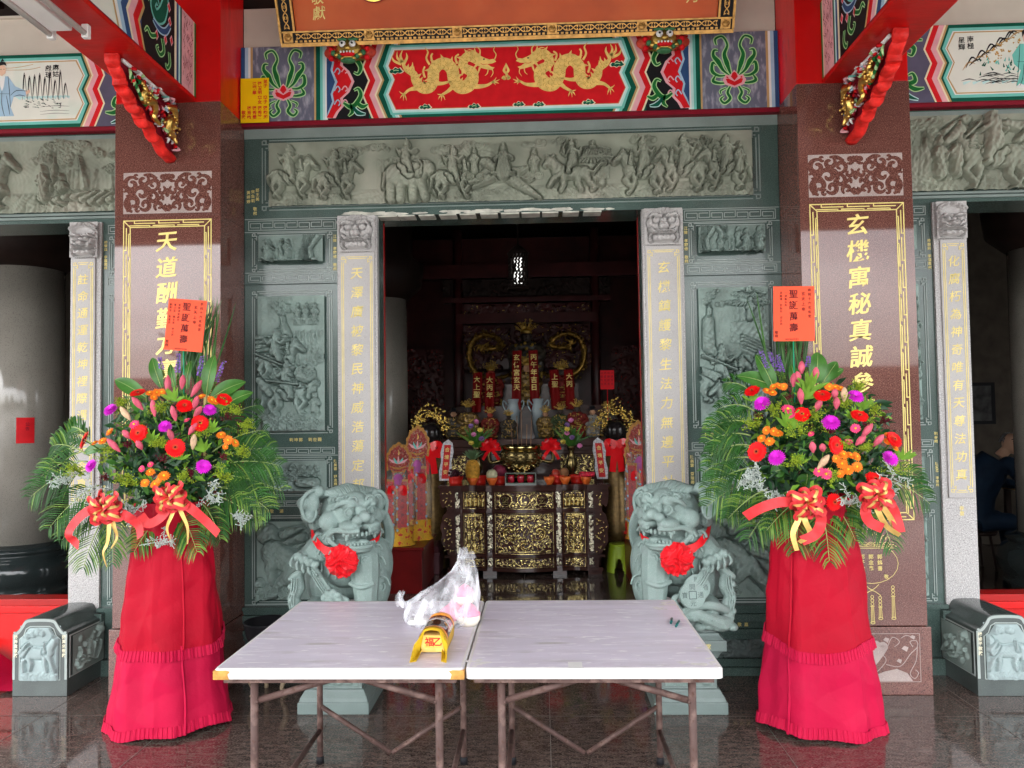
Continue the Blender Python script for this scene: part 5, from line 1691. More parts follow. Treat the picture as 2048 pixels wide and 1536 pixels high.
# ------------------------------------------------------------------ name board
def board():
	b = thing('name_board', (0, 4.78, 3.88), 'large red name board in a gilt fretwork frame, hung tilted over the dragon beam', 'name board')
	tl = math.radians(25)
	fr = Fr((0, 4.80, 4.03), (1, 0, 0), (0, -sin(tl), cos(tl)), (0, -cos(tl), -sin(tl)))
	W, H = 1.43, .95
	mb = MB()
	mb.fbox(fr, -W + .09, W - .09, .07, H - .07, -.04, .0)
	m = bpy.data.materials
	mb.build('board', mk('lacquered_orange_red', (.50, .075, .010), .38, var=.2, scale=2, spec=.25, stain=[(2.2, .5, .75, (.58, .12, .025))]), b)
	mb = MB()
	for (x0, x1, y0, y1) in ((-W, W, 0, .085), (-W, W, H - .085, H), (-W, -W + .1, .085, H - .085), (W - .1, W, .085, H - .085)):
		mb.fbox(fr, x0, x1, y0, y1, -.05, .018, 0)
	mb.build('frame', M['black'], b, bevel=.004)
	mb = MB()
	def bead(x0, x1, y0, y1, w=.03):
		mb.fbox(fr, x0, x1, y0, y1, .0181, w, 0)
	bead(-W, W, -.006, .016, .03)
	bead(-W, W, .076, .085)
	bead(-W - .004, -W + .01, .016, H)
	bead(W - .01, W + .004, .016, H)
	bead(-W + .088, -W + .1, .085, H)
	bead(W - .1, W - .088, .085, H)
	n = 96
	for i in range(n):
		x = -W + .03 + (2 * W - .06) * (i + .5) / n
		mb.fbox(fr, x - .010, x + .006, .019, .031, .0181, .027, 0)
	def orn(cx, cy, s, hz):
		f = lambda pts: [(cx + (a if hz else b) * s, cy + (b if hz else a) * s) for a, b in pts]
		for q in (-1, 1):
			for r_ in (-1, 1):
				mb.stroke(fr, f([(0, 0), (q * .3, r_ * .25), (q * .6, r_ * .38), (q * .8, r_ * .2), (q * .62, r_ * .1)]), [.004, .006, .006, .005, .003], .0262, 0, 4)
				mb.stroke(fr, f([(q * .6, r_ * .38), (q * .95, r_ * .42)]), .005, .0264, 0)
		mb.poly(fr, f([(.16, 0), (0, .16), (-.16, 0), (0, -.16)]), .028, 0)
	n = 40
	for i in range(n):
		orn(-W + .1 + (2 * W - .2) * (i + .5) / n, .054, .034, True)
	for x in (-W + .05, W - .05):
		for i in range(12):
			orn(x, .1 + (H - .2) * (i + .5) / 12, .036, False)
	for x in (-W + .05, W - .05, -.86, -.30, .30, .86):
		mb.fbox(fr, x - .03, x + .03, .02, .078, .0182, .026, 0)
		mb.ell(fr.p(x, .05, .03), (.022, .012, .022), 0, 10, 6)
		for k in range(6):
			a = k * pi / 3
			mb.ell(fr.p(x + .018 * cos(a), .05 + .018 * sin(a), .034), .007, 0, 6, 4)
	mb.build('gilt_fretwork', mk('antique_gilding', (.50, .27, .07), .4, metal=.5, var=.3, scale=30), b)
	mb = MB()
	for ch, x in (('宮', -.70), ('佑', 0.0), ('玄', .70)):
		vs, fs = glyph(ch, .035)
		sz = .56
		n = len(vs)
		k = len(mb.v)
		q = [(x + a * sz, .60 + c * sz * 1.12) for a, c in vs]
		mb.add([fr.p(a, c, .028) for a, c in q], fs, 0)
		ed = {}
		for f in fs:
			for i in range(len(f)):
				e = (f[i], f[(i + 1) % len(f)])
				if (e[1], e[0]) in ed:
					del ed[(e[1], e[0])]
				else:
					ed[e] = 1
		vv, ff = [], []
		for (i, j) in ed:
			o_ = len(vv)
			vv += [fr.p(*q[i], .028), fr.p(*q[j], .028), fr.p(*q[j], .0005), fr.p(*q[i], .0005)]
			ff.append((o_, o_ + 1, o_ + 2, o_ + 3))
		mb.add(vv, ff, 1)
	for k, pts in enumerate(([(-.95, .36), (-.905, .30), (-.86, .262), (-.80, .25), (-.73, .275), (-.69, .35)], [(-.23, .33), (-.22, .27), (-.17, .25), (-.14, .29)], [(-.12, .34), (-.09, .275), (-.03, .25), (.04, .27), (.07, .32)],
							  [(.50, .33), (.55, .275), (.63, .255), (.70, .28)], [(.72, .34), (.75, .28), (.80, .258), (.85, .30)])):
		mb.stroke(fr, pts, [.02, .034, .04, .03, .014], .020 + .001 * k, 1)
		mb.stroke(fr, pts, [.010, .022, .027, .018, .006], .028 + .001 * k, 0)
	mb.build('large_characters', [mk('brushed_gold_leaf', (.9, .6, .12), .3, metal=.6, var=.35, scale=9), M['p_wine']], b)
	mb = MB()
	mb.text(fr, '敬獻', -1.17, .275, .085, .0015, pitch=1.05, off=.005, shear=.12)
	mb.text(fr, '吉月', 1.17, .30, .085, .0015, pitch=1.05, off=.005, shear=.12)
	mb.build('small_inscription', M['palegold'], b)
	return fr

FBOARD = board()
for s in (-1, 1):
	k = thing('lion_mask', (s * 1.0, 4.86, 3.85), 'painted lion mask hook under the %s end of the name board' % ('left' if s < 0 else 'right'), 'lion mask', 'lion mask hooks')
	mb = MB()
	c = Vector((s * 1.0, 4.80, 3.99))
	E_ = lambda x, z, y, r, mi: mb.ell(c + Vector((x, y, z)), r, mi, 12, 8)
	E_(0, 0, 0, (.085, .05, .08), 0)
	for q in (-1, 1):
		E_(q * .1, .0, .03, (.07, .03, .045), 1)
		E_(q * .05, .065, .01, (.03, .03, .03), 0)
		E_(q * .032, .022, -.045, (.022, .015, .022), 2)
		E_(q * .032, .022, -.058, (.008, .008, .008), 3)
		E_(q * .035, .05, -.045, (.035, .012, .010), 4)
		for j in range(4):
			E_(q * (.09 + .025 * (j % 2)), .035 - .028 * j, .0, (.018, .02, .018), 5 if j % 2 else 1)
			E_(q * (.035 + .02 * j), -.06 + .012 * j, -.02, (.018, .018, .018), 4 if j % 2 else 0)
	E_(0, -.008, -.055, (.022, .018, .02), 0)
	E_(0, -.042, -.04, (.05, .02, .014), 5)
	E_(0, -.075, -.02, (.05, .025, .02), 4)
	for j in range(5):
		E_(-.04 + .02 * j, -.034, -.056, (.006, .006, .008), 2)
	mb.box(c.x - .1, c.x + .1, 4.82, 4.915, 3.975, 4.015, 0)
	mb.build('mask', [M['darkgold'], mk('mask_red', (.45, .05, .03), .4, var=.3, scale=30), M['white'], M['p_ink'], mk('mask_green', (.05, .16, .07), .4, var=.3, scale=30), M['p_red']], k)

# ------------------------------------------------------------------ yellow donor notice
nt_ = thing('donor_notice', (-1.63, 4.9, 3.57), 'bright yellow paper notice with red names, stuck on the beam beside the left column', 'notice')
mb = MB()
fn = Fr((0, 4.90, 0))
zt, zb, xl, xr = 3.872, 3.577, -1.742, -1.555
mb.fbox(fn, xl, xr, zb, zt, 0, .004)
mb.build('paper', mk('yellow_paper', (.85, .55, .004), .55, var=.04), nt_)
mb = MB()
for st, x, z in (('弟子', -1.578, 3.848), ('率子', -1.578, 3.742), ('張鈞湘', -1.578, 3.672), ('張智明', -1.615, 3.835), ('率女', -1.615, 3.742), ('張秀葉', -1.615, 3.672), ('江麗華', -1.65, 3.835), ('張秀雯', -1.65, 3.672), ('張秀敏', -1.685, 3.672), ('敬獻', -1.722, 3.645)):
	mb.text(fn, st, x, z, .028, .0045, pitch=1.05, off=.03)
mb.build('red_writing', M['p_red'], nt_)

# ------------------------------------------------------------------ fluorescent fitting under the left cross beam
tl_ = thing('tube_light', (-2.1, 3.4, 3.56), 'white twin fluorescent tube fitting fixed under the left cross beam', 'lamp')
mb = MB()
mb.box(-2.17, -2.06, 2.3, 3.60, 3.545, 3.60)
mb.build('housing', M['white'], tl_, bevel=.006)
mb = MB()
mb.tube([(-2.195, 2.3, 3.55), (-2.195, 3.63, 3.55)], .015, 10)
mb.tube([(-2.02, 2.3, 3.55), (-2.02, 3.63, 3.55)], .015, 10)
mb.build('tube', mk('unlit_tube_glass', (.75, .77, .74), .25, var=.02), tl_)
mb = MB()
for x in (-2.195, -2.02):
	mb = MB()
	mb.box(x - .017, x + .017, 3.63, 3.66, 3.53, 3.598)
	mb.build('lamp_holder', M['white'], tl_, bevel=.004)

# ------------------------------------------------------------------ inside the temple: shell of the hall
mb = MB()
mb.box(-6.3, 6.3, 13.0, 13.2, 0.01, 5.2)
o = mb.build('hall_back_wall', M['dark'])
things_tag(o, 'dark timber wall at the far back of the shrine hall', 'wall')
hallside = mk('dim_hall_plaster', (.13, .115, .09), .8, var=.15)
for s in (-1, 1):
	mb = MB()
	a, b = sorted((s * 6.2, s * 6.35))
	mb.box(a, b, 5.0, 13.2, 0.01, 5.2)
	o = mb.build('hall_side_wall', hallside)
	things_tag(o, 'dim plaster side wall of the hall seen through the %s side doorway' % ('left' if s < 0 else 'right'), 'wall', 'hall side walls')
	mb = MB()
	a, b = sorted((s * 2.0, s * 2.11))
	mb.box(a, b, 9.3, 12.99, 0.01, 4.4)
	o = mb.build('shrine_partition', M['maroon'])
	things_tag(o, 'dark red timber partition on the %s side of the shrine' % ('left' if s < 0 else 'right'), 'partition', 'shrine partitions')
mb = MB()
mb.box(-6.3, 6.3, 5.285, 13.2, 4.42, 4.5)
c = mb.build('ceiling', M['dark'])
c['kind'] = 'structure'
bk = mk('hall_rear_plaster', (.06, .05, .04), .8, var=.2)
for s in (-1, 1):
	mb = MB()
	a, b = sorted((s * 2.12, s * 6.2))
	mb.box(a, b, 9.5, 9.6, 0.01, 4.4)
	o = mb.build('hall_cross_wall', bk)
	things_tag(o, 'dim cross wall behind the round column inside the %s side doorway' % ('left' if s < 0 else 'right'), 'wall', 'dim cross walls inside the side doorways')

def round_column(x, y, r, label, base=True, top=3.05):
	c = thing('round_column', (x, y, 0), label, 'column', 'round stone columns inside the hall')
	mb = MB()
	mb.lathe([(r, .53), (r, top)], (x, y, 0), 48)
	mb.build('shaft', mk('round_column_granite', (.29, .27, .235), .12, var=.1, scale=3, speck=[(240, .56, (.3, .285, .25)), (210, .6, (.11, .1, .09))]), c)
	mb = MB()
	mb.lathe([(r * 1.25, 0), (r * 1.25, .06), (r * 1.36, .09), (r * 1.36, .13), (r * 1.3, .145), (r * 1.45, .2), (r * 1.52, .28), (r * 1.48, .37), (r * 1.36, .42), (r * 1.22, .445), (r * 1.22, .465), (r * 1.3, .48), (r * 1.28, .505), (r * 1.1, .52), (r * 1.0, .545)], (x, y, 0), 48)
	mb.build('base', mk('black_green_granite', (.02, .027, .027), .12, var=.15, speck=[(300, .64, (.07, .08, .08))]), c)
	mb = MB()
	mb.lathe([(r * 1.02, top), (r * 1.5, top + .15), (r * 1.6, top + .4), (r * 1.2, top + .5), (r * 1.2, 4.42)], (x, y, 0), 32)
	mb.build('capital', M['dark'], c)
	return c

lc = round_column(-4.62, 7.0, .33, 'round grey stone column inside the left side doorway')
round_column(4.75, 7.0, .33, 'round grey stone column inside the right side doorway, in front of the seated person')
round_column(-1.67, 8.8, .33, 'round grey stone column behind the left paper towers inside the main doorway', top=2.98)
n = thing('red_notice', (-4.37, 6.75, 1.5), 'small red paper notice pasted on the round column inside the left side doorway', 'notice')
mb = MB()
mb.sheet(lambda u, v: (-4.62 + .334 * cos(-1.15 + .42 * u), 7.0 + .334 * sin(-1.15 + .42 * u), 1.45 + .23 * v), 8, 1)
mb.build('paper', M['p_red'], n)
mb = MB()
fr = Fr((-4.405, 6.733, 0), (cos(.64), sin(.64), 0), (0, 0, 1), (sin(.64), -cos(.64), 0))
mb.text(fr, '公告', 0, 1.62, .035, .004, off=.01)
mb.build('writing', M['p_wine'], n)
n = thing('picture_frame', (5.47, 9.46, 1.6), 'dark framed picture on the dim wall inside the right side doorway', 'picture')
mb = MB()
for x0, x1, z0, z1 in ((5.3, 5.34, 1.45, 1.95), (5.6, 5.64, 1.45, 1.95), (5.34, 5.6, 1.45, 1.49), (5.34, 5.6, 1.91, 1.95)):
	mb.box(x0, x1, 9.46, 9.495, z0, z1)
mb.build('frame', M['black'], n)
mb = MB()
mb.box(5.34, 5.6, 9.47, 9.495, 1.49, 1.91)
mb.build('picture', mk('dim_photo', (.05, .05, .05), .2, var=.5, scale=8), n)

# ------------------------------------------------------------------ folding tables
M['laminate'] = mk('worn_lilac_laminate', (.56, .52, .60), .38, var=.07, scale=3, stretch=(.7, 4, 1),
				   stain=[(2.6, .48, .72, (.51,.47,.53)), (7, .54, .70, (.66,.63,.69)), (18, .62, .67, (.74,.73,.74)), (5, .62, .74, (.40,.375,.37)), (90, .70, .73, (.2,.18,.18))])
M['edgeband'] = mk('chipped_white_edge', (.60, .585, .57), .5, var=.06, scale=10, stain=[(14, .64, .72, (.5, .44, .36))])
M['rustpipe'] = mk('rusty_painted_tube', (.085, .052, .046), .45, var=.25, scale=12, stain=[(25, .5, .66, (.16, .105, .09)), (60, .6, .68, (.07, .035, .025))])
M['chipwood'] = mk('bare_chipped_wood', (.50, .26, .07), .8, var=.25, scale=40, bump=.3, bscale=60)

def table(x0, x1, label, chips):
	y0, y1, zt, th = 2.79, 3.80, .74, .037
	t = thing('folding_table', ((x0 + x1) / 2, 3.3, 0), label, 'table', 'folding tables set side by side')
	rr = .022

	def outline(e):
		P = []
		for cx, cy, a0 in ((x1 - rr, y0 + rr, -pi / 2), (x1 - rr, y1 - rr, 0), (x0 + rr, y1 - rr, pi / 2), (x0 + rr, y0 + rr, pi)):
			for k in range(6):
				a = a0 + pi / 2 * k / 5
				P.append((cx + (rr + e) * cos(a), cy + (rr + e) * sin(a)))
		return P
	fr = Fr((0, 0, 0), (1, 0, 0), (0, 1, 0), (0, 0, 1))
	mb = MB()
	mb.prism(fr, outline(-.004), zt - .006, zt, 0)
	top = mb.build('tabletop', M['laminate'], t)
	mb = MB()
	mb.prism(fr, outline(0), zt - th, zt - .0055, 0)
	P = outline(0)
	n = len(P)
	Pi = outline(-.006)
	mb.add([(a, b, zt - .0055) for a, b in P] + [(a, b, zt + .0006) for a, b in Pi] + [(a, b, zt + .0003) for a, b in outline(-.014)], [(i, (i + 1) % n, n + (i + 1) % n, n + i) for i in range(n)] + [(n + i, n + (i + 1) % n, 2 * n + (i + 1) % n, 2 * n + i) for i in range(n)], 0, True)
	mb.build('edge_band', M['edgeband'], top)
	mb = MB()
	rd = random.Random(int(x0 * 100))
	for (cx, L) in chips:
		s = 1 if cx == x0 else -1
		pts = [(cx - s * .001, zt - th - .001), (cx + s * L, zt - th - .001), (cx + s * (L - .006), zt - th * .55), (cx + s * (L + .004), zt - th * .25), (cx + s * L * .8, zt - .005), (cx - s * .001, zt - .007)]
		f = Fr((0, y0 - .0015, 0))
		mb.prism(f, pts if s > 0 else pts[::-1], -.02, .0, 0)
		mb.box(*sorted((cx - s * .0015, cx + s * .01)), y0 + .004, y0 + .05, zt - th + .002, zt - .008)
	if chips:
		mb.build('bare_corner', M['chipwood'], top)
	r = .0145
	lz = zt - th
	for xx, s in ((x0 + .125, 1), (x1 - .1, -1)):
		for yy in (y0 + .07, y1 - .10):
			mb = MB()
			mb.tube([(xx, yy, 0.0), (xx, yy, lz)], r, 12)
			lg = mb.build('leg', M['rustpipe'], t)
			mb = MB()
			mb.lathe([(r * 1.25, 0), (r * 1.25, .03), (r, .034)], (xx, yy, 0), 12)
			mb.build('rubber_foot', M['black'], lg)
		for zz in (.155, lz - .02):
			mb = MB()
			mb.tube([(xx, y0 + .07, zz), (xx, y1 - .1, zz)], r * .8, 10)
			mb.build('crossbar', M['rustpipe'], t)
		for yy in (y0 + .075, y1 - .105):
			mb = MB()
			mb.tube([(xx + s * .01, yy, .60), (xx + s * .33, yy, lz - .012)], r * .85, 10)
			mb.ell((xx + s * .012, yy - r, .60), .007)
			mb.build('brace', M['rustpipe'], t)
	for ya, yb in ((y0 + .02, y0 + .035), (y1 - .035, y1 - .02)):
		mb = MB()
		mb.box(x0 + .03, x1 - .03, ya, yb, lz - .02, lz - .001)
		mb.build('apron_rail', M['rustpipe'], t)
	for xx, s in ((x0 + .125, 1), (x1 - .1, -1)):
		mb = MB()
		mb.tube([(xx, y1 - .1, .27), (xx + s * .34, y1 - .1, .05)], r * .8, 10)
		mb.build('lower_brace', M['rustpipe'], t)
	return t

TA = table(-1.010, -.0975, 'lilac grey folding table on the left, bare wood at its chipped corners', [(-1.010, .058), (-.0975, .05)])
TB = table(-.0925, .826, 'lilac grey folding table on the right with a strip of tape on its front edge', [])
mb = MB()
mb.box(.277, .328, 2.789 - .0005, 2.86, .7405, .7412)
mb.box(.277, .328, 2.787, 2.7885, .73, .7412)
mb.build('tape_strip', mk('frosted_tape', (.62, .62, .60), .3, var=.1), TB)
mb = MB()
rd = random.Random(2)
for (x, y) in ((.80, 3.74), (.76, 3.70), (.80, 2.90), (.72, 2.84), (.79, 2.83), (.81, 3.0), (-.06, 2.85), (-.03, 2.83), (.74, 3.62)):
	for k in range(5):
		cx, cy, L = x + rd.gauss(0, .02), y + rd.gauss(0, .02), rd.uniform(.006, .028)
		pts = [(min(.818, cx + L * rd.uniform(.4, 1.2) * cos(a)), max(2.795, cy + L * .7 * rd.uniform(.4, 1.2) * sin(a)), .7405 + .00004 * k) for a in np.linspace(0, 6.28, 9)[:-1]]
		mb.add(pts, [tuple(range(8))])
mb.build('worn_patch', mk('laminate_wear', (.62, .60, .58), .7, var=.12, scale=40), TB)

for k, (x, y, a, L, lab) in enumerate(((.735, 3.36, 1.35, .075, 'short dark green stick nearer the lion statue, lying on the right table'), (.748, 3.31, 1.25, .085, 'short dark green stick nearer the front edge, lying on the right table'))):
	mb = MB()
	mb.tube([(x, y, .7458), (x + L * cos(a), y + L * sin(a), .7458)], .0052, 8)
	mb.tube([(x + L * cos(a), y + L * sin(a), .7458), (x + (L + .02) * cos(a), y + (L + .02) * sin(a), .7455)], [.0035, .001], 8)
	o = mb.build('crayon', mk('dark_green_plastic', (.005, .09, .085), .35, var=.1))
	things_tag(o, lab, 'stick', 'green sticks on the table')

# ------------------------------------------------------------------ joss paper bundle
j = thing('joss_paper_bundle', (-.225, 3.0, .74), 'yellow wrapped bundle of joss paper with a dark glossy label, lying on the left table', 'paper bundle')
jd = Vector((.012, 1, 0)).normalized()
jp = Vector((jd.y, -jd.x, 0))
jo = Vector((-.235, 2.955, .7408))

def jf(L, a):      # wrapper: rounded hump cross-section along the bundle
	prof = [(-.050, 0), (-.053, .04), (-.047, .066), (-.030, .084), (0, .091), (.030, .084), (.047, .066), (.053, .04), (.050, 0)]
	P, _ = smooth(prof, .01, 4)
	x, z = P[min(len(P) - 1, int(round(a * (len(P) - 1))))]
	return jo + jd * L + jp * x + Vector((0, 0, z + .004 * sin(L * 60) * (z > .08)))

mb = MB()
mb.sheet(lambda u, v: jf(v * .25, u), 32, 10)
mb.build('yellow_wrapper', mk('yellow_wrap', (.52, .31, .02), .45, var=.25, scale=20), j, solid=.002)
mb = MB()
def jl(u, v):
	p = jf(.022 + v * .205, .17 + .66 * u)
	c = jo + jd * (.022 + v * .205)
	d = (p - c - Vector((0, 0, .03))).normalized()
	return p + d * .003
mb.sheet(jl, 24, 10)
lb = mb.build('glossy_label', mk('dark_printed_film', (.05, .018, .01), .12, var=.6, scale=30, coat=.8, stain=[(18, .55, .6, (.35, .16, .04))]), j)
mb = MB()
for v0, v1, mi in ((.0, .09, 0), (.115, .15, 1), (.52, .55, 2), (.9, 1.0, 0), (.86, .875, 1)):
	mb.sheet(lambda u, v: jl(u, v0 + (v1 - v0) * v) + (jl(u, .5) - jf(.1245, .17 + .66 * u)).normalized() * .001, 24, 2, mi)
mb.build('printed_band', [mk('orange_print', (.75, .28, .04), .3), M['p_wine'], M['white']], lb)
mb = MB()
for k in range(14):
	z = .004 + k * .0045
	a = jo + jd * .012
	P = [a - jp * .044 + Vector((0, 0, z)), a + jp * .044 + Vector((0, 0, z)), a + jp * .044 + jd * .22 + Vector((0, 0, z)), a - jp * .044 + jd * .22 + Vector((0, 0, z))]
	mb.add([p for p in P] + [p + Vector((0, 0, .004)) for p in P], [(0, 3, 2, 1), (4, 5, 6, 7), (0, 1, 5, 4), (1, 2, 6, 5), (2, 3, 7, 6), (3, 0, 4, 7)])
mb.build('paper_stack', mk('rough_yellow_paper', (.78, .52, .16), .8, var=.15, scale=40), j)
fr = Fr(jo + jd * .0105, jp, (0, 0, 1), -jd)
mb = MB()
mb.prism(fr, [(-.03, .022), (.036, .022), (.036, .064), (-.03, .064)], 0, .001, 0)
mb.text(fr, '福', -.012, .044, .036, .0014, 1, off=.02)
mb.text(fr, '乙', .02, .044, .036, .0014, 1, off=.02)
mb.build('red_seal_print', [mk('stamped_gold_paper', (.75, .46, .1), .6), M['p_red']], j)
mb = MB()
for q in (-1, 1):     # folded ears of the wrapper at the front
	a = jo + jp * q * .050
	mb.add([a, a + Vector((0, 0, .085)) - jp * q * .02, a - jd * .03 + jp * q * .012 + Vector((0, 0, .045)), a - jd * .105 + jp * q * .018 + Vector((0, 0, .002)), a - jd * .085 - jp * q * .004 + Vector((0, 0, .001)), a - jd * .0 - jp * q * .012 + Vector((0, 0, .02))],
		   [(0, 1, 2), (0, 2, 3), (0, 3, 4), (0, 4, 5)], 0, False)
mb.build('wrapper_flap', mk('yellow_wrap_edge', (.56, .38, .02), .45, var=.1, scale=20), j, solid=.003)

# ------------------------------------------------------------------ plastic bag with peach buns
bun = mk('steamed_bun', (.78, .72, .62), .6, var=.05, sss=.1)
bunp = mk('pink_bun_dye', (.78, .34, .46), .6, var=.12, scale=18)
for k, (x, y, r, tip, lab) in enumerate(((-.135, 3.36, .052, 0, 'large pink and white peach bun at the bag front, nearest the joss paper'), (-.20, 3.41, .05, 0, 'white peach bun in the bag, behind the joss paper bundle'), (-.155, 3.42, .046, .075, 'pale peach bun on top of the other buns inside the bag'),
										 (-.225, 3.35, .045, 0, 'half hidden peach bun at the left of the bag contents'))):
	b = thing('peach_bun', (x, y, .741 + tip), lab, 'bun', 'peach buns in the plastic bag')
	mb = MB()
	mb.lathe([(0, 0), (r * .7, .0), (r, r * .45), (r * .98, r * .9), (r * .7, r * 1.4), (r * .3, r * 1.75), (0, r * 1.95)], (x, y, .7412 + tip), 24)
	mb.build('dough', bun, b)
	mb = MB()
	q = .55 if k % 2 else .85
	mb.lathe([(r * 1.012, r * q), (r * .99, r * .95), (r * .71, r * 1.42), (r * .31, r * 1.77), (0, r * 1.97)], (x, y, .7412 + tip), 24, fn=lambda a, z: 1 + .004 * sin(3 * a))
	mb.build('pink_tint', bunp, b)
bagthing = thing('plastic_bag', (-.2, 3.38, .74), 'crumpled translucent plastic carrier bag with knotted handles, standing on the left table', 'bag')
bm_ = bpy.data.materials.new('clear_plastic_film')
bm_.use_nodes = True
t_ = bm_.node_tree
N_, L_ = t_.nodes, t_.links
pb = N_['Principled BSDF']
pb.inputs['Base Color'].default_value = (.80, .82, .86, 1)
pb.inputs['Roughness'].default_value = .22
tc_ = N_.new('ShaderNodeTexCoord')
mp_ = N_.new('ShaderNodeMapping')
mp_.inputs['Scale'].default_value = (1.3, 1.3, .45)
nz_ = N_.new('ShaderNodeTexNoise')
nz_.inputs['Scale'].default_value = 11
nz_.inputs['Detail'].default_value = 6
nz_.inputs['Distortion'].default_value = 1.4
L_.new(tc_.outputs['Object'], mp_.inputs[0])
L_.new(mp_.outputs[0], nz_.inputs['Vector'])
mr_ = N_.new('ShaderNodeMapRange')
for i, v in ((1, .42), (2, .68), (3, .09), (4, .50)):
	mr_.inputs[i].default_value = v
L_.new(nz_.outputs['Fac'], mr_.inputs[0])
L_.new(mr_.outputs[0], pb.inputs['Alpha'])
bu_ = N_.new('ShaderNodeBump')
bu_.inputs['Strength'].default_value = .5
bu_.inputs['Distance'].default_value = .012
L_.new(nz_.outputs['Fac'], bu_.inputs['Height'])
L_.new(bu_.outputs[0], pb.inputs['Normal'])
M['film'] = bm_

BL = [(0, 803), (.1, 797), (.22, 800), (.34, 806), (.46, 828), (.6, 862), (.78, 893), (.92, 905), (1, 912)]
BR = [(0, 938), (.15, 953), (.35, 957), (.6, 954), (.8, 949), (.92, 944), (1, 940)]
bpx = lambda p: .195 + (p - 1082.5) * 3.37 / 1540

def bagring(v, u, grow=0.0):
	"""slumped body: broad on the table, film drawn up to the knotted top on the right"""
	a = 2 * pi * u
	l = bpx(np.interp(v, *zip(*BL)))
	r = bpx(np.interp(v, *zip(*BR)))
	c, rx = (l + r) / 2, (r - l) / 2
	ry = rx * np.interp(v, [0, .3, .6, 1], [.72, .62, .55, .7])
	k = a * 11 + 1.8 * sin(2 * a) + 2.0 * v
	tri = abs((k / pi) % 2 - 1)
	fold = 1 - (.03 + .13 * v) * tri ** 2 + .02 * sin(a * 23 + v * 7) * v - .035 * abs(sin(a * 5 - v * 9))
	bt = np.interp(v, [0, .04, .12], [.86, .97, 1.0])
	return (c + rx * fold * bt * cos(a), 3.375 + .02 * v + ry * fold * bt * sin(a), .7415 + .285 * v + .008 * sin(a * 3 + 1) * v)

mb = MB()
mb.sheet(lambda u, v: bagring(v, u), 160, 50, 0, True, True)
mb.sheet(lambda u, v: tuple(Vector((bpx(870), 3.375, .7413)).lerp(Vector(bagring(0, u)), v)), 60, 2, 0, True, True)
for dx, hh, ph in ((-.010, .045, 0), (.018, .03, 2)):
	mb.sheet(lambda u, v: (bpx(926) + dx + (.026 - .012 * v) * cos(2 * pi * u) + .003 * sin(u * 50 + ph), 3.395 + .018 * sin(2 * pi * u), 1.02 + hh * v + .005 * sin(u * 31 + ph)), 48, 8, 0, True, True)
mb.sheet(lambda u, v: (bpx(800) - .012 * sin(pi * v) + .022 * cos(2 * pi * u) * (1 - .4 * v), 3.355 + .022 * sin(2 * pi * u), .825 + .06 * v + .005 * sin(u * 37)), 40, 10, 0, True, True)
mb.build('film', M['film'], bagthing)
fb = thing('foam_tray', (-.35, 3.35, .74), 'white foam tray inside the left end of the plastic bag', 'tray')
mb = MB()
mb.box(-.40, -.31, 3.34, 3.40, .7425, .765)
o = mb.build('tray', M['white'], fb, bevel=.012)

# ------------------------------------------------------------------ stone guardian lions
M['lion'] = mk('pale_green_lion_stone', (.215, .29, .268), .6, var=.12, scale=6, bump=.12, bscale=140, speck=[(300, .62, (.38, .43, .42)), (260, .64, (.22, .27, .26))], stain=[(7, .55, .8, (.24, .285, .275))])
M['rosette'] = mk('red_satin', (.68, .012, .02), .32, var=.15, scale=25)

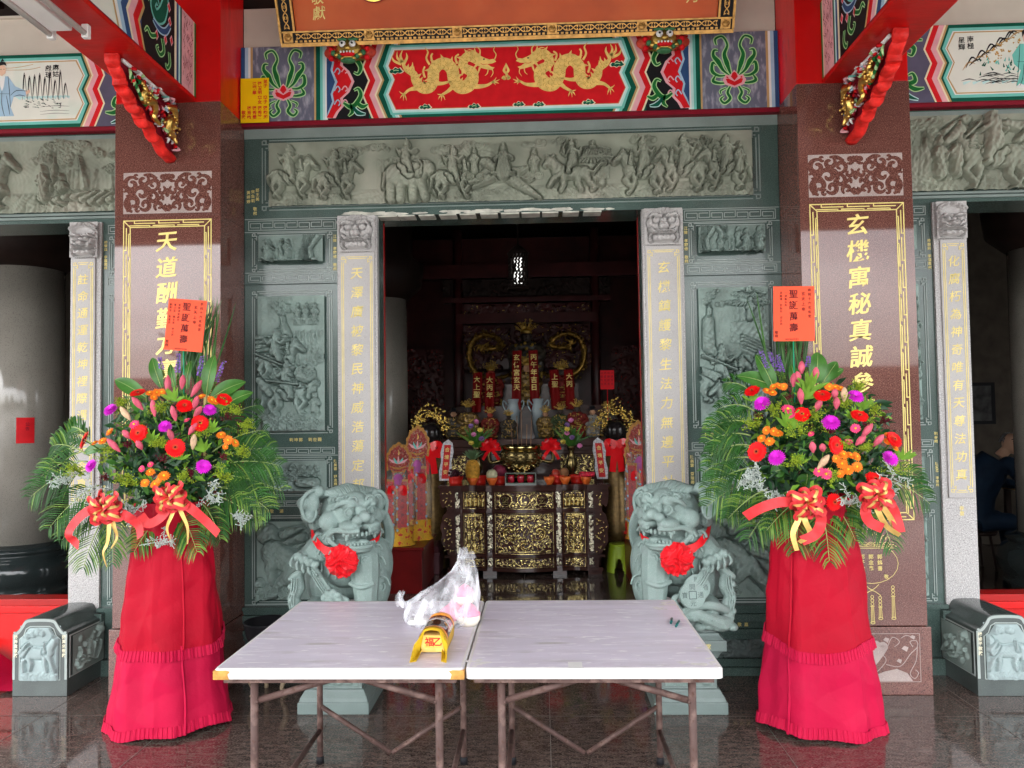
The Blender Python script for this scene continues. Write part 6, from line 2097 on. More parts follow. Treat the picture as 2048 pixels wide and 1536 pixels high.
def lion(s):
	side = 'left' if s < 0 else 'right'
	cx, cy = s * .985, 4.49
	pd = thing('lion_pedestal', (cx, cy, 0), 'stepped green stone pedestal under the stone lion %s the doorway' % ('left of' if s < 0 else 'right of'), 'pedestal', 'pedestals of the stone lions')
	mb = MB()
	prof = [(.2, 0), (.2, .062), (.192, .066), (.188, .085), (.17, .115), (.165, .125), (.152, .128), (.152, .29), (.16, .293), (.163, .305), (.178, .33), (.185, .335), (.2, .34), (.2, .395), (.188, .40), (.17, .42), (.165, .43), (.152, .433), (.152, .50)]
	vs = []
	for r, z in prof:
		vs += [(cx - r, cy - r, z), (cx + r, cy - r, z), (cx + r, cy + r, z), (cx - r, cy + r, z)]
	n = len(prof)
	mb.add(vs, [(4 * i + k, 4 * i + (k + 1) % 4, 4 * i + 4 + (k + 1) % 4, 4 * i + 4 + k) for i in range(n - 1) for k in range(4)] + [(3, 2, 1, 0), tuple(4 * (n - 1) + k for k in range(4))])
	mb.build('block', mk('pedestal_stone', (.15, .195, .185), .35, var=.15, scale=4, speck=[(380, .6, (.22, .27, .255))]), pd, bevel=.003)
	for f, a in ((Fr((cx, cy - .152, 0)), 0), (Fr((cx - s * .152, cy, 0), (0, -s * -1.0, 0), (0, 0, 1), (-s, 0, 0)), 1)):
		r = Relief(.26, .14, .004, .006)
		for k in range(22):
			r.swirl(U(.03, .23), U(.02, .12), U(.015, .03), .004, .014, 2.2)
		m = np.minimum(np.minimum(r.X, .26 - r.X), np.minimum(r.Y, .14 - r.Y))
		r.H *= np.clip(m / .02, 0, 1)
		r.blur(1)
		r.build('relief_carving', M['lion'], f, pd, -.13, .14, 1.2, .0015)
	mb = MB()
	mb.text(Fr((cx, cy - .2, 0)), '堂', s * .1, .368, .03, .0015, off=.01)
	mb.build('inscription', M['palegold'], pd)

	L = thing('stone_lion', (cx, cy, .5), 'pale green stone guardian lion %s' % ('on the left, its paw on a carved flower' if s < 0 else 'on the right, with carved coins under its paw'), 'lion statue', 'stone guardian lions')
	q = -s     # inward direction along x

	def W(u, f, z):
		return Vector((s * .955 + q * u, cy + .02 - f, .5 + z))
	mb = MB()
	dt = MB()          # crisp chiselled detail kept sharp
	E = lambda u, f, z, r, rot=None: mb.ell(W(u, f, z), r, 0, 16, 12, rot)
	C = lambda pts, rad, sub=4: mb.tube([W(*p) for p in pts], rad, 10, sub=sub)
	E(0, .05, .36, (.165, .15, .2))
	E(0, -.1, .27, (.18, .2, .21))
	E(0, .0, .5, (.15, .15, .13))
	E(.155, -.06, .27, (.10, .15, .17))
	E(.185, -.0, .17, (.068, .12, .14))
	E(-.17, -.08, .2, (.1, .15, .16))
	E(.2, .1, .03, (.06, .12, .045))
	E(-.16, .06, .05, (.08, .14, .06))
	C([(.12, .1, .38), (.14, .15, .26), (.145, .155, .12), (.145, .165, .03)], [.09, .082, .066, .07])
	C([(.06, .19, .215), (.13, .235, .20), (.2, .2, .215)], [.012, .014, .012])
	E(.145, .2, .03, (.075, .085, .04))
	for k in range(4):
		E(.1 + .03 * k, .275, .028, (.017, .03, .026))
	for (u, f, z, r) in ((.205, .07, .28, .06), (.22, .05, .16, .05)):
		C([(u - .06 + .02 * k, f + .04 - .01 * k, z + r * sin(k * .9)) for k in range(5)], [.006, .010, .011, .010, .005])
	C([(-.11, .07, .42), (-.16, .11, .36), (-.19, .14, .33)], [.085, .08, .07])
	E(-.205, .15, .335, (.075, .07, .062))
	for k in range(4):
		a = -.5 + .38 * k
		E(-.235 + .034 * k, .212 - .006 * abs(k - 1.5), .335 + .03 - .016 * k, (.021, .026, .026))
		E(-.22 + .034 * k, .205, .375 - .016 * k, (.017, .022, .018))
		E(-.225 + .037 * k, .23, .305 - .012 * k, (.007, .012, .014))
	C([(-.15, .19, .30), (-.1, .2, .22), (-.05, .2, .14)], [.03, .026, .024])
	C([(-.13, .2, .30), (-.075, .21, .22), (-.03, .21, .15)], [.012, .012, .012])
	C([(-.22, .12, .30), (-.25, .12, .24), (-.245, .13, .18), (-.27, .13, .12), (-.25, .14, .05), (-.27, .14, .0)], [.03, .026, .036, .03, .036, .03])
	C([(-.235, .13, .27), (-.285, .14, .235), (-.3, .15, .225)], [.022, .018, .008])
	for k in range(6):
		E(-.285 + .012 * (k % 2), .15, .19 - .037 * k, (.018, .03, .02))
	C([(-.26, .15, -.02), (-.2, .19, -.015), (-.12, .21, .02), (-.03, .2, .05)], [.04, .045, .035, .03])
	C([(-.25, .17, .05), (-.17, .21, .085), (-.08, .22, .09), (-.01, .21, .06)], [.02, .026, .024, .02])
	C([(-.03, .2, .03), (.03, .22, .07), (.05, .215, .12), (.02, .21, .14), (-.005, .21, .11)], [.02, .022, .018, .014, .01])
	for k in range(5):
		E(-.27 + .045 * k, .19, -.035 + .005 * (k % 2), (.03, .04, .022))
	for k in range(7):
		E(-.15 + .05 * k, .05, .015, (.05, .2, .03))
	if s < 0:
		E(-.03, .215, .13, (.062, .04, .06))
		for k in range(9):
			a = k * 2 * pi / 9
			E(-.03 + .045 * cos(a), .235, .13 + .045 * sin(a), (.02, .02, .02))
		E(-.03, .25, .13, (.02, .018, .02))
	for k in range(4):
		C([(.12 + .012 * k, -.2, .2), (.195 + .010 * k, -.16, .38), (.21 + .008 * k, -.1, .5), (.16 + .014 * k, -.07, .6)], [.02, .019, .018, .01])
	hy = .68
	hc = Vector((.03, .10, .60))

	def Hd(x, f, z):
		return (hc.x + x * cos(hy) + f * sin(hy), hc.y - x * sin(hy) + f * cos(hy), hc.z + z)

	def HE(x, f, z, r):
		rot = Matrix.Rotation((-hy if q > 0 else hy) * 1.0, 3, 'Z')
		mb.ell(W(*Hd(x, f, z)), r, 0, 16, 12, rot)
	HC = lambda pts, rad, sub=4: C([Hd(*p) for p in pts], rad, sub)
	DC = lambda pts, rad, sub=3: dt.tube([W(*Hd(*p)) for p in pts], rad, 7, sub=sub)
	DE = lambda x, f, z, r: dt.ell(W(*Hd(x, f, z)), r, 0, 12, 8, Matrix.Rotation(-hy if q > 0 else hy, 3, 'Z'))
	HE(0, 0, 0, (.165, .15, .14))
	HE(0, -.05, -.06, (.17, .14, .14))
	HE(0, .06, .05, (.12, .09, .08))
	for k in (-1, 1):
		HE(k * .065, .13, .058, (.06, .035, .026))
		HC([(k * .02, .165, .05), (k * .06, .17, .078), (k * .11, .135, .07), (k * .135, .09, .035)], [.014, .02, .018, .01])
		HE(k * .066, .148, .018, (.034, .022, .03))
		HE(k * .066, .163, .018, (.017, .012, .017))
		DC([(k * .066 + .028 * cos(t), .170 - .01 * abs(cos(t)), .018 + .026 * sin(t)) for t in np.linspace(0, 6.283, 12)], [.006] * 12, 1)
		DE(k * .066, .172, .018, (.019, .012, .019))
		DC([(k * .066 + .008 * cos(t), .184, .018 + .008 * sin(t)) for t in np.linspace(0, 6.283, 9)], [.003] * 9, 1)
		DC([(k * (.05 + .03 * (1 - t / 12) * cos(t * .9)), .178 - .01 * t / 12, .085 + .022 * (1 - t / 12) * sin(t * .9)) for t in range(12)], [.007] * 12, 2)
		DC([(k * (.11 + .026 * (1 - t / 12) * cos(t * .9)), .15 - .01 * t / 12, .085 + .022 * (1 - t / 12) * sin(t * .9)) for t in range(12)], [.007] * 12, 2)
		HC([(k * .03, .16, .018), (k * .066, .163, -.012), (k * .1, .14, .012)], [.006, .008, .006])
		HE(k * .038, .205, -.022, (.03, .03, .027))
		HE(k * .06, .155, -.058, (.065, .06, .034))
		HE(k * .125, .05, -.035, (.055, .075, .06))
		HC([(k * .03, .215, -.082), (k * .085, .185, -.082), (k * .13, .11, -.08), (k * .155, .065, -.115), (k * .13, .09, -.155), (k * .095, .14, -.18)], [.013, .015, .016, .018, .014, .012])
		for j in range(5):
			DE(k * (.012 + .022 * j), .212 - .012 * j, -.10, (.009, .009, .014))
			DE(k * (.010 + .018 * j), .20 - .008 * j, -.158, (.008, .008, .012))
		HE(k * .085, .165, -.112, (.011, .011, .028))
		ko, kz = (1, .05) if k < 0 else (.86, .02)
		HE(k * .215 * ko, -.02, .02 + kz, (.062, .04, .066))
		HE(k * .235 * ko, -.01, -.05 + kz, (.045, .038, .04))
		HE(k * .18 * ko, -.005, .08 + kz, (.042, .036, .034))
		HE(k * .262 * ko, -.015, .02 + kz, (.032, .034, .036))
		DC([(k * x_ * ko, f_ - .005, z_ + kz) for x_, f_, z_ in ((.16, .02, .09), (.235, .018, .085), (.282, .016, .03), (.268, .018, -.05), (.225, .022, -.08), (.20, .028, -.03), (.225, .028, .02))], [.010, .012, .012, .011, .010, .009, .006])
		for (x, f, z, r) in ((.15, .045, -.13, .042), (.125, .08, -.215, .042), (.08, .115, -.25, .038), (.17, -.03, -.14, .045), (.17, -.08, -.05, .05), (.15, -.02, -.22, .045), (.03, .13, -.26, .034)):
			HE(k * x, f, z, (r * .95, r * .55, r * .95))
			sp = [(k * (x + r * .86 * (1 - t / 14) * cos(t * .95)), f + r * .62 + .006 * t / 14, z + r * .86 * (1 - t / 14) * sin(t * .95)) for t in range(14)]
			DC(sp, [.0085 - .0003 * t for t in range(14)], 3)
	HE(0, .215, -.005, (.045, .03, .032))
	HE(0, .17, .02, (.03, .04, .035))
	HE(0, .125, -.19, (.085, .085, .028))
	HC([(-.085, .14, -.168), (-.055, .19, -.172), (0, .208, -.174), (.055, .19, -.172), (.085, .14, -.168)], [.011] * 5)
	HE(0, .12, -.155, (.045, .07, .02))
	HE(.01, .175, -.148, (.034, .035, .016))
	for k in range(-6, 7):
		a = k * .2
		for e in (-.035, .035):
			b_ = a + e
			DC([(.128 * sin(b_), .095 * cos(b_), .108), (.146 * sin(b_), .02, .158 - .03 * abs(sin(b_))), (.165 * sin(b_ * 1.05), -.06, .142 - .04 * abs(sin(b_))), (.172 * sin(b_ * 1.1), -.13, .06)], [.006, .009, .010, .007])
		DC([(.13 * sin(a) + .018 * (1 - t / 10) * cos(t * .9), .09 * cos(a) + .028, .10 - .02 * abs(sin(a)) + .018 * (1 - t / 10) * sin(t * .9)) for t in range(10)], [.0055] * 10, 2)
		HC([(.125 * sin(a), .09 * cos(a), .105), (.14 * sin(a), .02, .145 - .03 * abs(sin(a))), (.155 * sin(a * 1.05), -.06, .13 - .04 * abs(sin(a))), (.165 * sin(a * 1.1), -.12, .06)], [.010, .018, .019, .016])
		HE(.13 * sin(a), .09 * cos(a) + .008, .098 - .02 * abs(sin(a)), (.02, .02, .02))
	for k in range(-7, 8):
		DC([(.016 * k, .14 - .002 * k * k * .3, -.215), (.019 * k, .125 - .0008 * k * k, -.255), (.021 * k, .10 - .0008 * k * k, -.295)], [.009, .011, .006], 2)
	dw = lambda P, rad: dt.tube([W(*p) for p in P], rad, 6, sub=4)
	for k in range(6):
		dw([(-.11 + .045 * k, .155 + .02 * sin(k), .34 - .012 * k), (-.10 + .045 * k, .18, .29 - .01 * k), (-.115 + .045 * k, .175, .25 - .008 * k)], [.004, .007, .003])
	for (u0, z0) in ((.20, .30), (.225, .18)):
		dw([(u0 + .045 * (1 - t / 12) * cos(t * .8), .095, z0 + .06 * (1 - t / 12) * sin(t * .8)) for t in range(12)], [.006] * 12)
	for k in range(4):
		dw([(-.25 + .03 * k, .225 + .004 * k, .37 - .018 * k), (-.262 + .034 * k, .232, .335 - .016 * k), (-.25 + .034 * k, .236, .31 - .012 * k)], [.006, .010, .003])
		dw([(.1 + .03 * k, .29, .045), (.1 + .03 * k, .306, .025), (.1 + .03 * k, .308, .006)], [.008, .010, .004])
	for e in (-.014, 0, .014):
		dw([(-.15 + e, .222, .30), (-.1 + e, .232, .22), (-.05 + e, .232, .15)], [.003, .004, .003])
		dw([(-.26 + e, .17, .24), (-.262 + e, .175, .18), (-.28 + e, .17, .12), (-.262 + e, .18, .05)], [.004, .005, .005, .004])
	sculpt(mb, 'body', M['lion'], L, .0042, 0)
	dt.build('chiselled_detail', M['lion'], L)
	if s > 0:
		for k, (u, f, z, a) in enumerate(((-.045, .238, .15, .0), (-.075, .215, .185, .3))):
			mb = MB()
			nrm = Vector((.12, -1, .25)).normalized()
			ux = Vector((0, 0, 1)).cross(nrm) * -1
			ux.normalize()
			uz = nrm.cross(ux) * -1
			ux = Vector((1, .12, 0)).normalized()
			uz = Vector((0, .24, 1)).normalized()
			f3 = Fr(W(u, f, z), ux, uz, nrm)
			R_ = .072
			ring = [(R_ * cos(t), R_ * sin(t)) for t in np.linspace(0, 2 * pi, 33)[:-1]]
			mb.prism(f3, ring, -.012, .012, 0)
			mb.stroke(f3, [(x * .93, y * .93) for x, y in ring + ring[:1]], .008, .0145, 0, 1)
			for p, w_ in ((((-.02, .02), (.02, .02)), .005), (((-.02, -.02), (.02, -.02)), .005), (((-.02, -.02), (-.02, .02)), .005), (((.02, -.02), (.02, .02)), .005)):
				mb.stroke(f3, list(p), w_, .0125, 1)
			mb.text(f3, '開', 0, .042, .036, .0126, 1, off=.006)
			mb.text(f3, '通', .044, 0, .034, .0126, 1, off=.006)
			mb.text(f3, '寶', -.044, 0, .034, .0126, 1, off=.006)
			mb.text(f3, '元', 0, -.044, .034, .0126, 1, off=.006)
			mb.build('carved_coin', [M['lion'], mk('coin_lettering', (.09, .12, .115), .7)], L)

	ro = thing('red_rosette', tuple(W(.04, .26, .36)), 'red satin rosette on the neck of the lion %s' % ('with the carved flower' if s < 0 else 'with the carved coins'), 'rosette', 'red rosettes on the stone lions')
	mb = MB()
	def band(P, wd, tw):
		P, _ = smooth([tuple(W(*p)) for p in P], .1, 6)
		vs = []
		for i, p in enumerate(P):
			b = Vector(tw)
			vs += [Vector(p) + b * wd * (1 + .12 * sin(i)), Vector(p) - b * wd * (1 + .12 * cos(i * 1.7))]
		mb.add(vs, [(2 * i, 2 * i + 1, 2 * i + 3, 2 * i + 2) for i in range(len(P) - 1)], 0, True)
	band([(-.2, -.02, .56), (-.185, .08, .535), (-.14, .20, .47), (-.06, .262, .415), (.03, .272, .38)], .022, (0.25 * q, 0, 1))
	band([(.03, .272, .38), (.10, .262, .40), (.165, .20, .43), (.21, .11, .455), (.2, .0, .5)], .016, (0.1 * q, 0, 1))
	mb.build('ribbon', M['rosette'], ro)
	mb = MB()
	c = W(.04, .285, .355)
	ph = rng.uniform(0, 6)
	def crumple(u, v):
		a = 2 * pi * u
		r = .09 * v * (1 + .05 * sin(11 * a + ph) * v + .03 * sin(23 * a) * v)
		x, z = r * cos(a), r * sin(a)
		w1, w2 = 1.9 * sin(44 * z + ph) + 1.2 * sin(70 * x), 1.9 * sin(47 * x - ph) + 1.2 * sin(66 * z)
		h = .016 * (1 - abs(sin(62 * x + w1))) ** .7 + .015 * (1 - abs(sin(58 * z + w2))) ** .7 + .03 * (1 - v * v)
		return (c.x + x, c.y - h + .012 * v * v, c.z + z)
	mb.sheet(crumple, 150, 44, 0, True, True)
	mb.sheet(lambda u, v: (c.x + .088 * (1 - .9 * v) * cos(2 * pi * u), c.y + .014, c.z + .088 * (1 - .9 * v) * sin(2 * pi * u)), 40, 2, 0, True, True)
	mb.build('rosette_folds', M['rosette'], ro)

for s in (-1, 1):
	lion(s)

# ------------------------------------------------------------------ low door stones
def gate_stone(s):
	side = 'left' if s < 0 else 'right'
	G = thing('gate_stone', (s * 2.84, 4.77, 0), 'low humped green stone block, %s' % ('a smooth horse-like beast carved on its front' if s < 0 else 'a scaly beast carved on its front'), 'gate stone', 'door guarding stones')
	y0, y1 = 4.567, 4.97
	cxg, hw = s * 2.834, .168
	fr = Fr((cxg, y0, 0))
	prof = [(-hw, 0), (hw, 0), (hw, .375), (hw * .82, .392), (hw * .66, .425), (hw * .55, .452), (hw * .3, .462), (-hw * .3, .462), (-hw * .55, .452), (-hw * .66, .425), (-hw * .82, .392), (-hw, .375)]
	P = prof[:2] + smooth(prof[2:], .1, 4)[0]
	mb = MB()
	mb.prism(Fr((cxg, 0, 0)), P, -y0, -y1)
	mb.build('block', mk('dark_polished_gate_stone', (.055, .07, .066), .10, var=.2, scale=4, speck=[(380, .62, (.12, .145, .135))]), G, bevel=.003)
	mb = MB()
	mb.box(*sorted((cxg - hw - .012, cxg + hw + .012)), y1 - .07, y1, .33, .40)
	mb.build('rear_moulding', M['green'], G, bevel=.004)
	mb = MB()
	edge = [(a, b) for a, b in P[2:]]
	mb.stroke(fr, [(a * .955, b - .012 if b > .38 else b) for a, b in edge], .016, .002, 0, 1)
	mb.fbox(fr, -hw + .001, -hw + .016, .10, .37, 0, .0022)
	mb.fbox(fr, hw - .016, hw - .001, .10, .37, 0, .0022)
	inn = [(-.125, .098), (.125, .098), (.125, .34), (.1, .36), (.085, .40), (.06, .415), (-.06, .415), (-.085, .40), (-.1, .36), (-.125, .34)]
	mb.stroke(fr, inn + inn[:1], .006, .0024, 0, 1)
	mb.build('frame_line', M['line'], G)
	r = Relief(.25, .32, .0035, .008)
	m = ((np.abs(r.X - .125) < .112) & (r.Y < .25)) | ((np.abs(r.X - .125) < np.interp(r.Y, [.25, .31], [.1, .06])) & (r.Y < .308))
	r.H += .003
	r.fig(HORSE + [(-.33, -.05, .1, -.4, -.25, .055), (-.4, -.25, .055, -.36, -.5, .035), (-.25, -.05, .09, -.16, -.28, .05), (-.16, -.28, .05, -.2, -.5, .035), (.3, -.02, .08, .4, -.25, .05), (.4, -.25, .05, .5, -.5, .035), (.22, -.05, .08, .22, -.28, .05), (.22, -.28, .05, .28, -.5, .033)], .12, .16, .22, s * -1, .004, .014, .008, tex=SCALE if s > 0 else None)
	r.cloud(.1, .27, .1, 5, .022)
	r.fig([(.02, .17, .016, .06, .22, .006), (.035, .15, .016, .075, .2, .006), (.17, .17, .012, .165, .22, .005)], 0, 0, 1, 1, .01, .01, .006)
	for k in range(14):
		r.swirl(.03 + .2 * k / 14, U(.012, .04), U(.012, .024), .003, .01)
	r.blur(1)
	r.H = np.where(m, r.H, -.004)
	r.build('relief_carving', mk('blue_green_carved_face', (.30, .375, .375), .75, var=.12, scale=8, bump=.1, bscale=140) if s < 0 else bpy.data.materials['blue_green_carved_face'], fr, G, -.125, .098, 1.3, .0012)
	fs = Fr((cxg - s * hw, 0, 0), (0, -s * -1.0 * -1 if False else (1 if s < 0 else -1), 0), (0, 0, 1), (-s, 0, 0))
	g0, g1 = (4.60, 4.93) if s < 0 else (-4.93, -4.60)
	r = Relief(.33, .235, .004, .008)
	r.fig([(.06, .03, .014, .27, .2, .03), (.1, .1, .03, .14, .06, .03), (.16, .14, .028, .2, .1, .03)], 0, 0, 1, 1, .005, .018, .01, tex=FOLD)
	for k in range(5):
		r.fig([(.03 + .05 * k, .05 + .02 * sin(k), .009, .07 + .05 * k, .09 + .03 * cos(k * 2), .009), (.07 + .05 * k, .09 + .03 * cos(k * 2), .009, .06 + .055 * k, .15 + .02 * sin(k), .006)], 0, 0, 1, 1, .006, .012, .006)
	for k in range(8):
		r.swirl(U(.03, .3), U(.02, .21), U(.014, .026), .003, .012)
	r.blur(1)
	r.build('relief_carving', M['relief'], fs, G, g0, .115, 1.4, .0015)
	mb = MB()
	for (a0, a1, b0, b1) in ((g0 - .012, g1 + .012, .35, .358), (g0 - .012, g1 + .012, .105, .112), (g0 - .012, g0 - .004, .112, .35), (g1 + .004, g1 + .012, .112, .35)):
		mb.fbox(fs, a0, a1, b0, b1, 0, .003)
	mb.build('frame_line', M['line'], G)
	mb = MB()
	if s < 0:
		mb.text(fr, '張萬來敬獻', .148, .352, .024, .0028, pitch=1.12, off=.02)
		mb.text(fr, '張弄貴敬獻', -.148, .352, .024, .0028, pitch=1.12, off=.02)
	else:
		mb.text(fr, '楊修平敬獻', -.148, .352, .024, .0028, pitch=1.12, off=.02)
		mb.text(fr, '楊王美敬獻', .148, .352, .024, .0028, pitch=1.12, off=.02)
	mb.build('inscription', mk('white_gold_lettering', (.72, .68, .5), .5) if s < 0 else bpy.data.materials['white_gold_lettering'], G)

for s in (-1, 1):
	gate_stone(s)

# ------------------------------------------------------------------ flower stands
M['cloth'] = mk('red_stand_cloth', (.36, .002, .016), .6, var=.06, scale=5, bump=.35, bscale=26)
M['cloth2'] = mk('pinkish_red_stand_cloth', (.44, .005, .042), .6, var=.06, scale=5, bump=.35, bscale=26)
M['seam'] = mk('cloth_seam', (.45, .004, .01), .6)
M['leaf'] = mk('broad_leaf', (.045, .145, .022), .35, var=.3, scale=14)
M['leaf2'] = mk('fresh_leaf', (.14, .28, .03), .4, var=.25, scale=14)
M['leaf3'] = mk('deep_leaf', (.014, .055, .018), .35, var=.3, scale=14)
M['palm'] = mk('palm_leaflet', (.020, .085, .012), .4, var=.4, scale=9, spec=.2)
M['palm2'] = mk('palm_leaflet_light', (.11, .20, .03), .4, var=.25, scale=9, spec=.2)
M['rib'] = mk('pale_midrib', (.30, .40, .14), .5)
M['petal_red'] = mk('gerbera_red', (.72, .006, .008), .45, var=.15, scale=30)
M['gdisc'] = mk('gerbera_disc', (.035, .004, .004), .7)
M['gring'] = mk('gerbera_inner_ring', (.50, .05, .02), .6)
M['mum'] = mk('magenta_petal', (.62, .02, .55), .45, var=.2, scale=30)
M['orange'] = mk('orange_petal', (.80, .20, .02), .5, var=.2, scale=30)
M['yellow'] = mk('yellow_centre', (.80, .50, .03), .6)
M['pinkf'] = mk('pink_petal', (.75, .06, .18), .5, var=.2, scale=30)
M['bud'] = mk('lily_bud_pink', (.56, .10, .15), .4, var=.3, scale=30, stretch=(1, 1, .2))
M['bud2'] = mk('lily_bud_pale', (.55, .38, .24), .45, var=.3, scale=20)
M['stem'] = mk('green_stem', (.08, .19, .03), .5)
M['liatris'] = mk('liatris_purple', (.28, .13, .55), .6, var=.25, scale=40)
M['solid'] = mk('goldenrod_green', (.28, .37, .03), .6, var=.3, scale=30)
M['silver'] = mk('silver_statice', (.46, .52, .48), .6, var=.2, scale=30)
M['wine'] = mk('wine_flowerlet', (.10, .006, .02), .6, var=.3)
M['ribbon'] = mk('coral_ribbon', (.62, .035, .04), .5, var=.2, scale=30, spec=.3)
M['goldrib'] = mk('gold_ribbon', (.72, .47, .14), .35, metal=.3, var=.2, scale=20)
M['card'] = mk('orange_red_card', (.85, .10, .045), .6, var=.03)

def fan(mb, c, n, r0, r1, k, wid, cup, mi, ph=0.0, up=None, tip=.35):
	"""ring of k petals about normal n"""
	n = n.normalized()
	x = n.orthogonal().normalized()
	y = n.cross(x)
	for i in range(k):
		a = 2 * pi * i / k + ph
		d = x * cos(a) + y * sin(a)
		t = n.cross(d)
		rr = r1 * rng.uniform(.92, 1.05)
		P = []
		for (q, w) in ((0, .45), (.45, .95), (.8, .9), (1.0, tip)):
			p = c + d * (r0 + (rr - r0) * q) + n * (cup * (q - .3 * q * q) * r1)
			P += [p - t * wid * w * .5, p + t * wid * w * .5]
		mb.add(P, [(0, 1, 3, 2), (2, 3, 5, 4), (4, 5, 7, 6)], mi, True)

def gerbera(st, c, n, r):
	mb = MB()
	fan(mb, c, n, r * .2, r, 24, r * .26, .02, 0)
	fan(mb, c + n * .003, n, r * .2, r * .88, 24, r * .24, .16, 0, .13)
	fan(mb, c + n * .006, n, r * .12, r * .5, 20, r * .14, .25, 0, .05)
	mb.tube([c - n * .07 - Vector((0, -.02, .03)), c - n * .004], .0035, 6, 1)
	o = mb.build('gerbera', [M['petal_red'], M['stem']], st)
	mb = MB()
	fan(mb, c + n * .009, n, r * .05, r * .3, 26, r * .05, .2, 1)
	rot = n.to_track_quat('Z', 'Y').to_matrix()
	mb.ell(c + n * .006, (r * .17, r * .17, r * .1), 0, 12, 6, rot)
	mb.build('disc', [M['gdisc'], M['gring']], o)

def mum(st, c, n, r):
	mb = MB()
	fan(mb, c, n, r * .1, r, 22, r * .2, .05, 0)
	fan(mb, c + n * .004, n, r * .1, r * .9, 20, r * .2, .3, 0, .1)
	fan(mb, c + n * .006, n, r * .05, r * .7, 18, r * .18, .6, 0, .2)
	fan(mb, c + n * .006, n, r * .02, r * .45, 14, r * .16, 1.1, 0, .3)
	mb.build('magenta_aster', M['mum'], st)

def small_flower(st, c, n, r, m, name):
	mb = MB()
	fan(mb, c, n, r * .1, r, 14, r * .34, .1, 0)
	fan(mb, c + n * .002, n, r * .1, r * .75, 12, r * .3, .4, 0, .2)
	rot = n.to_track_quat('Z', 'Y').to_matrix()
	mb.ell(c + n * .006, (r * .22, r * .22, r * .15), 1, 8, 5, rot)
	mb.build(name, [m, M['yellow']], st)

def bud(st, tip, base, r, pale=False):
	mb = MB()
	d = base - tip
	L = d.length
	pts = [tip + d * t for t in (0, .06, .2, .42, .65, .85, 1.0)]
	mb.tube(pts, [.001, r * .35, r * .72, r, r * .85, r * .5, r * .22], 9, 0, True, True, 3)
	mb.tube([base, base + d.normalized() * .03 + Vector((0, .03, -.02))], .003, 5, 1)
	mb.build('lily_bud', [M['bud2'] if pale else M['bud'], M['stem']], st)

def blade(mb, P, w, mi, fold=.25, nrm=None, rib=None):
	"""leaf along points P (Vectors), widest w near the middle, folded along its rib"""
	n = len(P)
	nrm = nrm or Vector((0, -1, .35))
	vs = []
	for i, p in enumerate(P):
		t = i / (n - 1)
		d = (P[min(n - 1, i + 1)] - P[max(0, i - 1)]).normalized()
		s = d.cross(nrm)
		s = s.normalized() if s.length > 1e-5 else Vector((1, 0, 0))
		up = s.cross(d)
		ww = w * max(.03, sin(pi * min(1, (t * .93 + .06))) ** .75)
		vs += [p - s * ww / 2 + up * ww * fold, p, p + s * ww / 2 + up * ww * fold]
	fs = []
	for i in range(n - 1):
		a = 3 * i
		fs += [(a, a + 1, a + 4, a + 3), (a + 1, a + 2, a + 5, a + 4)]
	mb.add(vs, fs, mi, True)

def curve3(a, b, sag, n=8):
	m = (a + b) / 2 + sag
	return [a * (1 - t) ** 2 + m * 2 * t * (1 - t) + b * t * t for t in np.linspace(0, 1, n)]

def frond(st, base, tip, sag, L, light=False, k=26, droop=.35, side=1.0):
	mb = MB()
	R_ = curve3(base, tip, sag, 18)
	mb.tube(R_, [.0045 - .0035 * i / 17 for i in range(18)], 6, 1)
	for i in range(k):
		t = .14 + .86 * i / (k - 1)
		j = min(16, int(t * 17))
		p = R_[j].lerp(R_[j + 1], t * 17 - j)
		d = (R_[j + 1] - R_[j]).normalized()
		s = d.cross(Vector((0, -1, .2)))
		s = s.normalized() if s.length > 1e-4 else Vector((1, 0, 0))
		l = L * (sin(pi * (.18 + .74 * t)) ** .8) * rng.uniform(.85, 1.1)
		for q in (-1, 1):
			if rng.random() < .1:
				continue
			dr = (d * (.75 + .3 * t) + s * q * side + Vector((0, -.22 * rng.random(), 0))).normalized()
			e = p + dr * l
			mid = p + dr * l * .5
			P = [p, mid + Vector((0, 0, .006)), e + Vector((0, 0, -droop * l * rng.uniform(.3, .8)))]
			blade(mb, [P[0], P[0].lerp(P[1], .5), P[1], P[1].lerp(P[2], .6) + Vector((0, 0, .003)), P[2]], .0078 * rng.uniform(.7, 1.25), (2 if rng.random() < (.45 if light else .16) else 0), .2, Vector((rng.uniform(-.4, .4), -1, .5)))
	mb.build('palm_frond', [M['palm'], M['rib'], M['palm2']], st)

def bigleaf(st, tip, base, w, m='leaf'):
	mb = MB()
	P = curve3(base, tip, Vector((0, -.03, .02)), 10)
	blade(mb, P, w, 0, .12)
	mb.tube([p + Vector((0, -.002, 0)) for p in P], [.003 - .0025 * i / 9 for i in range(10)], 5, 1)
	mb.build('broad_leaf', [M[m], M['rib']], st)

